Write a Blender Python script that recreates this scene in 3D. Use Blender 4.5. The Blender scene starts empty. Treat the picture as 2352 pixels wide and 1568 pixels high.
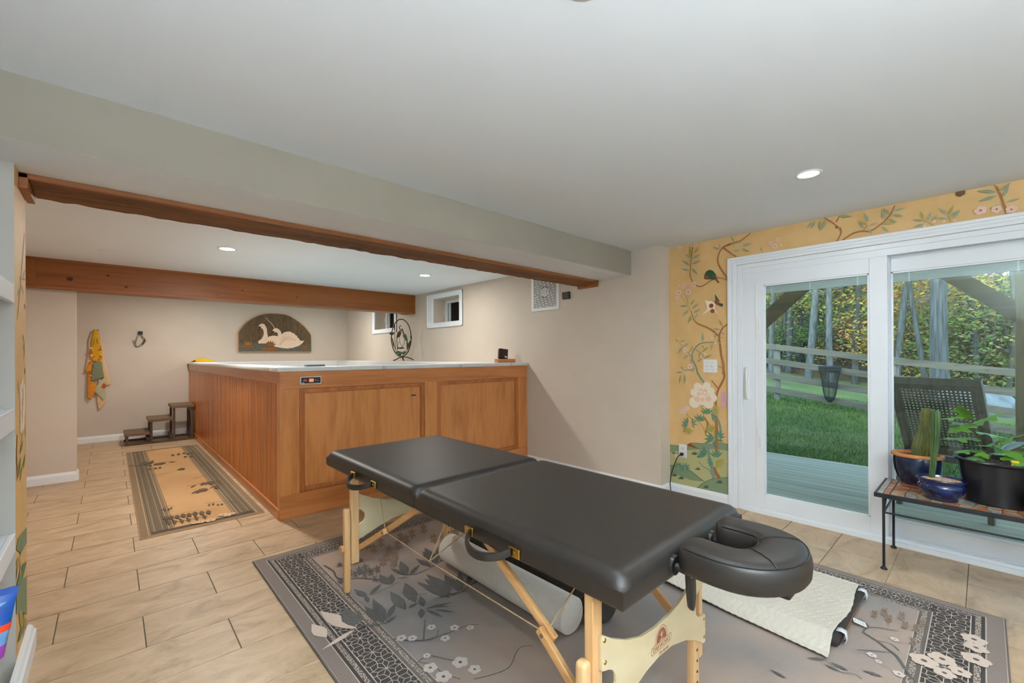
import bpy, math, random
from mathutils import Vector, Matrix
random.seed(7)
scene = bpy.context.scene
COL = scene.collection
PI = math.pi

# ------------------------------------------------------------------ camera
cam_d = bpy.data.cameras.new('camera')
cam = bpy.data.objects.new('camera', cam_d)
COL.objects.link(cam)
cam_d.sensor_width = 36.0
cam_d.sensor_fit = 'HORIZONTAL'
cam_d.lens = 999.752 / 2352 * 36
cam_d.shift_y = (815.23 - 784) / 2352
cam_d.clip_start = 0.03
cam_d.clip_end = 400
yaw, pitch, roll = 0.8259, 0.0007, -0.0051
fw = Vector((math.cos(yaw) * math.cos(pitch), math.sin(yaw) * math.cos(pitch), math.sin(pitch)))
rt = Vector((math.sin(yaw), -math.cos(yaw), 0))
up = rt.cross(fw)
c_, s_ = math.cos(roll), math.sin(roll)
rt, up = c_ * rt + s_ * up, -s_ * rt + c_ * up
cam.matrix_world = Matrix(((rt.x, up.x, -fw.x, 0), (rt.y, up.y, -fw.y, 0), (rt.z, up.z, -fw.z, 1.31), (0, 0, 0, 1)))
scene.camera = cam

# ------------------------------------------------------------------ world, exposure
world = bpy.data.worlds.new('sky')
scene.world = world
world.use_nodes = True
wn = world.node_tree.nodes
wl = world.node_tree.links
bg = wn.get('Background') or wn.new('ShaderNodeBackground')
sky = wn.new('ShaderNodeTexSky')
sky.sky_type = 'NISHITA'
sky.sun_disc = False
sky.sun_elevation = math.radians(30)
sky.sun_rotation = math.radians(270)
sky.altitude = 200
sky.dust_density = 1.0
sky.ozone_density = 1.0
wl.new(sky.outputs['Color'], bg.inputs['Color'])
bg.inputs['Strength'].default_value = 0.95
vs = scene.view_settings
vs.view_transform = 'Standard'
vs.look = 'None'
vs.gamma = 1.0
vs.use_curve_mapping = False
vs.exposure = 0.63
LAMP_FRONT = (0.89, 0.96, 1.0)
LAMP_BACK = (1.0, 0.95, 0.87)
CANS = [  # x, y, radius, watts, colour, label
    (2.894, 0.667, .052, 5, LAMP_FRONT, 'lit recessed ceiling light nearest the sliding glass door'),
    (0.946, 0.72, .052, 5, LAMP_FRONT, 'lit recessed ceiling light above the near side of the massage table'),
    (0.808, 4.81, .062, 25, LAMP_BACK, 'lit recessed ceiling light between the two timber beams, left one'),
    (2.913, 4.77, .062, 8, LAMP_BACK, 'lit recessed ceiling light between the two timber beams, by the window wall'),
    (0.80, 7.95, .062, 15, LAMP_BACK, 'lit recessed ceiling light behind the far beam, on the step stool side'),
    (2.90, 7.95, .062, 9, LAMP_BACK, 'lit recessed ceiling light behind the far beam, on the window side'),
    (2.90, -1.30, .052, 3, LAMP_FRONT, 'added unseen recessed ceiling light at the rear of the room beside the door wall'),  # added out of view behind the camera for extra light
    (0.95, -1.30, .052, 5, LAMP_FRONT, 'added unseen recessed ceiling light at the rear of the room by the shelves'),  # also an added, unseen lamp that lifts the room's brightness
]

# ------------------------------------------------------------------ helpers
LOC = {}


def lin(h):
    h = h.lstrip('#')
    out = []
    for i in (0, 2, 4):
        v = int(h[i:i + 2], 16) / 255
        out.append(v / 12.92 if v <= .04045 else ((v + .055) / 1.055) ** 2.4)
    return tuple(out)


def col(h, k=1.0):
    r, g, b = lin(h) if isinstance(h, str) else h
    return (min(1, r * k), min(1, g * k), min(1, b * k), 1)


MATS = {}


def base_mat(name, rough=.5, metal=0., spec=.5):
    m = bpy.data.materials.new(name)
    m.use_nodes = True
    b = m.node_tree.nodes['Principled BSDF']
    b.inputs['Roughness'].default_value = rough
    b.inputs['Metallic'].default_value = metal
    b.inputs['Specular IOR Level'].default_value = spec
    MATS[name] = m
    return m, m.node_tree.nodes, m.node_tree.links, b


def coords(n, l, scale, rand=False):
    tc = n.new('ShaderNodeTexCoord')
    mp = n.new('ShaderNodeMapping')
    mp.inputs['Scale'].default_value = scale
    src = tc.outputs['Object']
    if rand:
        oi = n.new('ShaderNodeObjectInfo')
        mu = n.new('ShaderNodeMath')
        mu.operation = 'MULTIPLY'
        mu.inputs[1].default_value = 37.0
        l.new(oi.outputs['Random'], mu.inputs[0])
        ad = n.new('ShaderNodeVectorMath')
        ad.operation = 'ADD'
        l.new(src, ad.inputs[0])
        l.new(mu.outputs[0], ad.inputs[1])
        src = ad.outputs[0]
    l.new(src, mp.inputs['Vector'])
    return mp.outputs['Vector']


def mat(name, c1, rough=.5, metal=0., c2=None, scale=(8, 8, 8), detail=4, bump=0., bscale=None, spec=.5, rand=False, lo=.35, hi=.65, coat=0., bdist=.01):
    m, n, l, b = base_mat(name, rough, metal, spec)
    if coat:
        b.inputs['Coat Weight'].default_value = coat
        b.inputs['Coat Roughness'].default_value = .12
    if c2 is None:
        r, g, bb = lin(c1)
        b.inputs['Base Color'].default_value = (r, g, bb, 1)
    else:
        v = coords(n, l, scale, rand)
        no = n.new('ShaderNodeTexNoise')
        no.inputs['Detail'].default_value = detail
        no.inputs['Scale'].default_value = 1
        l.new(v, no.inputs['Vector'])
        cr = n.new('ShaderNodeValToRGB')
        cr.color_ramp.elements[0].position = lo
        cr.color_ramp.elements[1].position = hi
        cr.color_ramp.elements[0].color = col(c1)
        cr.color_ramp.elements[1].color = col(c2)
        l.new(no.outputs['Fac'], cr.inputs['Fac'])
        l.new(cr.outputs['Color'], b.inputs['Base Color'])
    if bump:
        v2 = coords(n, l, bscale or scale)
        n2 = n.new('ShaderNodeTexNoise')
        n2.inputs['Scale'].default_value = 1
        n2.inputs['Detail'].default_value = 3
        l.new(v2, n2.inputs['Vector'])
        bp = n.new('ShaderNodeBump')
        bp.inputs['Strength'].default_value = bump
        bp.inputs['Distance'].default_value = bdist
        l.new(n2.outputs['Fac'], bp.inputs['Height'])
        l.new(bp.outputs['Normal'], b.inputs['Normal'])
    return m


def wood(name, c1, c2, axis, rough=.4, fine=60, coarse=5, stretch=.06, rand=True, coat=0., knots=None, dark=.25, vary=0.):
    """grain running along axis"""
    m, n, l, b = base_mat(name, rough)
    if coat:
        b.inputs['Coat Weight'].default_value = coat
        b.inputs['Coat Roughness'].default_value = .2
    ia = 'xyz'.index(axis)

    def sc(k):
        s = [k, k, k]
        s[ia] = k * stretch
        return tuple(s)
    v = coords(n, l, sc(coarse), rand)
    n1 = n.new('ShaderNodeTexNoise')
    n1.inputs['Scale'].default_value = 1
    n1.inputs['Detail'].default_value = 3
    n1.inputs['Distortion'].default_value = .8
    l.new(v, n1.inputs['Vector'])
    mm = n.new('ShaderNodeMath')
    mm.operation = 'MULTIPLY'
    mm.inputs[1].default_value = 6.0
    l.new(n1.outputs['Fac'], mm.inputs[0])
    fr = n.new('ShaderNodeMath')
    fr.operation = 'PINGPONG'
    fr.inputs[1].default_value = 1.0
    l.new(mm.outputs[0], fr.inputs[0])
    v2 = coords(n, l, sc(fine), rand)
    n2 = n.new('ShaderNodeTexNoise')
    n2.inputs['Scale'].default_value = 1
    n2.inputs['Detail'].default_value = 2
    l.new(v2, n2.inputs['Vector'])
    mx = n.new('ShaderNodeMath')
    mx.operation = 'MULTIPLY_ADD'
    mx.inputs[1].default_value = .55
    l.new(fr.outputs[0], mx.inputs[0])
    l.new(n2.outputs['Fac'], mx.inputs[2])
    cr = n.new('ShaderNodeValToRGB')
    cr.color_ramp.elements[0].position = .3
    cr.color_ramp.elements[1].position = 1.05
    cr.color_ramp.elements[0].color = col(c2)
    cr.color_ramp.elements[1].color = col(c1)
    l.new(mx.outputs[0], cr.inputs['Fac'])
    out = cr.outputs['Color']
    if vary:      # board-to-board difference in tone
        oi = n.new('ShaderNodeObjectInfo')
        mr_ = n.new('ShaderNodeMapRange')
        mr_.inputs['To Min'].default_value = 1 - vary
        mr_.inputs['To Max'].default_value = 1 + vary
        l.new(oi.outputs['Random'], mr_.inputs['Value'])
        hs = n.new('ShaderNodeHueSaturation')
        l.new(mr_.outputs['Result'], hs.inputs['Value'])
        l.new(out, hs.inputs['Color'])
        out = hs.outputs['Color']
    if knots:
        vk = coords(n, l, knots, False)
        vo = n.new('ShaderNodeTexVoronoi')
        vo.inputs['Scale'].default_value = 1
        l.new(vk, vo.inputs['Vector'])
        ck = n.new('ShaderNodeValToRGB')
        ck.color_ramp.elements[0].position = .03
        ck.color_ramp.elements[1].position = .13
        ck.color_ramp.elements[0].color = (dark, dark, dark, 1)
        ck.color_ramp.elements[1].color = (1, 1, 1, 1)
        l.new(vo.outputs['Distance'], ck.inputs['Fac'])
        mr = n.new('ShaderNodeMix')
        mr.data_type = 'RGBA'
        mr.blend_type = 'MULTIPLY'
        mr.inputs['Factor'].default_value = 1
        l.new(out, mr.inputs['A'])
        l.new(ck.outputs['Color'], mr.inputs['B'])
        out = mr.outputs['Result']
    l.new(out, b.inputs['Base Color'])
    bp = n.new('ShaderNodeBump')
    bp.inputs['Strength'].default_value = .12
    bp.inputs['Distance'].default_value = .003
    l.new(n2.outputs['Fac'], bp.inputs['Height'])
    l.new(bp.outputs['Normal'], b.inputs['Normal'])
    return m


def emit(name, c, strength):
    m, n, l, b = base_mat(name)
    b.inputs['Base Color'].default_value = col(c)
    b.inputs['Emission Color'].default_value = col(c)
    b.inputs['Emission Strength'].default_value = strength
    return m


def glass(name, tint='#ffffff', refl=1.0):
    m = bpy.data.materials.new(name)
    m.use_nodes = True
    n, l = m.node_tree.nodes, m.node_tree.links
    n.remove(n['Principled BSDF'])
    t = n.new('ShaderNodeBsdfTransparent')
    t.inputs['Color'].default_value = col(tint)
    g = n.new('ShaderNodeBsdfGlossy')
    g.inputs['Roughness'].default_value = .02
    f = n.new('ShaderNodeFresnel')
    f.inputs['IOR'].default_value = 1.35
    mx = n.new('ShaderNodeMixShader')
    l.new(f.outputs['Fac'], mx.inputs['Fac'])
    l.new(t.outputs[0], mx.inputs[1])
    l.new(g.outputs[0], mx.inputs[2])
    l.new(mx.outputs[0], n['Material Output'].inputs['Surface'])
    MATS[name] = m
    return m


class M:
    """collects shapes in world metres, then links them as one mesh object"""

    def __init__(s):
        s.v, s.f, s.mi = [], [], []
        s.cur = 0

    def add(s, vs, fs):
        o = len(s.v)
        s.v += [tuple(p) for p in vs]
        for f in fs:
            s.f.append([i + o for i in f])
            s.mi.append(s.cur)
        return s

    def box(s, x0, y0, z0, x1, y1, z1):
        x0, x1 = min(x0, x1), max(x0, x1)
        y0, y1 = min(y0, y1), max(y0, y1)
        z0, z1 = min(z0, z1), max(z0, z1)
        return s.add([(x0, y0, z0), (x1, y0, z0), (x1, y1, z0), (x0, y1, z0), (x0, y0, z1), (x1, y0, z1), (x1, y1, z1), (x0, y1, z1)],
                     [(0, 3, 2, 1), (4, 5, 6, 7), (0, 1, 5, 4), (1, 2, 6, 5), (2, 3, 7, 6), (3, 0, 4, 7)])

    def prism(s, poly, plane, t0, t1):
        n = len(poly)
        if plane == 'y':
            poly = [(b, a) for a, b in poly]
        area = sum(poly[i][0] * poly[(i + 1) % n][1] - poly[(i + 1) % n][0] * poly[i][1] for i in range(n))
        if area < 0:
            poly = poly[::-1]
        mk = {'x': lambda a, b, t: (t, a, b), 'y': lambda a, b, t: (b, t, a), 'z': lambda a, b, t: (a, b, t)}[plane]
        if t0 > t1:
            t0, t1 = t1, t0
        vs = [mk(a, b, t0) for a, b in poly] + [mk(a, b, t1) for a, b in poly]
        fs = [tuple(range(n))[::-1], tuple(range(n, 2 * n))]
        fs += [(i, (i + 1) % n, n + (i + 1) % n, n + i) for i in range(n)]
        return s.add(vs, fs)

    def tube(s, pts, r, n=8, closed=False, cap=True):
        P = [Vector(p) for p in pts]
        k = len(P)
        R = r if isinstance(r, (list, tuple)) else [r] * k
        rings = []
        ref = None
        for i in range(k):
            if closed:
                t = P[(i + 1) % k] - P[i - 1]
            else:
                t = P[min(k - 1, i + 1)] - P[max(0, i - 1)]
            t = t.normalized() if t.length > 1e-9 else Vector((0, 0, 1))
            if ref is None:
                ref = Vector((0, 0, 1)) if abs(t.z) < .9 else Vector((1, 0, 0))
            a = ref - t * ref.dot(t)
            if a.length < 1e-6:
                a = t.orthogonal()
            a.normalize()
            ref = a
            b = t.cross(a)
            rings.append([P[i] + (a * math.cos(q) + b * math.sin(q)) * R[i] for q in [2 * PI * j / n for j in range(n)]])
        vs = [p for rg in rings for p in rg]
        fs = []
        for i in range(k if closed else k - 1):
            i2 = (i + 1) % k
            for j in range(n):
                fs.append((i * n + j, i * n + (j + 1) % n, i2 * n + (j + 1) % n, i2 * n + j))
        if cap and not closed:
            fs.append(tuple(range(n))[::-1])
            fs.append(tuple(range((k - 1) * n, k * n)))
        return s.add(vs, fs)

    def lathe(s, prof, c, n=28, sx=1., sy=1., rib=None, bend=None, cap=True):
        vs, fs = [], []
        k = len(prof)
        for i, (r, z) in enumerate(prof):
            bx, by = bend(z) if bend else (0, 0)
            for j in range(n):
                q = 2 * PI * j / n
                rr = r * (1 + (rib[1] * math.cos(rib[0] * q) if rib else 0))
                vs.append((c[0] + bx + rr * math.cos(q) * sx, c[1] + by + rr * math.sin(q) * sy, c[2] + z))
        for i in range(k - 1):
            for j in range(n):
                fs.append((i * n + j, i * n + (j + 1) % n, (i + 1) * n + (j + 1) % n, (i + 1) * n + j))
        if cap and prof[0][0] > 1e-6:
            fs.append(tuple(range(n))[::-1])
        if cap and prof[-1][0] > 1e-6:
            fs.append(tuple(range((k - 1) * n, k * n)))
        return s.add(vs, fs)

    def bar(s, p, q, w, h, upv=(0, 0, 1)):
        p, q = Vector(p), Vector(q)
        t = (q - p).normalized()
        u = Vector(upv)
        a = t.cross(u).normalized()
        b = a.cross(t)
        vs = []
        for e in (p, q):
            for i, j in ((-1, -1), (1, -1), (1, 1), (-1, 1)):
                vs.append(e + a * (i * w / 2) + b * (j * h / 2))
        return s.add(vs, [(0, 1, 2, 3), (7, 6, 5, 4), (0, 4, 5, 1), (1, 5, 6, 2), (2, 6, 7, 3), (3, 7, 4, 0)])

    def obj(s, name, mats, parent=None, smooth=False, bevel=0., seg=2, local=False, sub=0):
        me = bpy.data.meshes.new(name)
        if parent is not None and not local:
            o = LOC.get(parent.name, Vector((0, 0, 0)))
        elif parent is None:
            xs = [p[0] for p in s.v]
            ys = [p[1] for p in s.v]
            zs = [p[2] for p in s.v]
            o = Vector(((min(xs) + max(xs)) / 2, (min(ys) + max(ys)) / 2, min(zs)))
        else:
            o = Vector((0, 0, 0))
        me.from_pydata([(p[0] - o.x, p[1] - o.y, p[2] - o.z) for p in s.v], [], s.f)
        if not isinstance(mats, (list, tuple)):
            mats = [mats]
        for mt in mats:
            me.materials.append(MATS[mt] if isinstance(mt, str) else mt)
        if len(mats) > 1:
            me.polygons.foreach_set('material_index', s.mi)
        if smooth:
            me.polygons.foreach_set('use_smooth', [True] * len(me.polygons))
        me.update()
        ob = bpy.data.objects.new(name, me)
        COL.objects.link(ob)
        if parent is not None:
            ob.parent = parent
            LOC[ob.name] = LOC.get(parent.name, Vector((0, 0, 0)))
        else:
            ob.location = o
            LOC[ob.name] = o
        if bevel:
            bv = ob.modifiers.new('bevel', 'BEVEL')
            bv.width = bevel
            bv.segments = seg
            bv.limit_method = 'ANGLE'
            bv.angle_limit = math.radians(40)
            if seg > 2:
                me.polygons.foreach_set('use_smooth', [True] * len(me.polygons))
        if sub:
            sb = ob.modifiers.new('sub', 'SUBSURF')
            sb.levels = sb.render_levels = sub
        if smooth and not sub:
            try:
                with bpy.context.temp_override(object=ob, active_object=ob, selected_editable_objects=[ob]):
                    bpy.ops.object.shade_smooth_by_angle(angle=math.radians(50))
            except Exception:
                pass
        return ob


def tag(o, label, cat, group=None):
    o['label'] = label
    o['category'] = cat
    if group:
        o['group'] = group
    return o


def struct(o):
    o['kind'] = 'structure'
    return o


def thing(name, label, cat, loc=(0, 0, 0), rotz=0., group=None):
    o = bpy.data.objects.new(name, None)
    o.empty_display_size = .05
    COL.objects.link(o)
    o.location = loc
    o.rotation_euler = (0, 0, rotz)
    LOC[o.name] = Vector(loc)
    if label:
        tag(o, label, cat, group)
    return o


def B(*a):
    return M().box(*a)


# ---- flat print: painted shapes built as hair-thin faces a fraction of a millimetre proud of their surface
def flat_print(name, data, colours, place, parent, eps=.0006, step=.00002):
    mesh = M()
    names = list(colours)
    lay = [eps]

    def put(pts, c, fs=None):
        lay[0] += step
        mesh.cur = names.index(c)
        mesh.add([place(a, b, lay[0]) for a, b in pts], fs or [tuple(range(len(pts)))])

    def ribbon(pts, w0, w1, c):
        if len(pts) > 2:  # smooth by Catmull-Rom
            P = [pts[0]] + list(pts) + [pts[-1]]
            sm = []
            for i in range(1, len(P) - 2):
                p0, p1, p2, p3 = P[i - 1], P[i], P[i + 1], P[i + 2]
                for t in (0, .25, .5, .75):
                    sm.append(tuple(.5 * (2 * p1[k] + (p2[k] - p0[k]) * t + (2 * p0[k] - 5 * p1[k] + 4 * p2[k] - p3[k]) * t * t + (3 * p1[k] - p0[k] - 3 * p2[k] + p3[k]) * t ** 3) for k in (0, 1)))
            sm.append(pts[-1])
            pts = sm
        L, R = [], []
        n = len(pts)
        for i, p in enumerate(pts):
            a, b = pts[max(0, i - 1)], pts[min(n - 1, i + 1)]
            d = math.hypot(b[0] - a[0], b[1] - a[1]) or 1
            nx, ny = -(b[1] - a[1]) / d, (b[0] - a[0]) / d
            w = (w0 + (w1 - w0) * i / (n - 1)) / 2
            L.append((p[0] + nx * w, p[1] + ny * w))
            R.append((p[0] - nx * w, p[1] - ny * w))
        put(L + R, c, [(i, i + 1, n + i + 1, n + i) for i in range(n - 1)])

    def leaf(x0, y0, x1, y1, w, c):
        dx, dy = x1 - x0, y1 - y0
        nx, ny = -dy * w, dx * w
        sk = .12
        pr = [(0, 0), (.18, .3), (.4, .5), (.62, .42), (.82, .2), (1, 0)]
        top = [(x0 + dx * t + nx * (h + sk * t * (1 - t)), y0 + dy * t + ny * (h + sk * t * (1 - t))) for t, h in pr]
        bot = [(x0 + dx * t - nx * (h - sk * t * (1 - t)), y0 + dy * t - ny * (h - sk * t * (1 - t))) for t, h in pr[1:-1]]
        put(top + bot[::-1], c)

    def disc(x, y, r, c, n=12):
        put([(x + r * math.cos(2 * PI * i / n), y + r * math.sin(2 * PI * i / n)) for i in range(n)], c)

    for it in data:
        k, c = it[0], it[1]
        if k == 'r':
            ribbon(it[4], it[2], it[3], c)
        elif k == 'l':
            leaf(*it[2:6], it[6] * .8, c)
            if c + '_vein' in names:
                x0, y0, x1, y1 = it[2:6]
                ribbon([(x0, y0), (x0 + .8 * (x1 - x0), y0 + .8 * (y1 - y0))], .0028, .001, c + '_vein')
        elif k == 'd':
            disc(it[2], it[3], it[4], c)
        elif k == 'p':
            put(it[2], c)
        elif k == 'f':
            x, y, r = it[2:5]
            for i in range(5):
                a = 2 * PI * i / 5 + x * 7
                disc(x + .52 * r * math.cos(a), y + .52 * r * math.sin(a), r * .48, c, 9)
            disc(x, y, r * .22, 'core' if 'core' in names else c, 7)
    ob = mesh.obj(name, [colours[k] for k in names], parent)
    return ob

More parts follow.
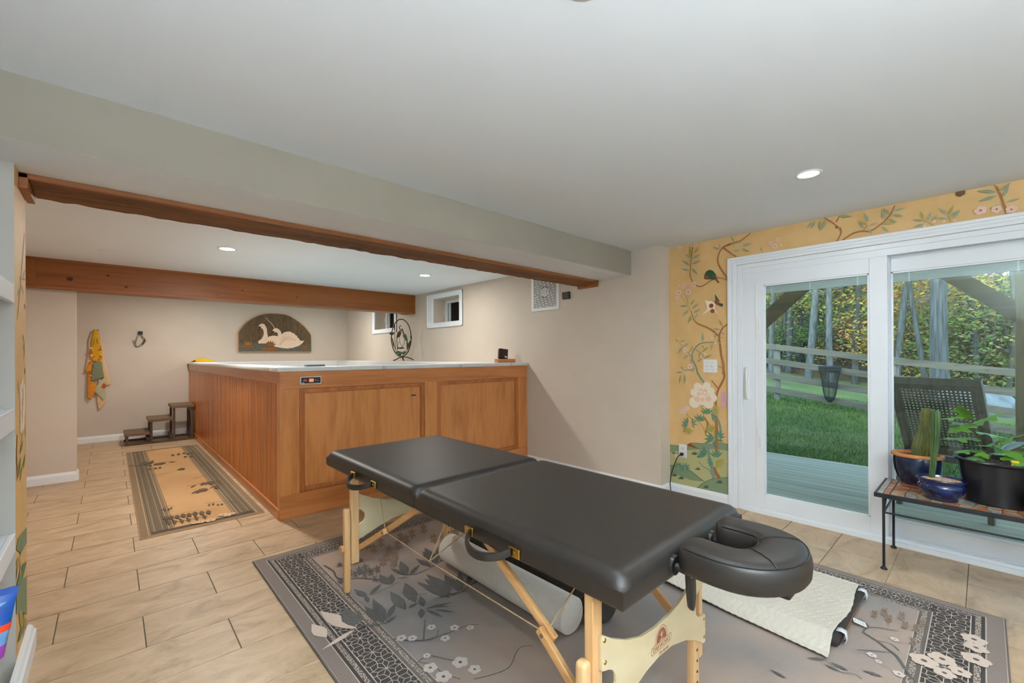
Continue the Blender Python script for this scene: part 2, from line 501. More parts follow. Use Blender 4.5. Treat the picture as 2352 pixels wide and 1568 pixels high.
# ---- drawn patterns (metres on their surface)
PAPER=[
('p','pale',[(2.042,0.452),(1.951,0.453),(1.862,0.478),(1.831,0.497),(1.693,0.51),(1.635,0.515),(1.57,0.537),(1.501,0.531),(1.504,0.086),(2.034,0.078)]),
('p','moss',[(2.042,0.452),(1.951,0.453),(1.862,0.478),(1.831,0.497),(1.693,0.51),(1.635,0.515),(1.57,0.537),(1.501,0.531),(1.502,0.477),(1.592,0.474),(1.679,0.468),(1.831,0.429),(1.926,0.418),(2.037,0.377)]),
('p','moss',[(2.033,0.254),(1.927,0.266),(1.832,0.237),(1.755,0.192),(1.71,0.167),(1.832,0.153),(1.952,0.175),(2.033,0.167)]),
('p','moss',[(1.786,0.085),(1.718,0.154),(1.636,0.205),(1.503,0.246),(1.504,0.088)]),
('r','ink',0.0041,0.0041,[(2.033,0.254),(1.927,0.266),(1.832,0.237),(1.755,0.192),(1.71,0.167)]),
('r','ink',0.0041,0.0041,[(1.786,0.086),(1.718,0.154),(1.636,0.205),(1.503,0.246)]),
('r','ink',0.003,0.003,[(2.042,0.452),(1.951,0.453),(1.862,0.478),(1.831,0.497),(1.693,0.51),(1.635,0.515),(1.57,0.537),(1.501,0.531)]),
('p','rust',[(1.864,0.478),(1.842,0.493),(1.746,0.45),(1.858,0.462)]),
('l','ink',1.8,0.392,1.764,0.411,0.3),
('l','ink',1.8,0.392,1.774,0.424,0.3),
('l','ink',1.8,0.392,1.791,0.43,0.3),
('l','ink',1.8,0.392,1.809,0.428,0.3),
('l','ink',1.8,0.392,1.826,0.416,0.3),
('l','ink',1.8,0.392,1.837,0.399,0.3),
('l','ink',1.762,0.376,1.74,0.387,0.3),
('l','ink',1.762,0.376,1.749,0.396,0.3),
('l','ink',1.762,0.376,1.762,0.398,0.3),
('l','ink',1.762,0.376,1.775,0.392,0.3),
('l','ink',1.762,0.376,1.783,0.38,0.3),
('l','ink',1.77,0.261,1.74,0.271,0.3),
('l','ink',1.77,0.261,1.747,0.285,0.3),
('l','ink',1.77,0.261,1.761,0.291,0.3),
('l','ink',1.77,0.261,1.778,0.288,0.3),
('l','ink',1.77,0.261,1.793,0.277,0.3),
('l','ink',1.77,0.261,1.8,0.26,0.3),
('l','ink',1.993,0.159,1.961,0.171,0.3),
('l','ink',1.993,0.159,1.969,0.185,0.3),
('l','ink',1.993,0.159,1.984,0.191,0.3),
('l','ink',1.993,0.159,2.002,0.188,0.3),
('l','ink',1.993,0.159,2.018,0.175,0.3),
('l','ink',1.993,0.159,2.026,0.158,0.3),
('l','ink',1.928,0.145,1.892,0.158,0.3),
('l','ink',1.928,0.145,1.901,0.174,0.3),
('l','ink',1.928,0.145,1.918,0.181,0.3),
('l','ink',1.928,0.145,1.938,0.177,0.3),
('l','ink',1.928,0.145,1.955,0.163,0.3),
('l','ink',1.928,0.145,1.964,0.144,0.3),
('l','ink',1.579,0.18,1.544,0.194,0.3),
('l','ink',1.579,0.18,1.552,0.21,0.3),
('l','ink',1.579,0.18,1.569,0.217,0.3),
('l','ink',1.579,0.18,1.588,0.213,0.3),
('l','ink',1.579,0.18,1.605,0.199,0.3),
('l','ink',1.579,0.18,1.614,0.179,0.3),
('l','ink',1.695,0.114,1.666,0.126,0.3),
('l','ink',1.695,0.114,1.673,0.139,0.3),
('l','ink',1.695,0.114,1.687,0.145,0.3),
('l','ink',1.695,0.114,1.704,0.141,0.3),
('l','ink',1.695,0.114,1.718,0.129,0.3),
('l','ink',1.695,0.114,1.725,0.113,0.3),
('l','ink',2.001,0.371,1.976,0.379,0.3),
('l','ink',2.001,0.371,1.984,0.392,0.3),
('l','ink',2.001,0.371,2.0,0.395,0.3),
('l','ink',2.001,0.371,2.017,0.387,0.3),
('l','ink',2.001,0.371,2.025,0.371,0.3),
('r','bark',0.018,0.0195,[(1.538,1.175),(1.532,1.113),(1.56,1.047),(1.589,0.987),(1.604,0.913),(1.604,0.854)]),
('r','bark',0.0096,0.0123,[(1.642,1.08),(1.582,1.006)]),
('r','bark',0.027,0.0255,[(1.604,0.773),(1.601,0.671),(1.602,0.597),(1.601,0.436)]),
('r','bark',0.0225,0.0375,[(1.625,0.314),(1.607,0.266),(1.579,0.227)]),
('r','bark',0.015,0.0195,[(1.711,0.748),(1.678,0.691),(1.697,0.6)]),
('r','teal',0.0135,0.018,[(1.777,1.17),(1.75,1.114),(1.705,1.052)]),
('r','teal',0.0165,0.0195,[(1.597,0.759),(1.569,0.674),(1.566,0.543)]),
('r','teal',0.0225,0.033,[(1.679,0.505),(1.672,0.424),(1.65,0.331),(1.625,0.211)]),
('r','teal',0.0075,0.0135,[(1.762,0.342),(1.724,0.303),(1.672,0.283),(1.636,0.231)]),
('r','teal',0.0178,0.0137,[(1.624,0.535),(1.657,0.479),(1.671,0.454)]),
('r','olive',0.009,0.009,[(1.729,0.889),(1.729,0.829),(1.714,0.762),(1.663,0.693),(1.627,0.623),(1.62,0.558)]),
('r','olive',0.0081,0.0081,[(1.876,0.762),(1.829,0.721),(1.768,0.704),(1.722,0.656),(1.693,0.578)]),
('l','palm',1.685,0.773,1.631,0.823,0.3),
('l','palm',1.685,0.773,1.657,0.84,0.3),
('l','palm',1.685,0.773,1.69,0.843,0.3),
('l','palm',1.685,0.773,1.722,0.829,0.3),
('l','palm',1.685,0.773,1.746,0.803,0.3),
('l','palm',1.756,0.704,1.689,0.735,0.3),
('l','palm',1.756,0.704,1.707,0.762,0.3),
('l','palm',1.756,0.704,1.737,0.775,0.3),
('l','palm',1.756,0.704,1.772,0.773,0.3),
('l','palm',1.756,0.704,1.803,0.754,0.3),
('l','palm',1.644,0.754,1.617,0.709,0.3),
('l','palm',1.644,0.754,1.595,0.736,0.3),
('l','palm',1.644,0.754,1.591,0.769,0.3),
('l','palm',1.644,0.754,1.606,0.797,0.3),
('l','palm',1.644,0.754,1.634,0.81,0.3),
('l','palm',1.857,0.671,1.868,0.735,0.3),
('l','palm',1.857,0.671,1.903,0.715,0.3),
('l','palm',1.857,0.671,1.923,0.681,0.3),
('l','palm',1.857,0.671,1.922,0.644,0.3),
('l','palm',1.857,0.671,1.901,0.616,0.3),
('l','palm',1.822,0.675,1.795,0.632,0.3),
('l','palm',1.822,0.675,1.769,0.669,0.3),
('l','palm',1.822,0.675,1.776,0.71,0.3),
('l','palm',1.822,0.675,1.812,0.729,0.3),
('l','palm',1.62,0.558,1.703,0.516,0.3),
('l','palm',1.62,0.558,1.613,0.471,0.3),
('l','palm',1.62,0.558,1.536,0.554,0.3),
('l','palm',1.62,0.558,1.681,0.624,0.3),
('l','palm',1.62,0.558,1.705,0.59,0.3),
('l','palm',1.62,0.558,1.715,0.55,0.3),
('l','palm',1.62,0.558,1.71,0.512,0.3),
('l','palm',1.587,0.584,1.52,0.593,0.3),
('l','palm',1.587,0.584,1.529,0.627,0.3),
('l','palm',1.587,0.584,1.553,0.649,0.3),
('l','palm',1.587,0.584,1.587,0.654,0.3),
('l','palm',1.587,0.584,1.621,0.64,0.3),
('l','palm',1.686,0.414,1.717,0.494,0.3),
('l','palm',1.686,0.414,1.741,0.477,0.3),
('l','palm',1.686,0.414,1.761,0.453,0.3),
('l','palm',1.686,0.414,1.773,0.425,0.3),
('l','palm',1.686,0.414,1.777,0.396,0.3),
('l','palm',1.686,0.414,1.772,0.369,0.3),
('l','palm',1.606,0.398,1.549,0.457,0.3),
('l','palm',1.606,0.398,1.574,0.473,0.3),
('l','palm',1.606,0.398,1.606,0.475,0.3),
('l','palm',1.606,0.398,1.638,0.463,0.3),
('l','palm',1.606,0.398,1.664,0.438,0.3),
('l','palm',1.635,0.364,1.68,0.394,0.3),
('l','palm',1.635,0.364,1.693,0.364,0.3),
('l','palm',1.635,0.364,1.691,0.334,0.3),
('l','palm',1.635,0.364,1.673,0.311,0.3),
('l','palm',1.635,0.364,1.646,0.304,0.3),
('l','palm',1.956,0.261,1.908,0.277,0.3),
('l','palm',1.956,0.261,1.919,0.299,0.3),
('l','palm',1.956,0.261,1.942,0.308,0.3),
('l','palm',1.956,0.261,1.969,0.303,0.3),
('l','palm',1.956,0.261,1.992,0.286,0.3),
('l','palm',1.956,0.261,2.005,0.26,0.3),
('l','palm',1.887,0.258,1.845,0.231,0.3),
('l','palm',1.887,0.258,1.832,0.265,0.3),
('l','palm',1.887,0.258,1.841,0.297,0.3),
('l','palm',1.887,0.258,1.869,0.312,0.3),
('l','palm',1.887,0.258,1.905,0.306,0.3),
('l','palm',1.887,0.258,1.934,0.28,0.3),
('l','palm',1.887,0.258,1.944,0.244,0.3),
('l','palm',1.887,0.258,1.931,0.215,0.3),
('l','olive',1.633,0.807,1.571,0.776,0.3),
('l','olive',1.633,0.807,1.562,0.804,0.3),
('l','olive',1.633,0.807,1.564,0.832,0.3),
('l','olive',1.633,0.807,1.576,0.857,0.3),
('l','olive',1.633,0.807,1.597,0.874,0.3),
('l','olive',1.645,0.621,1.606,0.693,0.3),
('l','olive',1.645,0.621,1.634,0.699,0.3),
('l','olive',1.645,0.621,1.664,0.694,0.3),
('l','olive',1.645,0.621,1.692,0.677,0.3),
('l','olive',1.645,0.621,1.712,0.652,0.3),
('l','olive',1.606,0.369,1.592,0.285,0.3),
('l','olive',1.606,0.369,1.561,0.303,0.3),
('l','olive',1.606,0.369,1.537,0.331,0.3),
('l','olive',1.606,0.369,1.524,0.364,0.3),
('l','olive',1.606,0.369,1.523,0.398,0.3),
('l','olive',1.853,0.633,1.909,0.582,0.3),
('l','olive',1.853,0.633,1.884,0.567,0.3),
('l','olive',1.853,0.633,1.854,0.564,0.3),
('l','olive',1.853,0.633,1.824,0.574,0.3),
('l','olive',1.853,0.633,1.8,0.596,0.3),
('d','pink',1.912,0.778,0.0243),
('d','pink',1.888,0.8,0.024),
('d','pink',1.862,0.814,0.0243),
('d','pink',1.896,0.772,0.0203),
('d','pink',1.968,0.353,0.0178),
('d','cream',1.766,1.019,0.036),
('d','cream',1.683,1.03,0.036),
('d','cream',1.797,0.964,0.036),
('d','cream',1.65,0.984,0.036),
('d','cream',1.632,0.925,0.0397),
('d','cream',1.794,0.873,0.0518),
('d','cream',1.669,0.871,0.045),
('d','cream',1.729,0.919,0.0675),
('d','cream',1.736,0.994,0.0413),
('d','peach',1.747,0.997,0.018),
('d','peach',1.713,0.995,0.018),
('d','peach',1.732,0.964,0.018),
('d','peach',1.698,0.958,0.018),
('d','peach',1.755,0.951,0.015),
('d','peach',1.77,0.905,0.0255),
('d','peach',1.669,0.912,0.0255),
('d','peach',1.721,0.904,0.0165),
('d','cream',1.747,1.004,0.0135),
('d','cream',1.713,1.002,0.0135),
('d','cream',1.732,0.971,0.0135),
('d','cream',1.698,0.965,0.0135),
('d','mauve',1.543,0.964,0.0225),
('d','mauve',1.533,0.925,0.0219),
('d','mauve',1.54,0.877,0.0255),
('d','mauve',1.512,0.916,0.015),
('r','bark',0.009,0.009,[(1.496,1.946),(1.541,1.972),(1.591,1.981),(1.641,1.965),(1.693,1.934),(1.738,1.923),(1.784,1.946),(1.815,1.995),(1.83,2.051),(1.822,2.142),(1.813,2.209),(1.805,2.292)]),
('r','bark',0.0123,0.011,[(1.496,1.953),(1.534,2.024),(1.569,2.087),(1.581,2.14),(1.568,2.196),(1.533,2.241),(1.468,2.254)]),
('r','bark',0.009,0.009,[(1.533,2.241),(1.468,2.175)]),
('r','bark',0.006,0.0165,[(1.824,1.713),(1.805,1.658),(1.79,1.619),(1.755,1.587),(1.688,1.557),(1.629,1.521),(1.583,1.475)]),
('r','olive',0.0038,0.0038,[(1.824,1.713),(1.871,1.786),(1.918,1.861)]),
('r','olive',0.0038,0.0038,[(1.847,1.769),(1.89,1.92)]),
('r','olive',0.003,0.003,[(1.851,1.8),(1.853,1.877)]),
('r','bark',0.012,0.0195,[(1.496,1.572),(1.536,1.545),(1.561,1.503),(1.572,1.46),(1.565,1.401),(1.555,1.306),(1.538,1.219),(1.539,1.133)]),
('r','teal',0.0075,0.015,[(1.615,1.417),(1.726,1.412),(1.787,1.368),(1.814,1.307),(1.811,1.261),(1.78,1.201),(1.762,1.127)]),
('r','teal',0.006,0.006,[(1.787,1.357),(1.734,1.322),(1.697,1.273)]),
('r','teal',0.0065,0.0065,[(1.818,1.284),(1.857,1.338)]),
('r','teal',0.0045,0.0045,[(1.788,1.178),(1.882,1.161),(1.906,1.191)]),
('r','teal',0.0038,0.0038,[(1.937,1.425),(1.893,1.37)]),
('l','sage',1.821,2.195,1.876,2.239,0.28),
('l','sage',1.813,2.19,1.729,2.214,0.28),
('l','sage',1.821,2.168,1.853,2.177,0.28),
('l','sage',1.814,2.14,1.729,2.157,0.28),
('l','sage',1.826,2.123,1.909,2.19,0.28),
('l','sage',1.834,2.082,1.917,2.11,0.28),
('l','sage',1.818,2.103,1.757,2.033,0.28),
('l','sage',1.564,2.225,1.625,2.262,0.28),
('l','sage',1.557,2.231,1.568,2.277,0.28),
('l','sage',1.831,1.76,1.785,1.816,0.28),
('l','sage',1.816,1.728,1.747,1.775,0.28),
('l','sage',1.855,1.758,1.935,1.761,0.28),
('l','sage',1.84,1.722,1.907,1.665,0.28),
('l','sage',1.805,1.689,1.732,1.721,0.28),
('l','sage',1.789,1.634,1.762,1.686,0.28),
('l','sage',1.801,1.643,1.856,1.608,0.28),
('l','sage',1.565,1.525,1.625,1.539,0.28),
('l','sage',1.558,1.51,1.523,1.48,0.28),
('l','sage',1.611,1.446,1.6,1.519,0.28),
('l','sage',1.715,1.419,1.718,1.51,0.28),
('l','sage',1.594,1.438,1.555,1.397,0.28),
('l','sage',1.63,1.41,1.645,1.344,0.28),
('l','sage',1.726,1.397,1.7,1.359,0.28),
('l','sage',1.933,1.421,1.881,1.447,0.28),
('l','sage',1.901,1.381,1.841,1.415,0.28),
('l','sage',1.909,1.382,1.95,1.316,0.28),
('l','sage',1.846,1.307,1.902,1.269,0.28),
('l','sage',1.704,1.277,1.638,1.307,0.28),
('l','sage',1.719,1.277,1.772,1.239,0.28),
('l','sage',1.741,1.337,1.753,1.269,0.28),
('l','sage',1.826,1.281,1.823,1.223,0.28),
('l','sage',1.803,1.2,1.808,1.139,0.28),
('l','sage',1.882,1.164,1.934,1.198,0.28),
('l','sage',1.906,1.145,1.971,1.143,0.28),
('l','sage',1.588,1.211,1.538,1.183,0.28),
('l','sage',1.882,1.13,1.887,1.029,0.28),
('l','olive',1.798,2.229,1.74,2.28,0.28),
('l','olive',1.825,2.188,1.832,2.312,0.28),
('l','olive',1.816,1.674,1.854,1.592,0.28),
('l','olive',1.543,1.553,1.571,1.616,0.28),
('l','olive',1.572,1.452,1.537,1.458,0.28),
('l','olive',1.726,1.329,1.663,1.381,0.28),
('l','olive',1.834,1.33,1.806,1.395,0.28),
('l','olive',1.941,1.425,1.982,1.462,0.28),
('l','olive',1.923,1.121,1.939,1.034,0.28),
('f','pink',1.924,2.302,0.021),
('f','pink',1.774,2.305,0.021),
('f','pink',1.89,1.943,0.024),
('f','pink',1.935,1.89,0.0259),
('f','pink',1.951,1.842,0.0225),
('f','pink',1.846,1.888,0.0308),
('f','pink',1.795,1.951,0.0259),
('f','pink',1.877,1.35,0.0255),
('f','pink',1.835,1.2,0.0259),
('d','pink',1.934,1.956,0.0105),
('d','pink',1.85,1.963,0.009),
('d','pink',1.941,1.463,0.009),
('d','pink',1.909,1.413,0.009),
('d','pink',1.959,1.396,0.0097),
('d','pink',1.683,1.448,0.0105),
('d','pink',1.633,1.454,0.012),
('d','pink',1.602,1.411,0.0105),
('d','pink',1.696,1.314,0.0105),
('d','pink',1.884,1.18,0.0097),
('p','bird',[(1.699,2.017),(1.678,2.052),(1.648,2.062),(1.619,2.047),(1.598,2.015),(1.589,1.98),(1.612,1.967),(1.641,1.976),(1.671,1.98)]),
('d','rust',1.679,2.0,0.021),
('p','rust',[(1.598,1.989),(1.564,1.937),(1.58,1.934),(1.605,1.975)]),
('p','umber',[(1.637,2.016),(1.598,2.009),(1.593,1.981),(1.619,1.988)]),
('p','cream',[(1.694,1.793),(1.628,1.779),(1.599,1.754),(1.606,1.711),(1.571,1.649),(1.614,1.697),(1.643,1.706),(1.728,1.657),(1.672,1.716),(1.679,1.754)]),
('d','rust',1.637,1.741,0.0203),
('d','rust',1.627,1.694,0.0187),
('p','ink',[(1.606,1.843),(1.562,1.773),(1.599,1.78)]),
('p','ink',[(1.57,1.759),(1.535,1.748),(1.542,1.724),(1.571,1.735)]),
('p','rust',[(1.61,1.784),(1.567,1.766),(1.574,1.737),(1.606,1.758)]),
('r','bark',0.0082,0.0082,[(0.802,2.321),(0.756,2.279),(0.732,2.249)]),
('r','bark',0.0068,0.0082,[(0.71,2.317),(0.732,2.277)]),
('r','bark',0.0098,0.0098,[(0.711,2.234),(0.703,2.19),(0.728,2.132)]),
('r','bark',0.011,0.0082,[(0.694,2.135),(0.639,2.17),(0.58,2.178),(0.543,2.167),(0.502,2.188),(0.462,2.218),(0.427,2.262),(0.407,2.315)]),
('r','bark',0.0045,0.0045,[(0.575,2.18),(0.551,2.212)]),
('r','bark',0.0087,0.0104,[(-0.054,2.311),(-0.073,2.243),(-0.084,2.189),(-0.095,2.146)]),
('r','olive',0.0039,0.0039,[(0.218,2.135),(0.244,2.162),(0.267,2.18)]),
('r','olive',0.0048,0.0048,[(0.14,2.138),(0.15,2.183)]),
('d','rust',0.728,2.239,0.0096),
('l','sage',0.791,2.308,0.829,2.231,0.28),
('l','sage',0.832,2.31,0.838,2.24,0.28),
('l','sage',0.859,2.316,0.886,2.258,0.28),
('l','sage',0.874,2.313,0.917,2.268,0.28),
('l','sage',0.716,2.318,0.639,2.293,0.28),
('l','sage',0.548,2.231,0.572,2.304,0.28),
('l','sage',0.546,2.214,0.494,2.216,0.28),
('l','sage',0.57,2.193,0.604,2.244,0.28),
('l','sage',0.551,2.192,0.528,2.144,0.28),
('l','sage',0.462,2.228,0.474,2.306,0.28),
('l','sage',0.432,2.263,0.469,2.311,0.28),
('l','sage',0.417,2.279,0.35,2.285,0.28),
('l','sage',0.419,2.257,0.362,2.23,0.28),
('l','sage',0.442,2.233,0.395,2.197,0.28),
('l','sage',0.477,2.189,0.437,2.138,0.28),
('l','sage',0.262,2.179,0.322,2.196,0.28),
('l','sage',0.253,2.17,0.228,2.229,0.28),
('l','sage',0.235,2.16,0.2,2.201,0.28),
('l','sage',0.258,2.156,0.32,2.145,0.28),
('l','sage',0.152,2.19,0.195,2.24,0.28),
('l','sage',0.148,2.177,0.096,2.209,0.28),
('l','sage',0.14,2.156,0.098,2.2,0.28),
('l','sage',0.152,2.162,0.209,2.185,0.28),
('l','sage',-0.056,2.274,0.028,2.306,0.28),
('l','sage',-0.059,2.255,0.024,2.238,0.28),
('l','sage',-0.063,2.274,-0.114,2.319,0.28),
('l','sage',-0.078,2.236,-0.105,2.302,0.28),
('l','sage',-0.088,2.205,-0.15,2.214,0.28),
('l','sage',-0.074,2.195,-0.025,2.187,0.28),
('l','olive',0.267,2.186,0.279,2.245,0.28),
('l','olive',0.152,2.184,0.127,2.246,0.28),
('l','olive',0.554,2.219,0.612,2.259,0.28),
('l','olive',0.472,2.204,0.398,2.197,0.28),
('l','olive',-0.054,2.3,-0.046,2.328,0.28),
('f','pink',0.011,2.182,0.029),
('f','pink',-0.055,2.173,0.0242),
('f','pink',-0.113,2.157,0.0252),
('d','pink',0.213,2.161,0.0089),
('d','pink',0.17,2.152,0.0087),
('d','pink',0.121,2.146,0.0078),
('d','pink',0.26,2.142,0.0089),
('p','umber',[(0.118,2.326),(0.074,2.323),(0.077,2.299),(0.097,2.289),(0.118,2.304)]),
('r','bark',0.01,0.008,[(1.54,2.24),(1.476,2.261),(1.403,2.264),(1.342,2.295),(1.311,2.317)]),
('r','bark',0.008,0.008,[(1.54,2.24),(1.476,2.179),(1.424,2.14)]),
('l','sage',1.439,2.263,1.47,2.321,0.28),
('l','sage',1.388,2.25,1.429,2.279,0.28),
('l','sage',1.383,2.222,1.298,2.229,0.28),
('l','sage',1.383,2.2,1.318,2.161,0.28),
('l','sage',1.393,2.186,1.45,2.196,0.28),
('l','sage',1.445,2.222,1.45,2.256,0.28),
('l','sage',1.222,2.139,1.24,2.19,0.28),
('f','pink',1.165,2.204,0.018),
('f','pink',1.11,2.222,0.0169),
('f','pink',1.131,2.172,0.021),
('d','pink',1.087,2.173,0.0094),
]
PILASTER=[
('r','bark',0.0163,0.0098,[(2.895,1.863),(2.787,1.645),(2.746,1.57),(2.677,1.466)]),
('r','bark',0.0124,0.0093,[(2.748,1.646),(2.902,1.66)]),
('l','sage',2.788,1.687,2.849,1.732,0.28),
('l','sage',2.827,1.65,2.911,1.705,0.28),
('l','sage',2.747,1.599,2.68,1.563,0.28),
('l','sage',2.786,1.621,2.866,1.588,0.28),
('l','sage',2.727,1.539,2.699,1.479,0.28),
('l','olive',2.88,1.381,2.82,1.415,0.28),
('l','olive',2.893,1.381,2.817,1.337,0.28),
('l','olive',2.893,1.369,2.857,1.301,0.28),
('d','rust',2.898,1.539,0.013),
('d','rust',2.889,1.252,0.013),
('d','cream',2.813,1.199,0.0254),
('d','cream',2.766,1.178,0.0251),
('d','cream',2.862,1.17,0.0291),
('d','cream',2.772,1.145,0.0313),
('d','cream',2.86,1.124,0.0321),
('d','cream',2.771,1.107,0.0278),
('d','cream',2.842,1.08,0.0321),
('d','cream',2.77,1.063,0.0278),
('d','cream',2.829,1.03,0.0348),
('d','cream',2.769,1.013,0.028),
('d','peach',2.812,1.152,0.0158),
('d','peach',2.791,1.123,0.0156),
('d','peach',2.818,1.091,0.0158),
('d','peach',2.79,1.07,0.0141),
('d','peach',2.809,1.044,0.0158),
('l','palm',2.697,1.153,2.699,1.216,0.28),
('l','palm',2.728,0.908,2.826,0.952,0.28),
('l','palm',2.897,0.955,2.873,1.007,0.28),
('l','palm',2.688,0.818,2.765,0.896,0.28),
('l','palm',2.823,0.827,2.887,0.888,0.28),
('l','olive',2.724,0.793,2.824,0.868,0.28),
('l','olive',2.652,0.808,2.709,0.894,0.28),
('r','bark',0.0151,0.0151,[(2.664,0.997),(2.648,0.905),(2.67,0.822)]),
('r','olive',0.0093,0.0093,[(2.807,0.991),(2.766,0.937)]),
('r','bark',0.0134,0.0112,[(2.615,0.663),(2.612,0.574)]),
('p','moss',[(2.587,0.546),(2.664,0.575),(2.92,0.551),(2.918,0.479),(2.743,0.49)]),
('l','palm',2.715,0.474,2.773,0.546,0.28),
('l','palm',2.583,0.407,2.675,0.48,0.28),
('l','palm',2.607,0.39,2.915,0.397,0.28),
('l','palm',2.797,0.166,2.888,0.352,0.28),
('l','palm',2.797,0.162,2.64,0.163,0.28),
('l','palm',2.806,0.158,2.804,0.097,0.28),
('l','olive',2.715,0.474,2.754,0.358,0.28),
('l','olive',2.715,0.474,2.598,0.498,0.28),
('l','olive',2.806,0.169,2.682,0.268,0.5),
('l','olive',2.806,0.169,2.919,0.111,0.5),
('p','moss',[(2.57,0.388),(2.74,0.38),(2.913,0.334),(2.908,0.162),(2.736,0.253),(2.568,0.286)]),
]
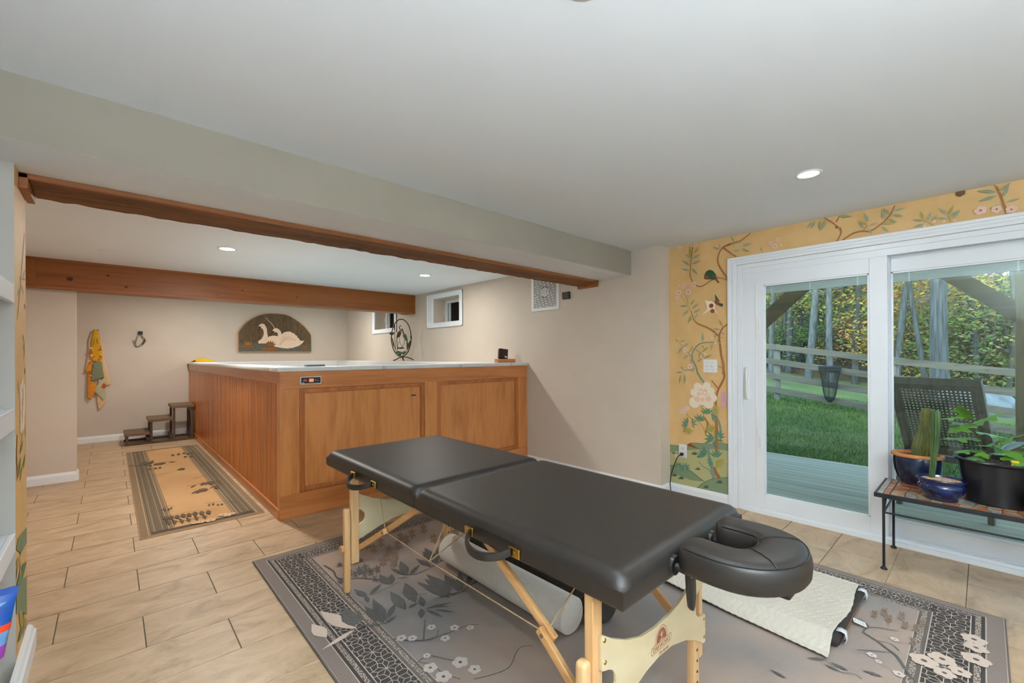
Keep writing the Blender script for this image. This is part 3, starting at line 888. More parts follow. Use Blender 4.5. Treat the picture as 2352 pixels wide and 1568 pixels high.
RUG=[
('l','blush',0.846,2.034,0.779,2.3,0.34),
('l','blush',0.85,2.03,0.68,1.988,0.2),
('l','blush',0.729,2.062,0.712,2.214,0.5),
('l','blush',0.853,2.032,0.867,2.112,0.4),
('l','leaf',1.014,2.253,0.992,2.384,0.35),
('l','leaf',1.028,2.263,1.134,2.335,0.3),
('l','leaf',0.992,2.199,1.015,2.284,0.4),
('l','leaf',1.157,2.296,1.169,2.436,0.5),
('l','leaf',1.164,2.289,1.225,2.393,0.5),
('l','leaf',1.225,2.329,1.277,2.288,0.2),
('l','leaf',1.284,2.328,1.253,2.463,0.25),
('l','leaf',1.289,2.323,1.344,2.509,0.35),
('l','leaf',1.299,2.313,1.411,2.383,0.3),
('l','leaf',1.448,2.308,1.43,2.471,0.3),
('l','leaf',1.471,2.317,1.518,2.534,0.25),
('l','leaf',1.498,2.333,1.557,2.568,0.35),
('l','leaf',1.488,2.332,1.558,2.427,0.4),
('l','leaf',1.545,2.352,1.651,2.528,0.4),
('l','leaf',1.512,2.33,1.636,2.355,0.2),
('l','leaf',1.331,1.94,1.289,2.216,0.2),
('l','leaf',1.356,1.955,1.337,2.214,0.3),
('l','leaf',1.38,1.988,1.373,2.253,0.3),
('l','leaf',1.401,1.984,1.454,2.178,0.35),
('l','leaf',1.403,1.966,1.458,2.1,0.5),
('l','leaf',1.419,1.967,1.535,2.139,0.3),
('l','leaf',1.445,1.992,1.505,2.039,0.3),
('l','leaf',1.265,1.995,1.452,1.936,0.1),
('l','leaf',1.106,2.007,1.128,2.225,0.35),
('l','leaf',1.12,2.008,1.182,2.021,0.5),
('l','leaf',1.173,2.029,1.234,2.25,0.4),
('l','leaf',1.177,2.025,1.17,2.185,0.15),
('l','leaf',1.185,1.968,1.225,2.07,0.45),
('l','leaf',1.168,1.963,1.122,1.886,0.5),
('l','leaf',1.178,1.946,1.318,1.9,0.2),
('l','leaf',1.204,1.943,1.293,1.874,0.15),
('l','leaf',1.18,1.938,1.207,1.82,0.25),
('l','leaf',1.21,1.909,1.278,1.812,0.2),
('l','leaf',0.973,1.975,0.963,2.183,0.35),
('l','leaf',0.988,1.986,1.025,2.22,0.3),
('l','leaf',1.001,2.0,1.097,2.101,0.3),
('l','leaf',0.973,1.969,1.048,1.994,0.4),
('l','leaf',0.857,2.047,0.884,2.243,0.5),
('l','leaf',0.889,2.054,0.928,2.174,0.3),
('l','leaf',0.954,1.98,0.883,2.041,0.3),
('l','leaf',1.469,1.969,1.564,2.074,0.3),
('l','leaf',1.486,1.97,1.581,1.985,0.25),
('l','leaf',1.529,2.016,1.593,2.065,0.4),
('r','leaf',0.0049,0.0049,[(1.213,2.278),(1.09,2.26),(1.03,2.261)]),
('r','leaf',0.0077,0.0058,[(1.284,2.328),(1.336,2.297),(1.448,2.308),(1.604,2.362)]),
('r','leaf',0.0068,0.0055,[(0.857,2.047),(0.912,2.014),(0.979,1.969)]),
('r','leaf',0.0052,0.0037,[(1.356,1.955),(1.433,1.954),(1.571,1.994)]),
('r','leaf',0.0062,0.0047,[(1.213,2.098),(1.265,2.064)]),
('r','leaf',0.01,0.008,[(0.968,2.781),(0.985,2.675),(0.97,2.578),(0.999,2.532),(1.066,2.478),(1.108,2.43),(1.146,2.376)]),
('r','leaf',0.007,0.005,[(1.012,2.709),(1.057,2.697),(1.153,2.679)]),
('l','leaf',1.039,2.704,1.06,2.696,0.3),
('l','leaf',1.039,2.704,1.065,2.732,0.3),
('l','leaf',1.039,2.704,1.058,2.755,0.3),
('l','leaf',1.039,2.704,1.042,2.754,0.3),
('l','leaf',1.039,2.704,1.024,2.729,0.3),
('l','leaf',1.071,2.694,1.092,2.686,0.3),
('l','leaf',1.071,2.694,1.098,2.722,0.3),
('l','leaf',1.071,2.694,1.091,2.745,0.3),
('l','leaf',1.071,2.694,1.075,2.744,0.3),
('l','leaf',1.071,2.694,1.056,2.719,0.3),
('l','leaf',1.119,2.669,1.142,2.66,0.3),
('l','leaf',1.119,2.669,1.149,2.699,0.3),
('l','leaf',1.119,2.669,1.142,2.723,0.3),
('l','leaf',1.119,2.669,1.124,2.722,0.3),
('l','leaf',1.119,2.669,1.104,2.696,0.3),
('l','leaf',1.155,2.666,1.177,2.658,0.3),
('l','leaf',1.155,2.666,1.184,2.694,0.3),
('l','leaf',1.155,2.666,1.178,2.718,0.3),
('l','leaf',1.155,2.666,1.16,2.717,0.3),
('l','leaf',1.155,2.666,1.141,2.692,0.3),
('l','leaf',1.103,2.564,1.126,2.543,0.3),
('l','leaf',1.103,2.564,1.139,2.599,0.3),
('l','leaf',1.103,2.564,1.124,2.629,0.3),
('l','leaf',1.103,2.564,1.094,2.61,0.3),
('l','leaf',1.103,2.564,1.072,2.557,0.3),
('l','leaf',1.103,2.564,1.074,2.511,0.3),
('l','leaf',1.103,2.564,1.097,2.505,0.3),
('l','leaf',1.103,2.564,1.126,2.543,0.3),
('l','leaf',1.141,2.567,1.164,2.546,0.3),
('l','leaf',1.141,2.567,1.178,2.602,0.3),
('l','leaf',1.141,2.567,1.163,2.633,0.3),
('l','leaf',1.141,2.567,1.133,2.614,0.3),
('l','leaf',1.141,2.567,1.109,2.56,0.3),
('l','leaf',1.141,2.567,1.11,2.514,0.3),
('l','leaf',1.141,2.567,1.134,2.507,0.3),
('l','leaf',1.141,2.567,1.164,2.546,0.3),
('l','leaf',1.143,2.507,1.166,2.486,0.3),
('l','leaf',1.143,2.507,1.179,2.54,0.3),
('l','leaf',1.143,2.507,1.165,2.571,0.3),
('l','leaf',1.143,2.507,1.135,2.552,0.3),
('l','leaf',1.143,2.507,1.112,2.501,0.3),
('l','leaf',1.143,2.507,1.113,2.456,0.3),
('l','leaf',1.143,2.507,1.137,2.449,0.3),
('l','leaf',1.143,2.507,1.166,2.486,0.3),
('l','leaf',1.066,2.543,1.083,2.526,0.3),
('l','leaf',1.066,2.543,1.091,2.574,0.3),
('l','leaf',1.066,2.543,1.074,2.591,0.3),
('l','leaf',1.066,2.543,1.049,2.559,0.3),
('l','leaf',1.066,2.543,1.041,2.512,0.3),
('l','leaf',1.066,2.543,1.058,2.496,0.3),
('l','leaf',1.066,2.543,1.083,2.526,0.3),
('l','leaf',1.187,2.505,1.207,2.486,0.3),
('l','leaf',1.187,2.505,1.22,2.536,0.3),
('l','leaf',1.187,2.505,1.208,2.563,0.3),
('l','leaf',1.187,2.505,1.179,2.546,0.3),
('l','leaf',1.187,2.505,1.157,2.499,0.3),
('l','leaf',1.187,2.505,1.158,2.458,0.3),
('l','leaf',1.187,2.505,1.18,2.452,0.3),
('l','leaf',1.187,2.505,1.207,2.486,0.3),
('l','leaf',1.128,2.411,1.144,2.395,0.3),
('l','leaf',1.128,2.411,1.154,2.44,0.3),
('l','leaf',1.128,2.411,1.137,2.456,0.3),
('l','leaf',1.128,2.411,1.111,2.427,0.3),
('l','leaf',1.128,2.411,1.102,2.383,0.3),
('l','leaf',1.128,2.411,1.119,2.367,0.3),
('l','leaf',1.128,2.411,1.144,2.395,0.3),
('l','leaf',1.051,2.575,1.066,2.561,0.3),
('l','leaf',1.051,2.575,1.072,2.61,0.3),
('l','leaf',1.051,2.575,1.049,2.611,0.3),
('l','leaf',1.051,2.575,1.029,2.563,0.3),
('l','leaf',1.051,2.575,1.04,2.532,0.3),
('l','leaf',1.051,2.575,1.066,2.561,0.3),
('l','leaf',0.974,2.538,0.955,2.556,0.3),
('l','leaf',0.974,2.538,0.947,2.522,0.3),
('l','leaf',0.974,2.538,0.95,2.495,0.3),
('l','leaf',0.974,2.538,0.961,2.483,0.3),
('l','leaf',0.974,2.538,0.978,2.493,0.3),
('l','leaf',0.974,2.538,0.994,2.519,0.3),
('l','leaf',1.103,2.498,1.121,2.481,0.3),
('l','leaf',1.103,2.498,1.131,2.531,0.3),
('l','leaf',1.103,2.498,1.112,2.548,0.3),
('l','leaf',1.103,2.498,1.085,2.515,0.3),
('l','leaf',1.103,2.498,1.076,2.466,0.3),
('l','leaf',1.103,2.498,1.094,2.449,0.3),
('l','leaf',1.103,2.498,1.121,2.481,0.3),
('l','sienna',1.286,2.873,1.314,2.847,0.3),
('l','sienna',1.286,2.873,1.334,2.915,0.3),
('l','sienna',1.286,2.873,1.324,2.96,0.3),
('l','sienna',1.286,2.873,1.292,2.951,0.3),
('l','sienna',1.286,2.873,1.257,2.895,0.3),
('l','sienna',1.286,2.873,1.241,2.829,0.3),
('l','sienna',1.286,2.873,1.252,2.79,0.3),
('l','sienna',1.286,2.873,1.284,2.8,0.3),
('l','sienna',1.305,2.621,1.332,2.596,0.3),
('l','sienna',1.305,2.621,1.35,2.656,0.3),
('l','sienna',1.305,2.621,1.342,2.696,0.3),
('l','sienna',1.305,2.621,1.311,2.689,0.3),
('l','sienna',1.305,2.621,1.277,2.642,0.3),
('l','sienna',1.305,2.621,1.262,2.584,0.3),
('l','sienna',1.305,2.621,1.272,2.55,0.3),
('l','sienna',1.305,2.621,1.303,2.557,0.3),
('l','sienna',1.352,2.6,1.378,2.575,0.3),
('l','sienna',1.352,2.6,1.398,2.634,0.3),
('l','sienna',1.352,2.6,1.389,2.674,0.3),
('l','sienna',1.352,2.6,1.358,2.668,0.3),
('l','sienna',1.352,2.6,1.323,2.621,0.3),
('l','sienna',1.352,2.6,1.307,2.563,0.3),
('l','sienna',1.352,2.6,1.317,2.529,0.3),
('l','sienna',1.352,2.6,1.348,2.536,0.3),
('l','sienna',1.519,2.834,1.548,2.807,0.3),
('l','sienna',1.519,2.834,1.574,2.878,0.3),
('l','sienna',1.519,2.834,1.566,2.924,0.3),
('l','sienna',1.519,2.834,1.53,2.915,0.3),
('l','sienna',1.519,2.834,1.488,2.857,0.3),
('l','sienna',1.519,2.834,1.466,2.789,0.3),
('l','sienna',1.519,2.834,1.476,2.749,0.3),
('l','sienna',1.519,2.834,1.512,2.759,0.3),
('l','sienna',1.53,2.771,1.559,2.744,0.3),
('l','sienna',1.53,2.771,1.584,2.812,0.3),
('l','sienna',1.53,2.771,1.577,2.857,0.3),
('l','sienna',1.53,2.771,1.541,2.849,0.3),
('l','sienna',1.53,2.771,1.499,2.794,0.3),
('l','sienna',1.53,2.771,1.478,2.727,0.3),
('l','sienna',1.53,2.771,1.488,2.688,0.3),
('l','sienna',1.53,2.771,1.523,2.698,0.3),
('l','sienna',1.363,2.703,1.391,2.678,0.3),
('l','sienna',1.363,2.703,1.411,2.741,0.3),
('l','sienna',1.363,2.703,1.403,2.783,0.3),
('l','sienna',1.363,2.703,1.37,2.776,0.3),
('l','sienna',1.363,2.703,1.334,2.725,0.3),
('l','sienna',1.363,2.703,1.317,2.664,0.3),
('l','sienna',1.363,2.703,1.328,2.627,0.3),
('l','sienna',1.363,2.703,1.359,2.636,0.3),
('l','sienna',1.684,2.652,1.713,2.625,0.3),
('l','sienna',1.684,2.652,1.742,2.691,0.3),
('l','sienna',1.684,2.652,1.736,2.735,0.3),
('l','sienna',1.684,2.652,1.698,2.728,0.3),
('l','sienna',1.684,2.652,1.653,2.675,0.3),
('l','sienna',1.684,2.652,1.628,2.611,0.3),
('l','sienna',1.684,2.652,1.637,2.573,0.3),
('l','sienna',1.684,2.652,1.673,2.581,0.3),
('l','sienna',1.726,2.598,1.755,2.571,0.3),
('l','sienna',1.726,2.598,1.785,2.636,0.3),
('l','sienna',1.726,2.598,1.779,2.68,0.3),
('l','sienna',1.726,2.598,1.741,2.673,0.3),
('l','sienna',1.726,2.598,1.695,2.622,0.3),
('l','sienna',1.726,2.598,1.67,2.559,0.3),
('l','sienna',1.726,2.598,1.678,2.521,0.3),
('l','sienna',1.726,2.598,1.715,2.529,0.3),
('l','sienna',1.26,2.578,1.286,2.554,0.3),
('l','sienna',1.26,2.578,1.303,2.611,0.3),
('l','sienna',1.26,2.578,1.294,2.649,0.3),
('l','sienna',1.26,2.578,1.264,2.644,0.3),
('l','sienna',1.26,2.578,1.233,2.598,0.3),
('l','sienna',1.26,2.578,1.219,2.543,0.3),
('l','sienna',1.26,2.578,1.229,2.509,0.3),
('l','sienna',1.26,2.578,1.258,2.516,0.3),
('l','sienna',1.716,2.846,1.747,2.817,0.3),
('l','sienna',1.716,2.846,1.778,2.892,0.3),
('l','sienna',1.716,2.846,1.772,2.94,0.3),
('l','sienna',1.716,2.846,1.732,2.93,0.3),
('l','sienna',1.716,2.846,1.683,2.87,0.3),
('l','sienna',1.716,2.846,1.657,2.798,0.3),
('l','sienna',1.716,2.846,1.666,2.757,0.3),
('l','sienna',1.716,2.846,1.705,2.768,0.3),
('l','sienna',1.297,2.789,1.325,2.764,0.3),
('l','sienna',1.297,2.789,1.344,2.829,0.3),
('l','sienna',1.297,2.789,1.335,2.872,0.3),
('l','sienna',1.297,2.789,1.303,2.864,0.3),
('l','sienna',1.297,2.789,1.268,2.811,0.3),
('l','sienna',1.297,2.789,1.252,2.748,0.3),
('l','sienna',1.297,2.789,1.263,2.71,0.3),
('l','sienna',1.297,2.789,1.294,2.72,0.3),
('l','sienna',1.443,2.725,1.471,2.699,0.3),
('l','sienna',1.443,2.725,1.494,2.764,0.3),
('l','sienna',1.443,2.725,1.486,2.807,0.3),
('l','sienna',1.443,2.725,1.451,2.8,0.3),
('l','sienna',1.443,2.725,1.413,2.747,0.3),
('l','sienna',1.443,2.725,1.394,2.684,0.3),
('l','sienna',1.443,2.725,1.404,2.646,0.3),
('l','sienna',1.443,2.725,1.437,2.655,0.3),
('l','sienna',1.61,2.831,1.64,2.803,0.3),
('l','sienna',1.61,2.831,1.668,2.875,0.3),
('l','sienna',1.61,2.831,1.661,2.922,0.3),
('l','sienna',1.61,2.831,1.623,2.913,0.3),
('l','sienna',1.61,2.831,1.578,2.854,0.3),
('l','sienna',1.61,2.831,1.555,2.785,0.3),
('l','sienna',1.61,2.831,1.564,2.744,0.3),
('l','sienna',1.61,2.831,1.601,2.755,0.3),
('l','sienna',1.373,2.842,1.401,2.815,0.3),
('l','sienna',1.373,2.842,1.422,2.884,0.3),
('l','sienna',1.373,2.842,1.414,2.928,0.3),
('l','sienna',1.373,2.842,1.38,2.92,0.3),
('l','sienna',1.373,2.842,1.343,2.864,0.3),
('l','sienna',1.373,2.842,1.325,2.798,0.3),
('l','sienna',1.373,2.842,1.335,2.759,0.3),
('l','sienna',1.373,2.842,1.368,2.769,0.3),
('l','sienna',1.301,2.518,1.326,2.494,0.3),
('l','sienna',1.301,2.518,1.345,2.55,0.3),
('l','sienna',1.301,2.518,1.336,2.588,0.3),
('l','sienna',1.301,2.518,1.306,2.583,0.3),
('l','sienna',1.301,2.518,1.274,2.539,0.3),
('l','sienna',1.301,2.518,1.259,2.485,0.3),
('l','sienna',1.301,2.518,1.269,2.451,0.3),
('l','sienna',1.301,2.518,1.298,2.458,0.3),
('l','sienna',1.862,2.65,1.892,2.621,0.3),
('l','sienna',1.862,2.65,1.926,2.69,0.3),
('l','sienna',1.862,2.65,1.922,2.736,0.3),
('l','sienna',1.862,2.65,1.881,2.728,0.3),
('l','sienna',1.862,2.65,1.83,2.674,0.3),
('l','sienna',1.862,2.65,1.8,2.607,0.3),
('l','sienna',1.862,2.65,1.808,2.567,0.3),
('l','sienna',1.862,2.65,1.848,2.576,0.3),
('r','sienna',0.0065,0.0044,[(1.316,2.725),(1.394,2.698),(1.47,2.776)]),
('r','leaf',0.0067,0.0056,[(1.22,2.815),(1.294,2.89),(1.354,2.911)]),
('r','leaf',0.0091,0.0032,[(0.947,1.836),(0.988,1.788),(1.044,1.736),(1.081,1.721),(1.16,1.702),(1.247,1.689),(1.301,1.655)]),
('r','leaf',0.0086,0.0049,[(1.044,1.736),(1.079,1.789),(1.132,1.867)]),
('r','leaf',0.0061,0.0024,[(1.058,1.722),(1.097,1.717),(1.138,1.756)]),
('r','leaf',0.0031,0.0055,[(1.382,1.367),(1.337,1.399),(1.29,1.385),(1.243,1.355),(1.2,1.342),(1.139,1.356),(1.064,1.39)]),
('r','leaf',0.0061,0.0037,[(0.951,1.628),(1.004,1.634),(1.048,1.564),(1.079,1.517)]),
('r','leaf',0.0037,0.0037,[(0.951,1.628),(0.985,1.578),(0.994,1.5),(1.025,1.427)]),
('f','petal',1.122,1.794,0.0221),
('f','petal',1.2,1.715,0.0233),
('f','petal',1.255,1.664,0.0192),
('f','petal',1.124,1.681,0.0233),
('f','petal',0.977,1.819,0.0245),
('f','petal',1.014,1.784,0.022),
('f','petal',1.082,1.506,0.0355),
('f','petal',0.972,1.564,0.0306),
('f','petal',0.984,1.485,0.0351),
('f','petal',1.101,1.431,0.0275),
('f','petal',1.0,1.637,0.017),
('l','leaf',2.226,0.457,2.175,0.519,0.3),
('l','leaf',2.211,0.382,2.22,0.444,0.4),
('l','leaf',2.18,0.406,2.187,0.457,0.35),
('l','leaf',2.272,0.282,2.256,0.344,0.35),
('l','leaf',1.98,0.538,1.989,0.602,0.3),
('r','leaf',0.0028,0.0028,[(2.215,0.459),(2.194,0.424),(2.183,0.399),(2.208,0.359),(2.193,0.335)]),
('r','leaf',0.011,0.0061,[(2.341,0.197),(2.391,0.222),(2.469,0.258),(2.503,0.295),(2.538,0.334),(2.558,0.369),(2.581,0.387),(2.646,0.378),(2.681,0.417),(2.676,0.447)]),
('r','leaf',0.0045,0.0045,[(2.395,0.381),(2.447,0.323),(2.486,0.271)]),
('r','leaf',0.0039,0.0039,[(2.538,0.334),(2.556,0.286),(2.523,0.256)]),
('r','leaf',0.0055,0.0034,[(2.639,0.372),(2.671,0.331),(2.698,0.277)]),
('l','sienna',2.786,0.375,2.804,0.358,0.3),
('l','sienna',2.786,0.375,2.84,0.371,0.3),
('l','sienna',2.786,0.375,2.833,0.387,0.3),
('l','sienna',2.786,0.375,2.788,0.394,0.3),
('l','sienna',2.786,0.375,2.743,0.385,0.3),
('l','sienna',2.786,0.375,2.734,0.369,0.3),
('l','sienna',2.786,0.375,2.766,0.358,0.3),
('l','sienna',2.791,0.32,2.809,0.304,0.3),
('l','sienna',2.791,0.32,2.844,0.315,0.3),
('l','sienna',2.791,0.32,2.837,0.331,0.3),
('l','sienna',2.791,0.32,2.793,0.338,0.3),
('l','sienna',2.791,0.32,2.748,0.331,0.3),
('l','sienna',2.791,0.32,2.739,0.315,0.3),
('l','sienna',2.791,0.32,2.772,0.304,0.3),
('l','sienna',2.777,0.261,2.794,0.245,0.3),
('l','sienna',2.777,0.261,2.828,0.255,0.3),
('l','sienna',2.777,0.261,2.821,0.27,0.3),
('l','sienna',2.777,0.261,2.778,0.278,0.3),
('l','sienna',2.777,0.261,2.735,0.272,0.3),
('l','sienna',2.777,0.261,2.727,0.257,0.3),
('l','sienna',2.777,0.261,2.758,0.246,0.3),
('l','sienna',2.646,0.222,2.662,0.207,0.3),
('l','sienna',2.646,0.222,2.693,0.216,0.3),
('l','sienna',2.646,0.222,2.685,0.23,0.3),
('l','sienna',2.646,0.222,2.646,0.238,0.3),
('l','sienna',2.646,0.222,2.608,0.233,0.3),
('l','sienna',2.646,0.222,2.601,0.22,0.3),
('l','sienna',2.646,0.222,2.629,0.209,0.3),
('l','sienna',2.848,0.344,2.866,0.327,0.3),
('l','sienna',2.848,0.344,2.903,0.339,0.3),
('l','sienna',2.848,0.344,2.895,0.355,0.3),
('l','sienna',2.848,0.344,2.849,0.362,0.3),
('l','sienna',2.848,0.344,2.803,0.354,0.3),
('l','sienna',2.848,0.344,2.793,0.338,0.3),
('l','sienna',2.848,0.344,2.827,0.327,0.3),
('l','sienna',2.866,0.282,2.884,0.265,0.3),
('l','sienna',2.866,0.282,2.92,0.276,0.3),
('l','sienna',2.866,0.282,2.913,0.292,0.3),
('l','sienna',2.866,0.282,2.867,0.299,0.3),
('l','sienna',2.866,0.282,2.822,0.293,0.3),
('l','sienna',2.866,0.282,2.812,0.278,0.3),
('l','sienna',2.866,0.282,2.845,0.266,0.3),
('l','sienna',2.787,0.222,2.804,0.206,0.3),
('l','sienna',2.787,0.222,2.838,0.216,0.3),
('l','sienna',2.787,0.222,2.831,0.231,0.3),
('l','sienna',2.787,0.222,2.788,0.239,0.3),
('l','sienna',2.787,0.222,2.746,0.233,0.3),
('l','sienna',2.787,0.222,2.737,0.219,0.3),
('l','sienna',2.787,0.222,2.768,0.208,0.3),
('l','sienna',2.853,0.207,2.87,0.191,0.3),
('l','sienna',2.853,0.207,2.906,0.201,0.3),
('l','sienna',2.853,0.207,2.899,0.216,0.3),
('l','sienna',2.853,0.207,2.855,0.224,0.3),
('l','sienna',2.853,0.207,2.811,0.219,0.3),
('l','sienna',2.853,0.207,2.801,0.205,0.3),
('l','sienna',2.853,0.207,2.833,0.193,0.3),
('f','petal',2.401,0.332,0.0184),
('f','petal',2.607,0.28,0.0169),
('f','petal',2.338,0.238,0.0208),
('f','petal',2.369,0.305,0.013),
('f','blush',2.867,0.036,0.0455),
('f','blush',2.793,0.029,0.0422),
('f','blush',2.586,0.125,0.0478),
('f','blush',2.516,0.177,0.049),
('f','blush',2.685,0.028,0.049),
('f','blush',2.479,0.114,0.0374),
('f','blush',2.535,0.071,0.0367),
]
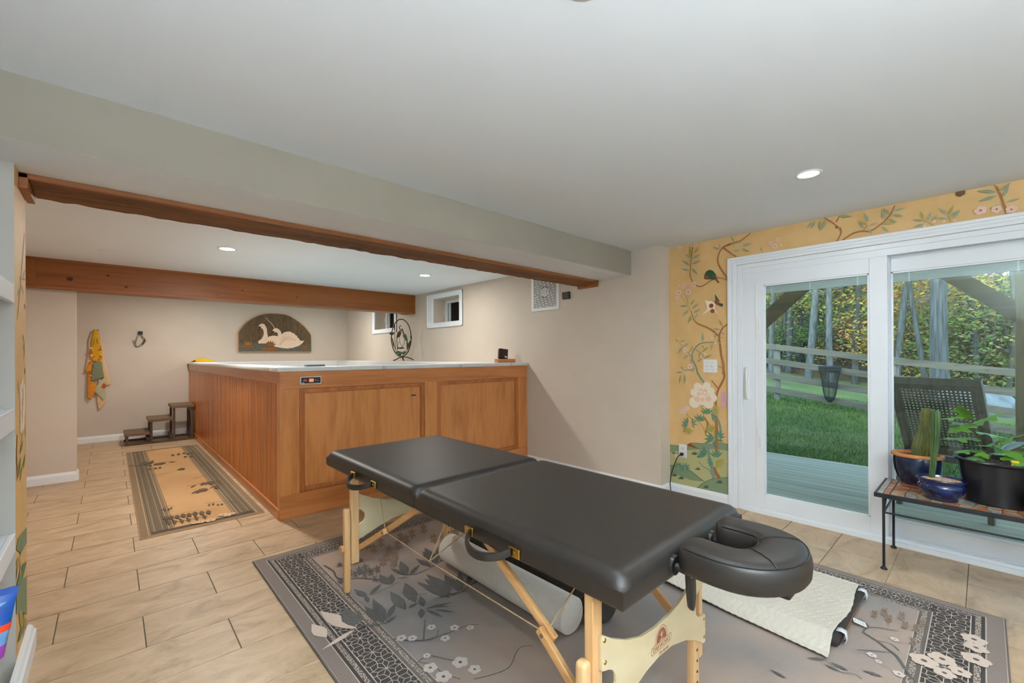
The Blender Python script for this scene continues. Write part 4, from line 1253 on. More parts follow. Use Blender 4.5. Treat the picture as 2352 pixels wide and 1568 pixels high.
RUNNER=[
('r','leaf',0.0132,0.0066,[(0.165,6.951),(0.241,6.877),(0.314,6.852),(0.383,6.874),(0.474,6.9),(0.601,6.849)]),
('l','leaf',0.409,6.872,0.376,6.748,0.28),
('l','leaf',0.434,6.87,0.407,6.74,0.4),
('l','leaf',0.46,6.882,0.438,6.733,0.4),
('l','leaf',0.485,6.867,0.458,6.757,0.4),
('l','leaf',0.331,6.835,0.351,6.729,0.28),
('l','leaf',0.32,6.846,0.301,7.137,0.28),
('l','leaf',0.354,6.902,0.39,7.099,0.28),
('l','leaf',0.524,6.875,0.587,6.768,0.2),
('r','leaf',0.0088,0.0063,[(0.558,5.46),(0.627,5.441),(0.717,5.483),(0.797,5.44)]),
('r','leaf',0.0084,0.006,[(0.716,5.19),(0.77,5.259),(0.836,5.243),(0.912,5.249)]),
('l','leaf',0.632,5.436,0.573,5.341,0.2),
('l','leaf',0.669,5.371,0.712,5.488,0.35),
('l','leaf',0.702,5.37,0.746,5.488,0.35),
('l','leaf',0.746,5.488,0.751,5.323,0.4),
('l','leaf',0.761,5.474,0.784,5.355,0.4),
('l','leaf',0.626,5.203,0.557,5.101,0.25),
('l','leaf',0.602,5.086,0.647,5.241,0.3),
('l','leaf',0.636,5.108,0.669,5.249,0.35),
('l','leaf',0.667,5.107,0.689,5.23,0.4),
('l','leaf',0.693,5.139,0.677,5.226,0.4),
('l','leaf',0.777,5.267,0.765,5.114,0.4),
('l','leaf',0.821,5.257,0.819,5.552,0.15),
('p','leaf',[(0.552,6.289),(0.603,6.382),(0.636,6.338),(0.615,6.248),(0.588,6.286)]),
('r','leaf',0.0068,0.0041,[(0.323,6.204),(0.39,6.177),(0.494,6.246)]),
('r','leaf',0.0066,0.004,[(0.651,5.748),(0.724,5.766),(0.806,5.796)]),
('r','leaf',0.0074,0.0056,[(0.304,7.667),(0.392,7.776),(0.472,7.933)]),
('r','leaf',0.0051,0.0041,[(0.305,4.713),(0.337,4.792),(0.367,4.831),(0.405,4.784)]),
('r','leaf',0.0052,0.0042,[(0.305,4.649),(0.346,4.674),(0.378,4.632)]),
('r','leaf',0.006,0.004,[(0.612,4.692),(0.673,4.67),(0.757,4.627),(0.809,4.517)]),
('l','leaf',0.603,7.351,0.586,7.367,0.3),
('l','leaf',0.603,7.351,0.586,7.248,0.3),
('l','leaf',0.603,7.351,0.602,7.232,0.3),
('l','leaf',0.603,7.351,0.62,7.335,0.3),
('l','leaf',0.669,7.37,0.651,7.386,0.3),
('l','leaf',0.669,7.37,0.65,7.266,0.3),
('l','leaf',0.669,7.37,0.667,7.249,0.3),
('l','leaf',0.669,7.37,0.686,7.353,0.3),
('l','leaf',0.729,7.395,0.711,7.411,0.3),
('l','leaf',0.729,7.395,0.709,7.289,0.3),
('l','leaf',0.729,7.395,0.726,7.273,0.3),
('l','leaf',0.729,7.395,0.746,7.378,0.3),
('l','leaf',0.763,7.306,0.746,7.322,0.3),
('l','leaf',0.763,7.306,0.743,7.202,0.3),
('l','leaf',0.763,7.306,0.76,7.186,0.3),
('l','leaf',0.763,7.306,0.78,7.289,0.3),
('l','leaf',0.808,7.318,0.791,7.334,0.3),
('l','leaf',0.808,7.318,0.788,7.214,0.3),
('l','leaf',0.808,7.318,0.805,7.197,0.3),
('l','leaf',0.808,7.318,0.826,7.301,0.3),
('l','leaf',0.715,7.111,0.698,7.127,0.3),
('l','leaf',0.715,7.111,0.696,7.014,0.3),
('l','leaf',0.715,7.111,0.712,6.998,0.3),
('l','leaf',0.715,7.111,0.731,7.095,0.3),
('l','leaf',0.775,7.079,0.758,7.095,0.3),
('l','leaf',0.775,7.079,0.755,6.982,0.3),
('l','leaf',0.775,7.079,0.772,6.966,0.3),
('l','leaf',0.775,7.079,0.792,7.063,0.3),
('l','leaf',0.333,6.62,0.318,6.635,0.3),
('l','leaf',0.333,6.62,0.321,6.54,0.3),
('l','leaf',0.333,6.62,0.336,6.526,0.3),
('l','leaf',0.333,6.62,0.348,6.606,0.3),
('l','leaf',0.381,6.616,0.366,6.63,0.3),
('l','leaf',0.381,6.616,0.368,6.535,0.3),
('l','leaf',0.381,6.616,0.383,6.521,0.3),
('l','leaf',0.381,6.616,0.396,6.602,0.3),
('l','leaf',0.424,6.617,0.409,6.631,0.3),
('l','leaf',0.424,6.617,0.411,6.535,0.3),
('l','leaf',0.424,6.617,0.425,6.521,0.3),
('l','leaf',0.424,6.617,0.439,6.602,0.3),
('l','leaf',0.634,4.636,0.623,4.646,0.3),
('l','leaf',0.634,4.636,0.622,4.595,0.3),
('l','leaf',0.634,4.636,0.633,4.584,0.3),
('l','leaf',0.634,4.636,0.645,4.625,0.3),
('l','leaf',0.663,4.632,0.652,4.643,0.3),
('l','leaf',0.663,4.632,0.651,4.591,0.3),
('l','leaf',0.663,4.632,0.662,4.58,0.3),
('l','leaf',0.663,4.632,0.674,4.621,0.3),
('l','leaf',0.69,4.583,0.679,4.593,0.3),
('l','leaf',0.69,4.583,0.678,4.542,0.3),
('l','leaf',0.69,4.583,0.689,4.532,0.3),
('l','leaf',0.69,4.583,0.701,4.572,0.3),
('l','leaf',0.719,4.579,0.708,4.589,0.3),
('l','leaf',0.719,4.579,0.706,4.538,0.3),
('l','leaf',0.719,4.579,0.717,4.528,0.3),
('l','leaf',0.719,4.579,0.73,4.568,0.3),
('l','leaf',0.334,4.75,0.323,4.761,0.3),
('l','leaf',0.334,4.75,0.325,4.709,0.3),
('l','leaf',0.334,4.75,0.336,4.699,0.3),
('l','leaf',0.334,4.75,0.345,4.74,0.3),
('l','leaf',0.361,4.747,0.35,4.758,0.3),
('l','leaf',0.361,4.747,0.352,4.706,0.3),
('l','leaf',0.361,4.747,0.362,4.696,0.3),
('l','leaf',0.361,4.747,0.372,4.737,0.3),
('l','leaf',0.38,4.762,0.369,4.773,0.3),
('l','leaf',0.38,4.762,0.371,4.721,0.3),
('l','leaf',0.38,4.762,0.382,4.711,0.3),
('l','leaf',0.38,4.762,0.391,4.752,0.3),
('r','leaf',0.0052,0.0035,[(0.303,4.549),(0.377,4.518),(0.453,4.529),(0.542,4.509),(0.651,4.45)]),
('r','leaf',0.0067,0.005,[(0.3,4.396),(0.357,4.371),(0.41,4.311),(0.497,4.316),(0.598,4.309)]),
('l','leaf',0.327,4.526,0.301,4.509,0.3),
('l','leaf',0.327,4.526,0.305,4.456,0.3),
('l','leaf',0.327,4.526,0.315,4.422,0.3),
('l','leaf',0.327,4.526,0.327,4.416,0.3),
('l','leaf',0.36,4.515,0.334,4.498,0.3),
('l','leaf',0.36,4.515,0.338,4.445,0.3),
('l','leaf',0.36,4.515,0.347,4.41,0.3),
('l','leaf',0.36,4.515,0.36,4.404,0.3),
('l','leaf',0.398,4.499,0.372,4.482,0.3),
('l','leaf',0.398,4.499,0.375,4.429,0.3),
('l','leaf',0.398,4.499,0.384,4.395,0.3),
('l','leaf',0.398,4.499,0.396,4.388,0.3),
('l','leaf',0.437,4.503,0.411,4.486,0.3),
('l','leaf',0.437,4.503,0.414,4.432,0.3),
('l','leaf',0.437,4.503,0.423,4.397,0.3),
('l','leaf',0.437,4.503,0.435,4.391,0.3),
('l','leaf',0.476,4.487,0.449,4.47,0.3),
('l','leaf',0.476,4.487,0.451,4.416,0.3),
('l','leaf',0.476,4.487,0.46,4.382,0.3),
('l','leaf',0.476,4.487,0.473,4.375,0.3),
('l','leaf',0.517,4.49,0.489,4.473,0.3),
('l','leaf',0.517,4.49,0.491,4.419,0.3),
('l','leaf',0.517,4.49,0.5,4.384,0.3),
('l','leaf',0.517,4.49,0.513,4.377,0.3),
('l','leaf',0.56,4.471,0.532,4.453,0.3),
('l','leaf',0.56,4.471,0.534,4.399,0.3),
('l','leaf',0.56,4.471,0.542,4.364,0.3),
('l','leaf',0.56,4.471,0.555,4.357,0.3),
('l','leaf',0.604,4.451,0.576,4.434,0.3),
('l','leaf',0.604,4.451,0.577,4.379,0.3),
('l','leaf',0.604,4.451,0.585,4.344,0.3),
('l','leaf',0.604,4.451,0.598,4.337,0.3),
('l','leaf',0.331,4.367,0.318,4.427,0.3),
('l','leaf',0.331,4.367,0.312,4.329,0.3),
('l','leaf',0.331,4.367,0.329,4.279,0.3),
('l','leaf',0.331,4.367,0.349,4.334,0.3),
('l','leaf',0.368,4.351,0.354,4.411,0.3),
('l','leaf',0.368,4.351,0.348,4.314,0.3),
('l','leaf',0.368,4.351,0.365,4.263,0.3),
('l','leaf',0.368,4.351,0.385,4.318,0.3),
('l','leaf',0.413,4.337,0.4,4.397,0.3),
('l','leaf',0.413,4.337,0.392,4.3,0.3),
('l','leaf',0.413,4.337,0.409,4.249,0.3),
('l','leaf',0.413,4.337,0.43,4.304,0.3),
('l','leaf',0.455,4.335,0.443,4.396,0.3),
('l','leaf',0.455,4.335,0.434,4.298,0.3),
('l','leaf',0.455,4.335,0.451,4.247,0.3),
('l','leaf',0.455,4.335,0.473,4.302,0.3),
('l','leaf',0.508,4.335,0.496,4.396,0.3),
('l','leaf',0.508,4.335,0.486,4.297,0.3),
('l','leaf',0.508,4.335,0.502,4.245,0.3),
('l','leaf',0.508,4.335,0.525,4.301,0.3),
('l','leaf',0.56,4.325,0.548,4.387,0.3),
('l','leaf',0.56,4.325,0.537,4.287,0.3),
('l','leaf',0.56,4.325,0.553,4.235,0.3),
('l','leaf',0.56,4.325,0.577,4.291,0.3),
('f','blush',0.48,4.189,0.0268),
('f','blush',0.519,4.179,0.0302),
('f','blush',0.579,4.17,0.0398),
('f','blush',0.676,4.246,0.0364),
('f','blush',0.701,4.202,0.0312),
('f','blush',0.733,4.223,0.0321),
]
# ------------------------------------------------------------------ materials
mat('wall_paint', '#d6c8b9', .85, c2='#d9ccbd', scale=(3, 3, 3), bump=.05, bscale=(300, 300, 300), bdist=.001)
mat('ceiling_paint', '#eef2f6', .9, c2='#f0f4f8', scale=(2, 2, 2))
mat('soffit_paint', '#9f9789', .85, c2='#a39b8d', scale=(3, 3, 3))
mat('white_trim', '#f1f5f9', .45, c2='#f3f7fb', scale=(4, 4, 4))
mat('white_vinyl', '#f0f5fb', .35, c2='#f2f7fc', scale=(4, 4, 4))
mat('white_plastic', '#eeeeec', .35, c2='#f2f2f0', scale=(5, 5, 5))
mat('gold_paper', '#dcb377', .55, c2='#e2bb80', scale=(9, 9, 9), bump=.04, bscale=(200, 200, 200), bdist=.001)
mat('shelf_grey', '#c9c5bd', .7, c2='#cdc9c1', scale=(3, 3, 3))
mat('grout', '#6a5b4b', .9, c2='#746553', scale=(30, 30, 30))
wood('fir', '#98581f', '#703a10', 'x', .45, fine=45, coarse=4, stretch=.05, knots=(2.2, 7, 7), dark=.42)
wood('rough_fir', '#83532a', '#543316', 'x', .8, fine=70, coarse=9, stretch=.1, knots=(1.5, 3, 6), dark=.6)
wood('fir_trim', '#a3642f', '#824a20', 'x', .5, fine=50, coarse=5, stretch=.05)
wood('cherry_x', '#c98148', '#ab652f', 'x', .3, fine=40, coarse=7, stretch=.07, coat=.25)
wood('cherry_y', '#c2722f', '#a45a1e', 'y', .3, fine=40, coarse=6, stretch=.06, coat=.25)
wood('cherry_z', '#d0894c', '#b36e36', 'z', .3, fine=36, coarse=5, stretch=.12, coat=.25)
wood('cherry_trim', '#b56c36', '#965322', 'z', .3, fine=60, coarse=5, stretch=.1, coat=.25)
wood('cherry_slat', '#c87322', '#a0560e', 'z', .25, fine=60, coarse=9, stretch=.05, coat=.35, vary=.16)
wood('maple', '#e3b985', '#d39f66', 'z', .35, fine=60, coarse=6, stretch=.06, coat=.2)
wood('maple_y', '#dfae74', '#cd9557', 'y', .35, fine=60, coarse=6, stretch=.06, coat=.2)
wood('birch_ply', '#e6d5ad', '#d9c498', 'x', .35, fine=8, coarse=3.5, stretch=.5, coat=.25)
wood('stool_brown', '#7b6149', '#5e4733', 'x', .55, fine=60, coarse=8, stretch=.05)
wood('stool_leg', '#5d4936', '#463525', 'z', .55, fine=60, coarse=8, stretch=.06)
wood('deck_board', '#bba98a', '#a08f74', 'y', .75, fine=50, coarse=6, stretch=.05, vary=.08)
wood('post_wood', '#6a5c40', '#443a28', 'z', .8, fine=40, coarse=7, stretch=.06)
wood('brace_wood', '#57492f', '#3a3120', 'y', .8, fine=40, coarse=8, stretch=.08)
wood('fence_wood', '#665f52', '#48423a', 'y', .85, fine=40, coarse=7, stretch=.05, knots=(6, 2.5, 7), dark=.5)
wood('fence_post', '#706c60', '#4f4c43', 'z', .85, fine=40, coarse=8, stretch=.06)
wood('teak', '#6d5e50', '#4f4338', 'z', .7, fine=60, coarse=8, stretch=.06)
m_, n_, l_, b_ = base_mat('tile', .42)
v_ = coords(n_, l_, (4.2, 8.0, 4), True)
a_ = n_.new('ShaderNodeTexNoise'); a_.inputs['Scale'].default_value = 1; a_.inputs['Detail'].default_value = 9; a_.inputs['Roughness'].default_value = .62; a_.inputs['Distortion'].default_value = .9
l_.new(v_, a_.inputs['Vector'])
r_ = n_.new('ShaderNodeValToRGB')
for e_, (p_, c_) in zip(r_.color_ramp.elements, ((.26, '#9c7e61'), (.62, '#cbad8c'))):
    e_.position = p_; e_.color = col(c_)
e_ = r_.color_ramp.elements.new(.44); e_.color = col('#b89c7a')
l_.new(a_.outputs['Fac'], r_.inputs['Fac'])
v2_ = coords(n_, l_, (5, 16, 9), True)
w_ = n_.new('ShaderNodeTexNoise'); w_.inputs['Scale'].default_value = 1; w_.inputs['Detail'].default_value = 8; w_.inputs['Distortion'].default_value = 2.0
l_.new(v2_, w_.inputs['Vector'])
k_ = n_.new('ShaderNodeValToRGB')
k_.color_ramp.elements[0].position = .485; k_.color_ramp.elements[0].color = (1, 1, 1, 1)
k_.color_ramp.elements[1].position = .515; k_.color_ramp.elements[1].color = (1, 1, 1, 1)
e_ = k_.color_ramp.elements.new(.5); e_.color = (.78, .74, .69, 1)
l_.new(w_.outputs['Fac'], k_.inputs['Fac'])
x_ = n_.new('ShaderNodeMix'); x_.data_type = 'RGBA'; x_.blend_type = 'MULTIPLY'; x_.inputs['Factor'].default_value = .55
l_.new(r_.outputs['Color'], x_.inputs['A']); l_.new(k_.outputs['Color'], x_.inputs['B'])
l_.new(x_.outputs['Result'], b_.inputs['Base Color'])

mat('vinyl_black', '#221d19', .45, c2='#26211d', scale=(20, 20, 20), bump=.12, bscale=(900, 900, 900), bdist=.0006, spec=.5)
mat('black_plastic', '#141414', .35, c2='#191919', scale=(10, 10, 10))
mat('black_iron', '#1c1e22', .45, c2='#24262b', scale=(15, 15, 15), metal=.3)
mat('brass', '#b6924a', .28, 1., c2='#c4a25a', scale=(20, 20, 20))
mat('steel', '#8d8a80', .3, 1., c2='#9b988e', scale=(20, 20, 20))
mat('foam_white', '#e4e0d8', .9, c2='#e9e5dd', scale=(40, 40, 40), bump=.2, bscale=(300, 300, 300), bdist=.001)
mat('charcoal_fleece', '#2a2826', .95, c2='#4a443d', scale=(120, 120, 120), bump=.5, bscale=(200, 200, 200), bdist=.004)
mat('quilt', '#cbc4b5', .9, c2='#d2cbbc', scale=(3, 3, 3), bump=.6, bscale=(55, 90, 60), bdist=.006)
mat('pad_black', '#25211f', .85, c2='#342d28', scale=(30, 30, 30))
mat('pad_brown', '#6a4a35', .85, c2='#7a573f', scale=(30, 30, 30))
mat('elastic', '#d9dcde', .7, c2='#e2e4e6', scale=(60, 60, 60))
mat('cable', '#b29a74', .5, c2='#c0a880', scale=(60, 60, 60))
mat('spa_white', '#e4e5e4', .35, c2='#e9eae9', scale=(5, 5, 5))
mat('spa_water', '#9fb2b8', .05, c2='#aabcc1', scale=(6, 6, 6), bump=.1, bscale=(9, 9, 9))
mat('slate_pad', '#5f7178', .6, c2='#6b7d84', scale=(30, 30, 30))
mat('panel_navy', '#20262c', .4, c2='#272d33', scale=(20, 20, 20))
emit('led_orange', '#e8663c', 1.2)
emit('led_red', '#e05030', 1.5)
emit('lamp_lens', '#fff3e0', 9.0)
mat('yellow_cloth', '#e2b100', .7, c2='#eebf0c', scale=(20, 20, 20))
mat('umber_dark', '#4a3115', .8, c2='#553a1b', scale=(20, 20, 20))
mat('bronze', '#3e2d1e', .45, .7, c2='#4e3826', scale=(60, 60, 60))
mat('patina', '#37503a', .5, .3, c2='#46634a', scale=(60, 60, 60))
mat('photo_dark', '#3a2420', .25, c2='#4c2d26', scale=(12, 12, 12))
wood('block_wood', '#c8823f', '#ad6a2e', 'x', .4, fine=60, coarse=8)
mat('plaque_ground', '#5d4c36', .7, c2='#71593a', scale=(25, 25, 10), bump=.3, bscale=(90, 90, 60))
mat('plaque_edge', '#c49a6c', .7, c2='#cfa678', scale=(30, 30, 30))
mat('swan', '#f0cfb4', .75, c2='#f4d8c0', scale=(40, 40, 40))
mat('swan_line', '#c9966f', .8, c2='#d0a07a', scale=(40, 40, 40))
mat('reed_gold', '#9a6b2c', .8, c2='#a97935', scale=(40, 40, 40))
mat('reed_brown', '#4b3322', .8, c2='#583c28', scale=(40, 40, 40))
mat('reed_olive', '#6a5a30', .8, c2='#77663a', scale=(40, 40, 40))
mat('pond', '#5a574a', .7, c2='#6b6859', scale=(30, 30, 60))
mat('pad_rust', '#8a5426', .8, c2='#96602f', scale=(40, 40, 40))
mat('towel_yellow', '#e3b41c', .95, c2='#d99a25', scale=(40, 40, 40), bump=.4, bscale=(300, 300, 300), bdist=.003)
mat('towel_orange', '#e09a34', .95, c2='#d9822a', scale=(25, 25, 25), bump=.4, bscale=(300, 300, 300), bdist=.003)
mat('towel_rust', '#b04a16', .95, c2='#d8742a', scale=(60, 60, 60))
mat('towel_sage', '#7d8266', .95, c2='#8b9074', scale=(40, 40, 40), bump=.4, bscale=(300, 300, 300), bdist=.003)
mat('towel_pale', '#b9b595', .95, c2='#c6c2a4', scale=(40, 40, 40))
mat('towel_cream', '#e2bb8d', .95, c2='#ecc99e', scale=(40, 40, 40))
mat('blue_pouch', '#12579a', .3, c2='#1a2f8c', scale=(4, 4, 7))
mat('pouch_light', '#3d78b8', .3, c2='#7ea6d2', scale=(20, 20, 20))
mat('red_band', '#d8321c', .35, c2='#e04a22', scale=(6, 6, 6))
mat('purple_band', '#8d2f9c', .35, c2='#9f42ae', scale=(6, 6, 6))
mat('print_white', '#e8eef6', .5)
# print inks
INKS = dict(pale='#b3b07c', moss='#7f9270', ink='#49503c', rust='#8a4a20', bark='#a06a38', teal='#7f9080', olive='#a99a4e', sage='#8f9c7c', sage_vein='#b6bd98', palm='#4f7c62', palm_vein='#8fae8e', pink='#e8c4b0', core='#b05a58', cream='#f3e2cc', peach='#eec4a0', mauve='#d7a6b8', bird='#20583a', umber='#6a4a28')
for k_, v_ in INKS.items():
    mat('ink_' + k_, v_, .6)
RUGC = dict(field=('#b29a89', '#8a8583'), edge=('#7d7069', '#8b7d74'), dark=('#3b3532', '#4a423e'), mid=('#5f5650', '#6d635b'), chain=('#b3a698', '#574d46'), leaf=('#4f4d4a', '#6a6864'), blush=('#d6c2b2', '#cdb9aa'), petal=('#d8cbc4', '#c8bab4'), sienna=('#7c6856', '#8b7664'), line=('#c8bcae', '#b8ac9f'), core=('#6d5f58', '#5f524c'), binding=('#5d5852', '#67615a'))
for k_, (a_, b_) in RUGC.items():
    if k_ == 'field':
        mat('rug_field', a_, .97, c2=b_, scale=(1.1, 1.1, 1.1), detail=3, bump=.5, bscale=(260, 260, 260), bdist=.004)
    elif k_ == 'chain':
        mat('rug_chain', a_, .97, c2=b_, scale=(160, 160, 10), lo=.45, hi=.55, detail=1)
    else:
        mat('rug_' + k_, a_, .97, c2=b_, scale=(180, 180, 180), bump=.3, bscale=(260, 260, 260), bdist=.003)
RUNC = dict(field=('#c9a070', '#bd9262'), edge=('#7f6a50', '#8c765a'), dark=('#4b4034', '#5c4f41'), leaf=('#5b4a38', '#6b5842'), blush=('#d9b892', '#cfae88'), line=('#bda888', '#b09a7a'), core=('#6d553c', '#5f4a34'))
for k_, (a_, b_) in RUNC.items():
    mat('runner_' + k_, a_, .97, c2=b_, scale=(1.8, 1.2, 1) if k_ == 'field' else (120, 120, 20), bump=.4, bscale=(260, 260, 260), bdist=.003)
mat('pot_blue', '#131d30', .15, c2='#1b2a48', scale=(9, 9, 9), coat=.2)
mat('pot_cobalt', '#0a1330', .1, c2='#162a62', scale=(12, 12, 20), coat=.4)
mat('pot_black', '#17181b', .3, c2='#1e1f23', scale=(20, 20, 20))
mat('pot_brown', '#6e4433', .35, c2='#7d4f3b', scale=(14, 14, 14))
mat('terracotta', '#b8763f', .7, c2='#c48550', scale=(20, 20, 20))
mat('terracotta_red', '#9a4a28', .7, c2='#a55532', scale=(20, 20, 20))
mat('gravel', '#9a7a58', .95, c2='#d0b494', scale=(140, 140, 140), bump=1., bscale=(120, 120, 120), bdist=.006)
mat('soil', '#3f342a', .95, c2='#57493b', scale=(90, 90, 90), bump=.8, bscale=(120, 120, 120))
mat('cactus', '#48552a', .7, c2='#6f7238', scale=(40, 40, 12), bump=.3, bscale=(200, 200, 60))
mat('cactus_dark', '#2b4a28', .5, c2='#4d6632', scale=(20, 20, 6))
mat('spine', '#c9b27a', .7, c2='#d8c48f', scale=(60, 60, 60))
mat('rock_brown', '#6a5a40', .9, c2='#85744f', scale=(30, 30, 30), bump=.8, bscale=(60, 60, 60))
mat('fig_leaf', '#6f9f3c', .5, c2='#4f7f2c', scale=(14, 14, 14))
mat('stem_brown', '#5a4630', .8, c2='#6b543a', scale=(40, 40, 40))
mat('tag_yellow', '#f0c818', .5, c2='#f4d030', scale=(20, 20, 20))
mat('mosaic_red', '#9a5a3a', .25, c2='#b27250', scale=(30, 30, 30), rand=True)
mat('mosaic_tan', '#a98a63', .22, c2='#bc9d76', scale=(30, 30, 30), rand=True)
mat('mosaic_grey', '#8f8d84', .15, c2='#a9a79e', scale=(30, 30, 30), rand=True)
mat('mosaic_grout', '#4a4038', .9, c2='#55493f', scale=(40, 40, 40))
mat('blind', '#d6d6d6', .5, c2='#dedede', scale=(10, 10, 60))
glass('pane_glass', '#f4fbfa')
mat('grille_dark', '#3b3733', .8, c2='#443f3a', scale=(10, 10, 10))
mat('well_wood', '#4a443c', .9, c2='#3a352f', scale=(3, 3, 30))
mat('lawn', '#4a5827', .95, c2='#687236', scale=(1.3, 1.3, 1.3), bump=.6, bscale=(30, 30, 30), bdist=.03)
mat('leaf_litter', '#4d3a24', .95, c2='#5f5429', scale=(.5, .5, .5), detail=8, bump=.6, bscale=(6, 6, 6), bdist=.2)
mat('grass_a', '#485f26', .9, c2='#587030', scale=(2, 2, 2))
mat('grass_b', '#6e7c3c', .9, c2='#7b8645', scale=(2, 2, 2))
for nm_, a_, b_ in (('leaf_yellow', '#857a26', '#978a2c'), ('leaf_green', '#465c23', '#58702c'), ('leaf_olive', '#5b552a', '#6b6434'), ('leaf_rust', '#6c4526', '#80542c'), ('leaf_orange', '#96692c', '#8c5a2a'), ('leaf_dark', '#263a1e', '#324724')):
    mat(nm_, a_, .8, c2=b_, scale=(1.2, 1.2, 1.2))
mat('bark_grey', '#4c5052', .95, c2='#2c2f31', scale=(22, 22, 2.2), bump=1., bscale=(30, 30, 3), bdist=.05)
mat('bark_pale', '#55585a', .95, c2='#363a3c', scale=(16, 16, 4), bump=.7, bscale=(30, 30, 4), bdist=.03)
mat('bark_dark', '#33322f', .95, c2='#454440', scale=(16, 16, 4), bump=.7, bscale=(30, 30, 4), bdist=.03)
mat('stone_white', '#787d7f', .9, c2='#585e61', scale=(5, 5, 5), bump=.8, bscale=(8, 8, 8), bdist=.05)
mat('net_black', '#1b1c1c', .8, c2='#242525', scale=(60, 60, 60))
mat('hose_pale', '#b4bec8', .3, c2='#c6ced6', scale=(8, 8, 8))
mat('strap_grey', '#6b655e', .7, c2='#b9b2a8', scale=(60, 60, 60), lo=.45, hi=.55)
mat('thermo_dark', '#2a2422', .3, c2='#332c29', scale=(20, 20, 20))
mat('thermo_screen', '#4a4441', .15, c2='#544d4a', scale=(20, 20, 20))
mat('logo_brown', '#8a4a30', .6, c2='#93523a', scale=(60, 60, 60))

# ------------------------------------------------------------------ room shell
ZC = 2.324      # ceiling
XW = 3.749      # window wall face
XD = 3.924      # door wall face
YB = 9.324      # back wall face
XL = -.281      # left plane (pilaster, shelves)
floor = struct(B(-1.0, -2.7, -.12, 4.02, 9.6, -.003).obj('floor', 'grout'))
# tiles, each laid as its own piece
yj = [-.57, -.25, .07, .387, .703, 1.025, 1.345, 1.655, 1.962, 2.268, 2.571, 2.89, 3.222, 3.556, 3.892, 4.205, 4.524]
while yj[-1] < 9.2:
    yj.append(yj[-1] + .323)
yj[-1] = YB
TL = .629
tile_meshes = {}


def tile_obj(x0, x1, y0, y1):
    key = (round(x1 - x0, 2), round(y1 - y0, 2))
    g = .0026
    cx, cy = (x0 + x1) / 2, (y0 + y1) / 2
    if key not in tile_meshes:
        w, h = (x1 - x0) / 2 - g, (y1 - y0) / 2 - g
        mm = B(-w, -h, -.008, w, h, 0)
        me = bpy.data.meshes.new('tile')
        me.from_pydata(mm.v, [], mm.f)
        me.materials.append(MATS['tile'])
        tile_meshes[key] = me
    ob = bpy.data.objects.new('tile', tile_meshes[key])
    COL.objects.link(ob)
    ob.parent = floor
    ob.location = Vector((cx, cy, 0)) - LOC[floor.name]
    return ob


for k in range(len(yj) - 1):
    off = -.2 if k % 2 == 1 else .115
    if k < 0:
        continue
    x = off - TL * 2
    y0, y1 = yj[k], yj[k + 1]
    while x < XD + .02:
        x0, x1 = x, x + TL
        x += TL
        lim0 = XL - .32 if y1 < 2.6 else -.9
        if y0 > 6.55:
            lim0 = -.9
        lim1 = XD + .02 if y1 < 2.1 else XW
        if y0 > 3.95:
            lim1 = 1.02
        x0, x1 = max(x0, lim0), min(x1, lim1)
        if x1 - x0 > .03:
            tile_obj(x0, x1, y0, y1)

ceil = struct(B(-1.0, -2.7, ZC, 4.3, 9.6, ZC + .1).obj('ceiling', 'ceiling_paint'))
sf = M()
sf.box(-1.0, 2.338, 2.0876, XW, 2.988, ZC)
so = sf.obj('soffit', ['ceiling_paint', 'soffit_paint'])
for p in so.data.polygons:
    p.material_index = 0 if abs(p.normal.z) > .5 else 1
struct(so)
# flush access panel in the soffit underside
B(3.24, 2.44, 2.0846, 3.60, 2.60, 2.089).obj('access_panel', 'ceiling_paint', so, bevel=.001)

# window wall with two recessed openings
WA = (5.185, 5.885, 1.822, 2.200)
WB = (7.165, 7.948, 1.814, 2.190)
wr = M()
X2 = 4.02
wr.box(XW, 2.036, 0, X2, WA[0], ZC)
wr.box(XW, WA[0], 0, X2, WA[1], WA[2])
wr.box(XW, WA[0], WA[3], X2, WA[1], ZC)
wr.box(XW, WA[1], 0, X2, WB[0], ZC)
wr.box(XW, WB[0], 0, X2, WB[1], WB[2])
wr.box(XW, WB[0], WB[3], X2, WB[1], ZC)
wr.box(XW, WB[1], 0, X2, 9.6, ZC)
struct(wr.obj('wall_right', 'wall_paint'))
struct(B(-1.0, YB, 0, XW, 9.6, ZC).obj('wall_back', 'wall_paint'))
struct(B(-.90, 6.582, 0, -.2705, 6.70, ZC).obj('wall_left_wing', 'wall_paint'))
struct(B(-1.0, 2.93, 0, -.90, YB, ZC).obj('wall_left_alcove', 'wall_paint'))
struct(B(-1.0, -2.7, 0, -.62, 2.62, ZC).obj('wall_left', 'shelf_grey'))
struct(B(-.62, -2.7, 0, 4.0, -2.6, ZC).obj('wall_front', 'white_trim'))
pw = B(-1.0, 2.62, 0, XL, 2.93, 2.0876).obj('wall_pilaster', ['shelf_grey', 'gold_paper'])
for p in pw.data.polygons:
    if p.normal.x > .5:
        p.material_index = 1
struct(pw)
inkmap = {k: 'ink_' + k for k in INKS}
flat_print('painted_vine', PILASTER, inkmap, lambda a, b, e: (XL + e, min(2.929, max(2.621, a)), min(2.05, b)), pw)
# wallpapered wall with the sliding door opening
DY0, DY1, DZ1 = -.455, 1.425, 2.066
wd = M()
wd.box(XD, 1.425, 0, 4.08, 2.036, ZC)
wd.box(XD, DY0, DZ1, 4.08, 1.425, ZC)
wd.box(XD, -2.7, 0, 4.08, DY0, ZC)
wdo = struct(wd.obj('wall_door', 'gold_paper'))
struct(B(XW + .02, 1.9, 0, 4.3, 1.901, .01).obj('trim_9', 'white_trim')) if False else None
flat_print('painted_mural', PAPER, inkmap, lambda a, b, e: (XD - e, min(2.0355, a), min(ZC - .001, b)), wdo)

# ------------------------------------------------------------------ baseboards and casings


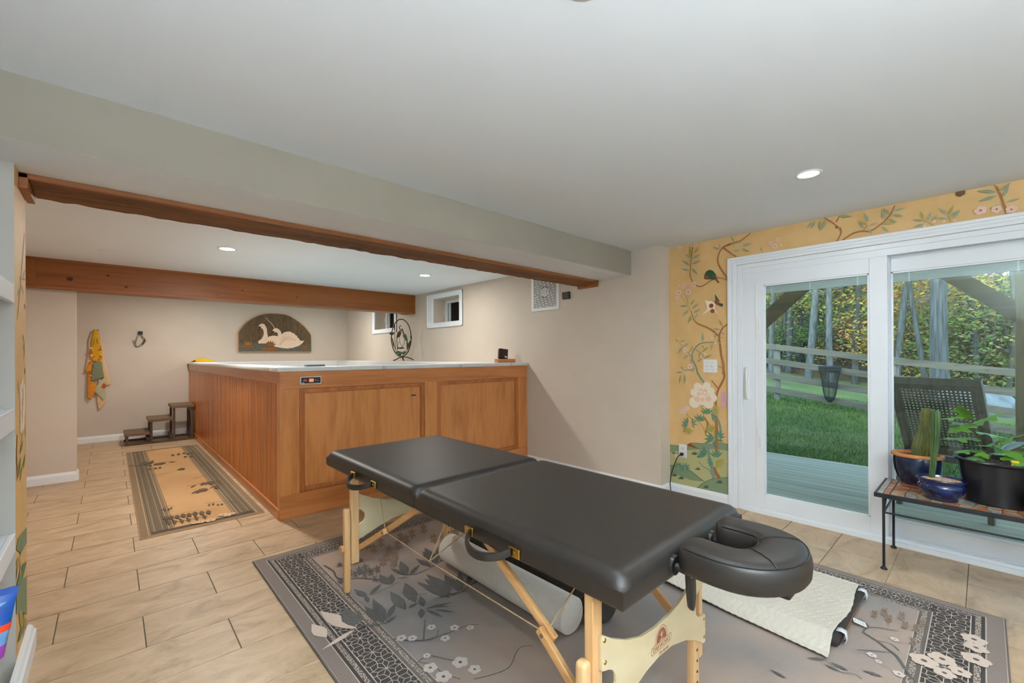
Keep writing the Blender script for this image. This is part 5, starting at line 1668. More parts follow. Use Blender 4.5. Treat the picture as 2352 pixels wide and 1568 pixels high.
def baseboard(name, poly_pts, h=.095, t=.014, side=1):
    """poly_pts: run of floor points; the board stands to the left of travel"""
    mm = M()
    for (a, b) in zip(poly_pts[:-1], poly_pts[1:]):
        a, b = Vector((a[0], a[1], 0)), Vector((b[0], b[1], 0))
        d = (b - a).normalized()
        nn = Vector((-d.y, d.x, 0)) * side
        prof = [(0, 0), (t, 0), (t, h * .72), (t * .75, h * .8), (t * .55, h * .93), (t * .3, h), (0, h)]
        vs = [a + nn * q + Vector((0, 0, z)) for q, z in prof] + [b + nn * q + Vector((0, 0, z)) for q, z in prof]
        n = len(prof)
        mm.add(vs, [tuple(range(n)), tuple(range(n, 2 * n))[::-1]] + [(i, n + i, n + (i + 1) % n, (i + 1) % n) for i in range(n)])
    return struct(mm.obj(name, 'white_trim'))


baseboard('baseboard_back', [(.985, YB), (-.90, YB)])
baseboard('baseboard_left', [(-.2705, 6.582), (-.90, 6.582)], h=.1)
baseboard('baseboard_wing', [(-.2705, 6.70), (-.2705, 6.568)], h=.1, side=1)
baseboard('baseboard_door', [(XD, 1.496), (XD, 2.036)], side=1)
baseboard('baseboard_right', [(XW, 2.02), (XW, 3.79)], side=1)
baseboard('baseboard_jog', [(XD, 2.036), (XW - .014, 2.036)], side=1)
baseboard('baseboard_pilaster', [(XL, 2.944), (XL, -1.2)], h=.1, t=.028, side=1)
baseboard('baseboard_pilaster_end', [(-.62, 2.93), (XL, 2.93)], h=.1, side=1)

# door casing (stepped profile)
cs = M()
for (y0, y1, z0, z1) in ((1.425, 1.496, 0, 2.131), (DY0 - .071, DY0, 0, 2.131), (DY0, 1.425, DZ1, 2.131)):
    cs.box(XD - .016, y0, z0, XD + .001, y1, z1)
cs.box(XD - .024, 1.474, 0, XD, 1.496, 2.131)
cs.box(XD - .024, DY0 - .071, 0, XD, DY0 - .049, 2.131)
cs.box(XD - .024, DY0 - .049, 2.109, XD, 1.474, 2.131)
cs.box(XD - .020, 1.446, 0, XD, 1.456, 2.09)
cs.box(XD - .020, DY0, 2.086, XD, 1.456, 2.096)
struct(cs.obj('trim_1', 'white_trim', bevel=.003))


# ------------------------------------------------------------------ sliding glass door
door = struct(thing('door_1', None, None, (XD, .48, 0)))
fr = M()
fr.box(XD, 1.384, 0, 4.08, 1.425, DZ1)
fr.box(XD, DY0, 0, 4.08, DY0 + .04, DZ1)
fr.box(XD, DY0 + .04, 2.03, 4.08, 1.384, DZ1)
fr.obj('frame', 'white_vinyl', door, bevel=.003)
tk = M()
tk.box(XD - .006, DY0 + .04, -.0005, 4.10, 1.384, .03)
tk.box(XD + .012, DY0 + .04, .03, XD + .02, 1.384, .05)
tk.box(XD + .075, DY0 + .04, .03, XD + .083, 1.384, .05)
tk.obj('track', 'white_vinyl', door, bevel=.002)
hd = M()
hd.box(XD + .006, DY0 + .04, 1.985, XD + .016, 1.384, 2.03)
hd.box(XD + .062, DY0 + .04, 1.985, XD + .07, .449, 2.03)
hd.obj('head_track', 'white_vinyl', door)


def sash(x0, x1, ya, yb, gy0, gy1, gz0, gz1, z0, z1):
    """frame between ya>yb with glass opening gy0>gy1"""
    mm = M()
    mm.box(x0, ya, z0, x1, gy0, z1)
    mm.box(x0, gy1, z0, x1, yb, z1)
    mm.box(x0, gy0, z0, x1, gy1, gz0)
    mm.box(x0, gy0, gz1, x1, gy1, z1)
    so_ = mm.obj('sash', 'white_vinyl', door, bevel=.003)
    xm = (x0 + x1) / 2
    bd = M()      # glazing bead
    w = .012
    for (p, q, r, s) in ((gy0, gy0 - w, gz0, gz1), (gy1 + w, gy1, gz0, gz1), (gy0, gy1, gz0, gz0 + w), (gy0, gy1, gz1 - w, gz1)):
        bd.box(x0 + .004, p, r, x0 + .016, q, s)
    bd.obj('glazing_bead', 'white_vinyl', so_, bevel=.002)
    B(xm - .010, gy0, gz0, xm - .007, gy1, gz1).obj('pane', 'pane_glass', so_)
    B(xm + .010, gy0, gz0, xm + .013, gy1, gz1).obj('pane', 'pane_glass', so_)
    # raised blind stacked between the panes
    n = 9
    zb, zt = gz1 - .072, gz1 - .004
    for i in range(n):
        z = zb + (zt - zb) * i / n
        B(xm - .005, gy0 - .01, z, xm + .009, gy1 + .01, z + .0062).obj('blind_slat', 'blind', so_)
    L = gy0 - gy1
    for t in ((.08, .47, .9) if L < .75 else (.12, .75)):
        y = gy0 - L * t
        B(xm - .0062, y + .004, zb - .004, xm - .0052, y - .004, gz1).obj('blind_tape', 'white_plastic', so_)
    return so_


s1 = sash(XD + .008, XD + .052, 1.384, .449, 1.222, .547, .158, 1.876, .05, 1.986)
# inner stile with blind controls
st = M()
st.box(XD + .003, 1.283, .15, XD + .010, 1.277, 1.905)
st.box(XD + .002, 1.266, 1.52, XD + .010, 1.250, 1.60)
st.box(XD + .004, 1.276, 1.40, XD + .010, 1.271, 1.66)
st.box(XD + .002, 1.262, .53, XD + .010, 1.246, .63)
st.box(XD + .004, 1.276, .44, XD + .010, 1.271, .70)
st.obj('blind_control', 'white_plastic', s1, bevel=.002)
# pull handle
hp = M()
hp.box(XD - .006, 1.366, .93, XD + .009, 1.335, 1.205)
hp.obj('handle_plate', 'white_plastic', s1, bevel=.004)
hp = M()
hp.tube([(XD - .004, 1.352, .945), (XD - .03, 1.345, .98), (XD - .043, 1.340, 1.03), (XD - .045, 1.338, 1.07), (XD - .043, 1.340, 1.11), (XD - .03, 1.345, 1.16), (XD - .004, 1.352, 1.19)], .0085, 10)
hp.obj('pull_handle', 'white_plastic', s1, smooth=True)
s2 = sash(XD + .068, XD + .112, .52, DY0 + .04, .438, DY0 + .12, .157, 1.876, .05, 1.986)
mt = M()
mt.box(XD + .052, .452, .05, XD + .060, .442, 1.986)
mt.obj('weatherstrip', 'white_vinyl', s1)


# ------------------------------------------------------------------ small deep windows
def window(name, w, cas, left_liner):
    y0, y1, z0, z1 = w
    o = struct(thing(name, None, None, (XW, (y0 + y1) / 2, z0)))
    c = M()
    ya, yb, za, zb = cas
    for (p, q, r, s) in ((ya, y0, za, zb), (y1, yb, za, zb), (y0, y1, za, z0), (y0, y1, z1, zb)):
        c.box(XW - .016, p, r, XW + .002, q, s)
    c.box(XW - .022, ya, za, XW, ya + .018, zb)
    c.box(XW - .022, yb - .018, za, XW, yb, zb)
    c.box(XW - .022, ya, za, XW, yb, za + .018)
    c.box(XW - .022, ya, zb - .018, XW, yb, zb)
    c.box(XW - .019, y1 + .012, z0, XW, y1 + .022, z1)
    c.obj('casing', 'white_trim', o, bevel=.003)
    f = M()
    x0, x1 = 3.965, 4.015
    e = .045
    f.box(x0, y0, z0, x1, y0 + e, z1)
    f.box(x0, y1 - e, z0, x1, y1, z1)
    f.box(x0, y0 + e, z0, x1, y1 - e, z0 + .035)
    f.box(x0, y0 + e, z1 - .05, x1, y1 - e, z1)
    ym = y1 - e - .05
    f.box(x0 + .01, ym - .012, z0 + .035, x1, ym, z1 - .05)
    fo = f.obj('window_frame', 'white_vinyl', o, bevel=.003)
    B(3.992, y0 + e, z0 + .035, 3.996, y1 - e, z1 - .05).obj('pane', 'pane_glass', fo)
    h = M()
    h.tube([(x0 - .002, y1 - .028, (z0 + z1) / 2 - .07), (x0 - .022, y1 - .03, (z0 + z1) / 2 - .04), (x0 - .026, y1 - .032, (z0 + z1) / 2), (x0 - .022, y1 - .03, (z0 + z1) / 2 + .04), (x0 - .002, y1 - .028, (z0 + z1) / 2 + .07)], .006, 8)
    h.obj('latch', 'white_plastic', fo, smooth=True)
    return o


window('window_1', WA, (5.104, 6.055, 1.748, 2.273), True)
window('window_2', WB, (7.085, 8.04, 1.737, 2.273), True)
# board-lined light well outside the small windows
ww = M()
for i in range(9):
    ww.box(4.45, 4.6, 1.5 + i * .13, 4.48, 8.6, 1.622 + i * .13)
wwo = tag(ww.obj('window_well', 'well_wood'), 'dark board lining seen through the small high windows', 'lining')
# ------------------------------------------------------------------ recessed lights
for (x, y, r, watts, c, lab) in CANS:
    t = thing('recessed_light', lab, 'light', (x, y, ZC), group='recessed ceiling lights')
    M().lathe([(r * .98, -.004), (r * 1.18, -.006), (r * 1.28, -.002), (r * 1.28, .0)], (x, y, ZC), 32, cap=False).obj('trim_ring', 'white_plastic', t, smooth=True)
    M().lathe([(0.0, -.0035), (r, -.0035), (r, -.001), (0, -.001)], (x, y, ZC), 32).obj('lens', 'lamp_lens', t)
    ld = bpy.data.lights.new('lamp', 'AREA')
    ld.shape = 'DISK'
    ld.size = r * 1.9
    ld.energy = watts
    ld.color = c
    lo = bpy.data.objects.new('lamp', ld)
    COL.objects.link(lo)
    lo.parent = t
    lo.location = (0, 0, -.012)
tag(M().lathe([(.0, -.010), (.05, -.010), (.064, -.007), (.068, 0)], (-.019, 5.653, ZC), 28).obj('ceiling_cover', 'ceiling_paint', smooth=True), 'flat round white cover plate on the ceiling between the beams', 'cover plate')

# added fill light shaped as an uplighter, unseen behind the camera, brightens the ceiling
fl = thing('added_fill_lamp', 'added fill light shaped as a white bowl uplighter, unseen at the rear', 'lamp', (-0.10, -1.05, 0))
M().lathe([(.15, 0), (.15, .012), (.03, .03), (.012, .04)], (-0.10, -1.05, .0005), 28).obj('base', 'black_iron', fl, smooth=True)
M().tube([(-0.10, -1.05, .03), (-0.10, -1.05, 1.55)], .012, 12).obj('pole', 'black_iron', fl, smooth=True)
M().lathe([(.02, 0), (.10, .02), (.17, .07), (.20, .13), (.195, .13), (.165, .075), (.095, .026), (0, .01)], (-0.10, -1.05, 1.55), 32).obj('bowl_shade', 'white_plastic', fl, smooth=True)
ld = bpy.data.lights.new('lamp', 'AREA')
ld.shape = 'DISK'
ld.size = .26
ld.energy = 155
ld.color = (0.80, 0.92, 1.0)
lo = bpy.data.objects.new('lamp', ld)
COL.objects.link(lo)
lo.parent = fl
lo.location = (0, 0, 1.66)
lo.rotation_euler = (PI, 0, 0)

# ------------------------------------------------------------------ timber beams
t = thing('ceiling_beam', 'rough-sawn brown timber board under the pale soffit, nearer of two beams', 'beam', (1.73, 2.73, 2.02))
rb = M()
n = 90
vs, fs = [], []
rnd = random.Random(3)
for i in range(n + 1):
    x = XL + .03 + (XW - .03 - XL - .03) * i / n
    j = rnd.uniform(-.006, .006)
    k = rnd.uniform(-.003, .003)
    vs += [(x, 2.747, 2.066), (x, 2.85, 2.058 + k), (x, 2.978 + j, 2.050 + k), (x, 2.986 + j, 2.0876), (x, 2.747, 2.0876)]
for i in range(n):
    for q in range(5):
        a, b = i * 5 + q, i * 5 + (q + 1) % 5
        fs.append((a, b, b + 5, a + 5))
rb.add(vs, fs)
rb.obj('rough_timber', 'rough_fir', t)
B(XL, 2.728, 2.066, XW, 2.748, 2.0876).obj('trim_strip', 'fir_trim', t, bevel=.002)
B(XL, 2.728, 2.022, XL + .027, 2.985, 2.0866).obj('end_trim', 'fir_trim', t, bevel=.002)
B(XW - .027, 2.728, 2.024, XW, 2.985, 2.0866).obj('end_trim', 'fir_trim', t, bevel=.002)
t = thing('ceiling_beam', 'deep knotty brown timber beam crossing the room above the far wall, farther of two beams', 'beam', (1.4, 6.55, 2.02))
B(-.9, 6.4545, 2.036, XW - .02, 6.70, ZC).obj('timber', 'fir', t, bevel=.003)
B(-.9, 6.448, ZC - .022, XW, 6.4645, ZC).obj('trim_strip', 'fir_trim', t)
B(-.9, 6.446, 2.021, XW, 6.72, 2.036).obj('trim_strip', 'fir_trim', t)
B(-.9, 6.438, 2.030, -.551, 6.455, ZC - .018).obj('end_block', 'fir', t, bevel=.003)
B(XW - .022, 6.444, 2.03, XW, 6.71, ZC - .01).obj('end_trim', 'fir_trim', t, bevel=.002)
B(XW - .12, 6.444, 2.010, XW, 6.72, 2.022).obj('end_trim', 'fir_trim', t, bevel=.002)
for x_, z_, r_ in ((-.31, 2.13, .03), (-.02, 2.2, .016), (.13, 2.09, .018), (1.25, 2.16, .014), (1.9, 2.13, .015)):
    M().lathe([(0, 0), (r_ * .6, -.001), (r_, .001)], (0, 0, 0), 10).obj('knot', 'umber_dark', t, local=True).matrix_basis = Matrix.Translation(Vector((x_, 6.4543, z_)) - LOC[t.name]) @ Matrix.Rotation(-PI / 2, 4, 'X') @ Matrix.Diagonal((1, .8, 1, 1))

# ------------------------------------------------------------------ swim spa in a cherry cabinet
XP, YP, ZP = .9855, 3.795, 1.1865
t = thing('swim_spa', 'large swim spa boxed in cherry wood panels with a white rim', 'swim spa', (2.36, 6.5, 0))
YE = 9.29
B(XP + .02, YP + .02, 0, XW - .004, YE, .02).obj('base', 'cherry_trim', t)
# front face
B(XP, YP, 1.047, XW - .004, YP + .03, ZP).obj('top_rail', 'cherry_x', t, bevel=.002)
B(XP, YP, 0, XW - .004, YP + .03, .196).obj('bottom_rail', 'cherry_x', t, bevel=.002)
for x0, x1 in ((XP, 1.132), (2.310, 2.456), (3.597, XW - .004)):
    B(x0, YP, .196, x1, YP + .03, 1.047).obj('stile', 'cherry_z', t, bevel=.001)
for x0, x1 in ((1.134, 2.308), (2.458, 3.595)):
    dr = B(x0 + .03, YP + .016, .226, x1 - .03, YP + .028, 1.017).obj('door_panel', 'cherry_z', t)
    md = M()
    w = .038
    for (a, b, c, d) in ((x0, x0 + w, .198, 1.045), (x1 - w, x1, .198, 1.045), (x0 + w, x1 - w, .198, .198 + w), (x0 + w, x1 - w, 1.045 - w, 1.045)):
        md.box(a, YP + .002, c, b, YP + .022, d)
    md.box(x0 + w - .006, YP + .008, .198 + w, x0 + w + .006, YP + .02, 1.045 - w)
    md.box(x1 - w - .006, YP + .008, .198 + w, x1 - w + .006, YP + .02, 1.045 - w)
    md.obj('moulding', 'cherry_trim', dr, bevel=.003)
    if x0 < 2:
        lk = M()
        lk.tube([(2.175, YP - .003, .926), (2.175, YP + .02, .926)], .011, 14)
        lk.obj('lock', 'steel', dr, smooth=True)
        B(2.172, YP - .02, .921, 2.200, YP - .003, .931).obj('key', 'black_plastic', dr)
# left side: rails, corner post and beaded slats
B(XP, YP + .03, 1.092, XP + .03, YE, ZP).obj('top_rail', 'cherry_y', t, bevel=.002)
B(XP - .006, YP + .03, 0, XP + .03, YE, .085).obj('bottom_rail', 'cherry_y', t, bevel=.004)
B(XP, YP + .03, .085, XP + .03, YP + .085, 1.092).obj('corner_post', 'cherry_z', t, bevel=.002)
B(XP, YE - .09, .085, XP + .03, YE, 1.092).obj('corner_post', 'cherry_z', t, bevel=.002)
B(XP + .016, YP + .085, .085, XP + .03, YE - .09, 1.092).obj('backing', 'umber_dark', t)
ny = 116
y0, y1 = YP + .086, YE - .091
pit = (y1 - y0) / ny
sm = M()
w = pit / 2 - .0015
sm.prism([(-w, .0), (-w + .004, .007), (-w * .3, .009), (w * .3, .009), (w - .004, .007), (w, 0)], 'z', .086, 1.091)
me = bpy.data.meshes.new('slat')
me.from_pydata([(XP + .0165 - v[1], v[0], v[2]) for v in sm.v], [], [f[::-1] for f in sm.f])
me.materials.append(MATS['cherry_slat'])
for i in range(ny):
    ob = bpy.data.objects.new('slat', me)
    COL.objects.link(ob)
    ob.parent = t
    ob.location = Vector((0, y0 + pit * (i + .5), 0)) - LOC[t.name]
# rim
rm = M()
for a in ((XP - .02, YP - .02, XW - .003, 4.02), (XP - .02, 9.06, XW - .003, YE + .03), (XP - .02, 4.02, 1.20, 9.06), (3.44, 4.02, XW - .003, 9.06)):
    rm.box(a[0], a[1], ZP, a[2], a[3], ZP + .036)
ro = rm.obj('rim', 'spa_white', t, bevel=.006, seg=3)
for x in (1.86, 2.73, 3.46):
    rs = M()
    rs.box(x, YP - .0215, ZP + .001, x + .0025, YP - .019, ZP + .034)
    rs.tube([(x + .018, YP - .021, ZP + .012), (x + .018, YP - .019, ZP + .012)], .004, 8)
    rs.obj('rim_joint', 'grille_dark', ro)
for y in (4.9, 6.2, 7.6):
    rs = M()
    rs.tube([(XP + .06, y, ZP + .0355), (XP + .06, y, ZP + .037)], .005, 8)
    rs.obj('rim_screw', 'grille_dark', ro)
sh = M()
for a in ((1.19, 4.0, 1.215, 9.07), (3.425, 4.0, 3.45, 9.07), (1.215, 4.0, 3.425, 4.03), (1.215, 9.05, 3.425, 9.07)):
    sh.box(a[0], a[1], .3, a[2], a[3], ZP)
sh.box(1.19, 4.0, .28, 3.45, 9.07, .3)
sh.obj('tub_shell', 'spa_white', t)
B(1.215, 4.03, 1.02, 3.425, 9.05, 1.03).obj('water', 'spa_water', t)
B(1.24, 3.96, ZP + .035, 1.40, 4.03, ZP + .052).obj('headrest_pad', 'slate_pad', t, bevel=.006, seg=3)
gr = M()
for i in range(26):
    x = 1.5 + i * .052
    gr.box(x, 4.022, ZP - .02, x + .03, 4.045, ZP + .006)
gr.obj('skimmer_grille', 'grille_dark', t)
# control panel
cpn = B(1.137, YP - .008, 1.080, 1.305, YP + .002, 1.144).obj('control_panel', 'white_plastic', t, bevel=.006, seg=3)
B(1.144, YP - .0095, 1.087, 1.298, YP - .007, 1.137).obj('faceplate', 'panel_navy', cpn, bevel=.002)
B(1.207, YP - .0105, 1.100, 1.242, YP - .009, 1.125).obj('display', 'led_orange', cpn)
for x, z, c in ((1.166, 1.110, 'led_red'), (1.175, 1.117, 'led_orange'), (1.184, 1.110, 'led_red'), (1.258, 1.112, 'print_white'), (1.274, 1.110, 'print_white')):
    B(x - .003, YP - .0105, z - .0025, x + .003, YP - .009, z + .0025).obj('button', c, cpn)
B(1.150, YP - .0102, 1.091, 1.168, YP - .009, 1.095).obj('nameplate', 'print_white', cpn)

# things on the rim
ZR = ZP + .0365
yp = M()
yp.prism([(.985, ZR), (1.06, ZR + .006), (1.31, ZR), (1.31, ZR + .040), (1.225, ZR + .042), (1.185, ZR + .070), (1.06, ZR + .045), (1.0, ZR + .014)], 'y', 9.12, 9.24)
ypo = thing('swim_pouch', 'folded yellow fabric pouch lying on the far corner of the spa rim', 'pouch', (1.15, 9.15, ZR))
yp.obj('cloth', 'yellow_cloth', ypo, bevel=.006, seg=3)
M().prism([(.992, ZR + .0005), (1.055, ZR + .001), (1.068, ZR + .034), (1.05, ZR + .033)], 'y', 9.112, 9.121).obj('dark_opening', 'umber_dark', ypo)  # flat dark patch at the open end of the pouch
# photo viewer on a wood block
dv = thing('display_stand', 'small dark tilted picture on a wooden block at the right end of the spa rim', 'display', (3.57, 4.0, ZR), math.radians(-20))
B(-.115, -.06, 0, .115, .06, .045).obj('wood_block', 'block_wood', dv, bevel=.003, local=True)
fb = M()
fb.bar((-.03, 0, .045), (-.015, .02, .165), .115, .05, (0, 1, 0))
fb.obj('case', 'black_plastic', dv, bevel=.004, local=True)
fb = M()
fb.bar((-.056, -.012, .05), (-.043, .008, .16), .006, .10, (0, 1, 0))
fb.bar((-.035, -.027, .055), (-.021, -.006, .155), .085, .003, (0, 1, 0))
fb.obj('picture', 'photo_dark', dv, local=True)
M().bar((.0, -.027, .062), (.003, -.0215, .078), .03, .004, (0, 1, 0)).obj('label_plate', 'print_white', dv, local=True)

# crane sculpture, laid out in its own plane facing the room
sc = thing('bird_sculpture', 'oval bronze sculpture of two cranes among reeds on the spa rim', 'sculpture', (3.545, 6.5, ZR + .017), math.atan2(-.48, .877))
S = 1 / 1676.0


def q(u, v, d=0.):
    return ((u - 585) * S, d, (1318 - v) * S)


def tub(name, pts, r, m, d=0., par=None, closed=False):
    mm = M()
    mm.tube([q(p[0], p[1], p[2] if len(p) > 2 else d) for p in pts], r, 7, closed)
    return mm.obj(name, m, par or sc, smooth=True, local=True)


ov = [(545 + 265 * math.sin(a), 700 - 515 * math.cos(a)) for a in [2 * PI * i / 40 for i in range(40)]]
tub('oval_hoop', ov, .0085, 'bronze', closed=True)
for pts in ([(585, 1225), (480, 1250), (400, 1300), (325, 1330)], [(585, 1225), (700, 1235), (790, 1275), (870, 1305)], [(585, 1225, -.01), (575, 1270, -.04), (610, 1325, -.07)], [(585, 1225, .01), (590, 1270, .04), (600, 1325, .07)]):
    tub('foot', pts, .009, 'bronze')
tub('reed', [(400, 1060), (370, 720), (360, 480), (370, 340)], .005, 'bronze')
tub('cattail', [(362, 480), (366, 340)], .010, 'bronze')
tub('reed', [(440, 1050), (425, 800), (430, 640)], .006, 'bronze')
tub('reed', [(700, 1060), (710, 900), (700, 720)], .006, 'bronze')


def blade(pts, m, name='leaf', d=0.):
    mm = M()
    mm.prism([(q(u, v)[0], q(u, v)[2]) for u, v in pts], 'y', d - .004, d + .004)
    return mm.obj(name, m, sc, local=True, bevel=.002)


blade([(285, 640), (320, 900), (400, 1050), (375, 960), (330, 760)], 'bronze')
blade([(820, 720), (720, 860), (705, 1050), (790, 900)], 'bronze')
blade([(220, 560), (280, 540), (355, 550), (350, 600), (300, 640), (250, 620)], 'bronze', 'flower', -.01)
tub('flower_bud', [(800, 640), (815, 720)], .013, 'bronze')
blade([(370, 1090), (450, 1060), (540, 1080), (480, 1200), (430, 1130)], 'patina', 'leaf', -.02)
blade([(540, 1100), (620, 1070), (700, 1070), (660, 1130), (590, 1180)], 'patina', 'leaf', .02)
blade([(440, 1190), (500, 1100), (560, 1110), (540, 1190)], 'patina', 'leaf', .01)
blade([(430, 970), (600, 955), (625, 990), (520, 1010), (450, 1000)], 'bronze', 'perch')


def crane(body, neck, legs, m, name):
    mm = M()
    n = len(body)
    mm.prism([(q(u, v)[0], q(u, v)[2]) for u, v in body], 'y', -.016, .016)
    b = mm.obj(name, m, sc, bevel=.012, seg=3, local=True)
    tub('neck', neck, [.010, .008, .007, .009, .004][:len(neck)] if len(neck) <= 5 else .008, 'bronze', 0, b)
    for lg in legs:
        tub('bird_leg', lg, .0035, 'bronze', 0, b)


crane([(415, 720), (425, 600), (470, 520), (530, 520), (540, 600), (500, 670)], [(510, 560), (515, 470), (490, 400), (515, 365), (560, 390)], [[(500, 660), (500, 790), (455, 890), (455, 980)], [(500, 790), (560, 950)]], 'bronze', 'crane')
crane([(580, 640), (610, 580), (670, 600), (700, 680), (690, 800), (640, 750)], [(605, 590), (590, 510), (570, 440), (550, 480), (560, 570)], [[(640, 760), (620, 860), (560, 950)], [(690, 800), (700, 1050)]], 'patina', 'crane')

# ------------------------------------------------------------------ window wall fittings
gt = thing('wall_grille', 'square white fretwork air grille high on the window wall', 'grille', (XW, 3.485, 1.83))
gz0, gz1, ga, gb = 1.834, 2.262, 3.268, 3.702
B(XW - .006, ga + .03, gz0 + .03, XW - .001, gb - .03, gz1 - .03).obj('backing', 'grille_dark', gt)
fm = M()
for (p, q_, r, s) in ((ga, ga + .036, gz0, gz1), (gb - .036, gb, gz0, gz1), (ga + .036, gb - .036, gz0, gz0 + .036), (ga + .036, gb - .036, gz1 - .036, gz1)):
    fm.box(XW - .012, p, r, XW, q_, s)
fm.obj('frame', 'white_plastic', gt, bevel=.002)
cy, cz = (ga + gb) / 2, (gz0 + gz1) / 2
nb = 24
for i in range(nb):
    z = gz0 + .036 + (gz1 - gz0 - .072) * (i + .5) / nb
    lo_, hi_ = ga + .036, gb - .036
    h2 = .075 ** 2 - (z - cz) ** 2
    spans = [(lo_, hi_)]
    if h2 > 0:
        e = math.sqrt(h2)
        spans = [(lo_, cy - e), (cy + e, hi_)]
    for sa, sb in spans:
        mm = M()
        mm.box(XW - .0105, sa, z - .0037, XW - .005, sb, z + .0037)
        yk = sa + .02 + (i * .061) % .11
        while yk < sb - .02:
            mm.box(XW - .0103, yk, z - .001, XW - .0052, yk + .012, z + .0105)
            yk += .115
        mm.obj('bar', 'white_plastic', gt)
mm = M()
for r in (.072, .054, .037):
    for a0, a1 in ((.1, .9), (1.1, 1.9)):
        mm.tube([(XW - .008, cy + r * math.cos(PI * (a0 + (a1 - a0) * k / 12)), cz + r * math.sin(PI * (a0 + (a1 - a0) * k / 12))) for k in range(13)], .0034, 6)
for k in range(-4, 5):
    mm.box(XW - .0105, cy + k * .0155 - .0045, cz - .062 + abs(k) * .008, XW - .005, cy + k * .0155 + .0045, cz + .062 - abs(k) * .008)
mm.obj('rosette', 'white_plastic', gt, smooth=True)
th = thing('thermostat', 'small dark square thermostat beside the white air grille', 'thermostat', (XW, 3.156, 1.932))
B(XW - .028, 3.105, 1.934, XW, 3.205, 2.014).obj('body', 'thermo_dark', th, bevel=.004)
B(XW - .0295, 3.122, 1.966, XW - .027, 3.200, 2.008).obj('screen', 'thermo_screen', th)
for y in (3.19, 3.168, 3.146):
    B(XW - .0298, y - .007, 1.944, XW - .027, y + .007, 1.955).obj('button', 'thermo_screen', th)

# switch plate, outlet and cord on the wallpaper
sw = thing('switch_plate', 'white double light switch plate on the painted gold wallpaper', 'light switch', (XD, 1.652, 1.145))
B(XD - .007, 1.590, 1.146, XD - .001, 1.714, 1.266).obj('plate', 'white_plastic', sw, bevel=.003)
for y in (1.630, 1.675):
    tg = M()
    tg.bar((XD - .007, y, 1.203), (XD - .022, y, 1.213), .009, .012)
    tg.obj('toggle', 'white_plastic', sw, bevel=.002)
    for z in (1.172, 1.240):
        M().tube([(XD - .009, y, z), (XD - .006, y, z)], .003, 8).obj('screw', 'steel', sw)
ot = thing('outlet', 'white wall outlet with a black plug near the baseboard', 'outlet', (XD, 1.908, .35))
B(XD - .007, 1.868, .351, XD - .001, 1.948, .474).obj('plate', 'white_plastic', ot, bevel=.003)
for z in (.385, .438):
    rc = B(XD - .010, 1.892, z - .015, XD - .006, 1.924, z + .015).obj('receptacle', 'white_plastic', ot, bevel=.004)
    if z > .4:
        for y in (1.901, 1.914):
            B(XD - .0105, y - .0015, z - .003, XD - .0095, y + .0015, z + .008).obj('slot', 'grille_dark', rc)
        M().tube([(XD - .0108, 1.908, z - .009), (XD - .0095, 1.908, z - .009)], .0028, 8).obj('slot', 'grille_dark', rc)
cd = thing('power_cord', 'black plug and cord hanging from the wall outlet', 'cord', (XD - .03, 1.95, .0))
B(XD - .042, 1.894, .372, XD - .0105, 1.922, .398).obj('plug', 'black_plastic', cd, bevel=.005, seg=3)
M().tube([(XD - .04, 1.912, .384), (XD - .055, 1.935, .36), (XD - .05, 1.96, .30), (XD - .045, 1.985, .24), (XD - .045, 2.005, .17), (XD - .05, 2.012, .10), (XD - .06, 2.0, .04), (XD - .09, 1.97, .006), (XD - .2, 1.93, .005), (XD - .35, 1.97, .005)], .004, 8).obj('cord', 'black_plastic', cd, smooth=True)

# ------------------------------------------------------------------ back wall: plaque, towel, strap
pq = thing('wall_plaque', 'arched carved plaque of two white swans among reeds on the back wall', 'plaque', (2.363, YB, 1.40))
U0, V0 = 1.281 / 1795, .744 / 945


def pm(u, v):
    return (1.723 + (u - 295) * U0, 1.40 + (1150 - v) * V0)


arch = [(295, 1150), (295, 700), (320, 640), (390, 540), (480, 440), (600, 350), (740, 275), (880, 228), (1020, 207), (1200, 203), (1400, 212), (1530, 250), (1660, 320), (1790, 400), (1900, 490), (1990, 590), (2050, 660), (2085, 720), (2090, 1150)]
M().prism([pm(*p) for p in arch], 'y', YB - .05, YB - .001).obj('board', 'plaque_edge', pq, bevel=.004)
face = [(u + (8 if u < 1190 else -8), v + 10 if v < 1100 else v - 12) for u, v in arch]
M().prism([pm(*p) for p in face], 'y', YB - .0525, YB - .049).obj('painted_ground', 'plaque_ground', pq)
PL = []
rnd = random.Random(11)


def add_r(c, w0, w1, pts):
    PL.append(('r', c, w0 * U0, w1 * U0, [pm(*p) for p in pts]))


PL.append(('p', 'pond', [pm(*p) for p in [(310, 1135), (310, 950), (600, 930), (1100, 960), (1600, 930), (1900, 960), (2075, 930), (2075, 1135)]]))
for i in range(95):
    bx = rnd.uniform(330, 2060)
    tx = bx + (bx - 1180) * rnd.uniform(.05, .32)
    k = max(-1, min(1, (tx - 1190) / 900))
    topv = 215 + 520 * abs(k) ** 2.6 + rnd.uniform(25, 260)
    if topv > 860 or tx < 325 or tx > 2060:
        continue
    c = rnd.choice(['gold', 'brown', 'olive', 'brown', 'olive'])
    mid = ((bx + tx) / 2 + rnd.uniform(-15, 15), (930 + topv) / 2)
    add_r(c, rnd.uniform(6, 12), 2, [(bx, 930), mid, (tx, topv)])
    if rnd.random() < .25:
        add_r('brown', 16, 16, [(tx, topv + 60), (tx + (tx - bx) * .1, topv)])
for c, cx, cy_, a, b in (('pad', 490, 1020, 165, 32), ('pad', 1020, 1080, 215, 45), ('pad', 1890, 1018, 105, 26), ('pad', 1940, 1066, 80, 18)):
    PL.append(('p', c, [pm(cx + a * math.cos(2 * PI * i / 20), cy_ + b * math.sin(2 * PI * i / 20)) for i in range(20)]))
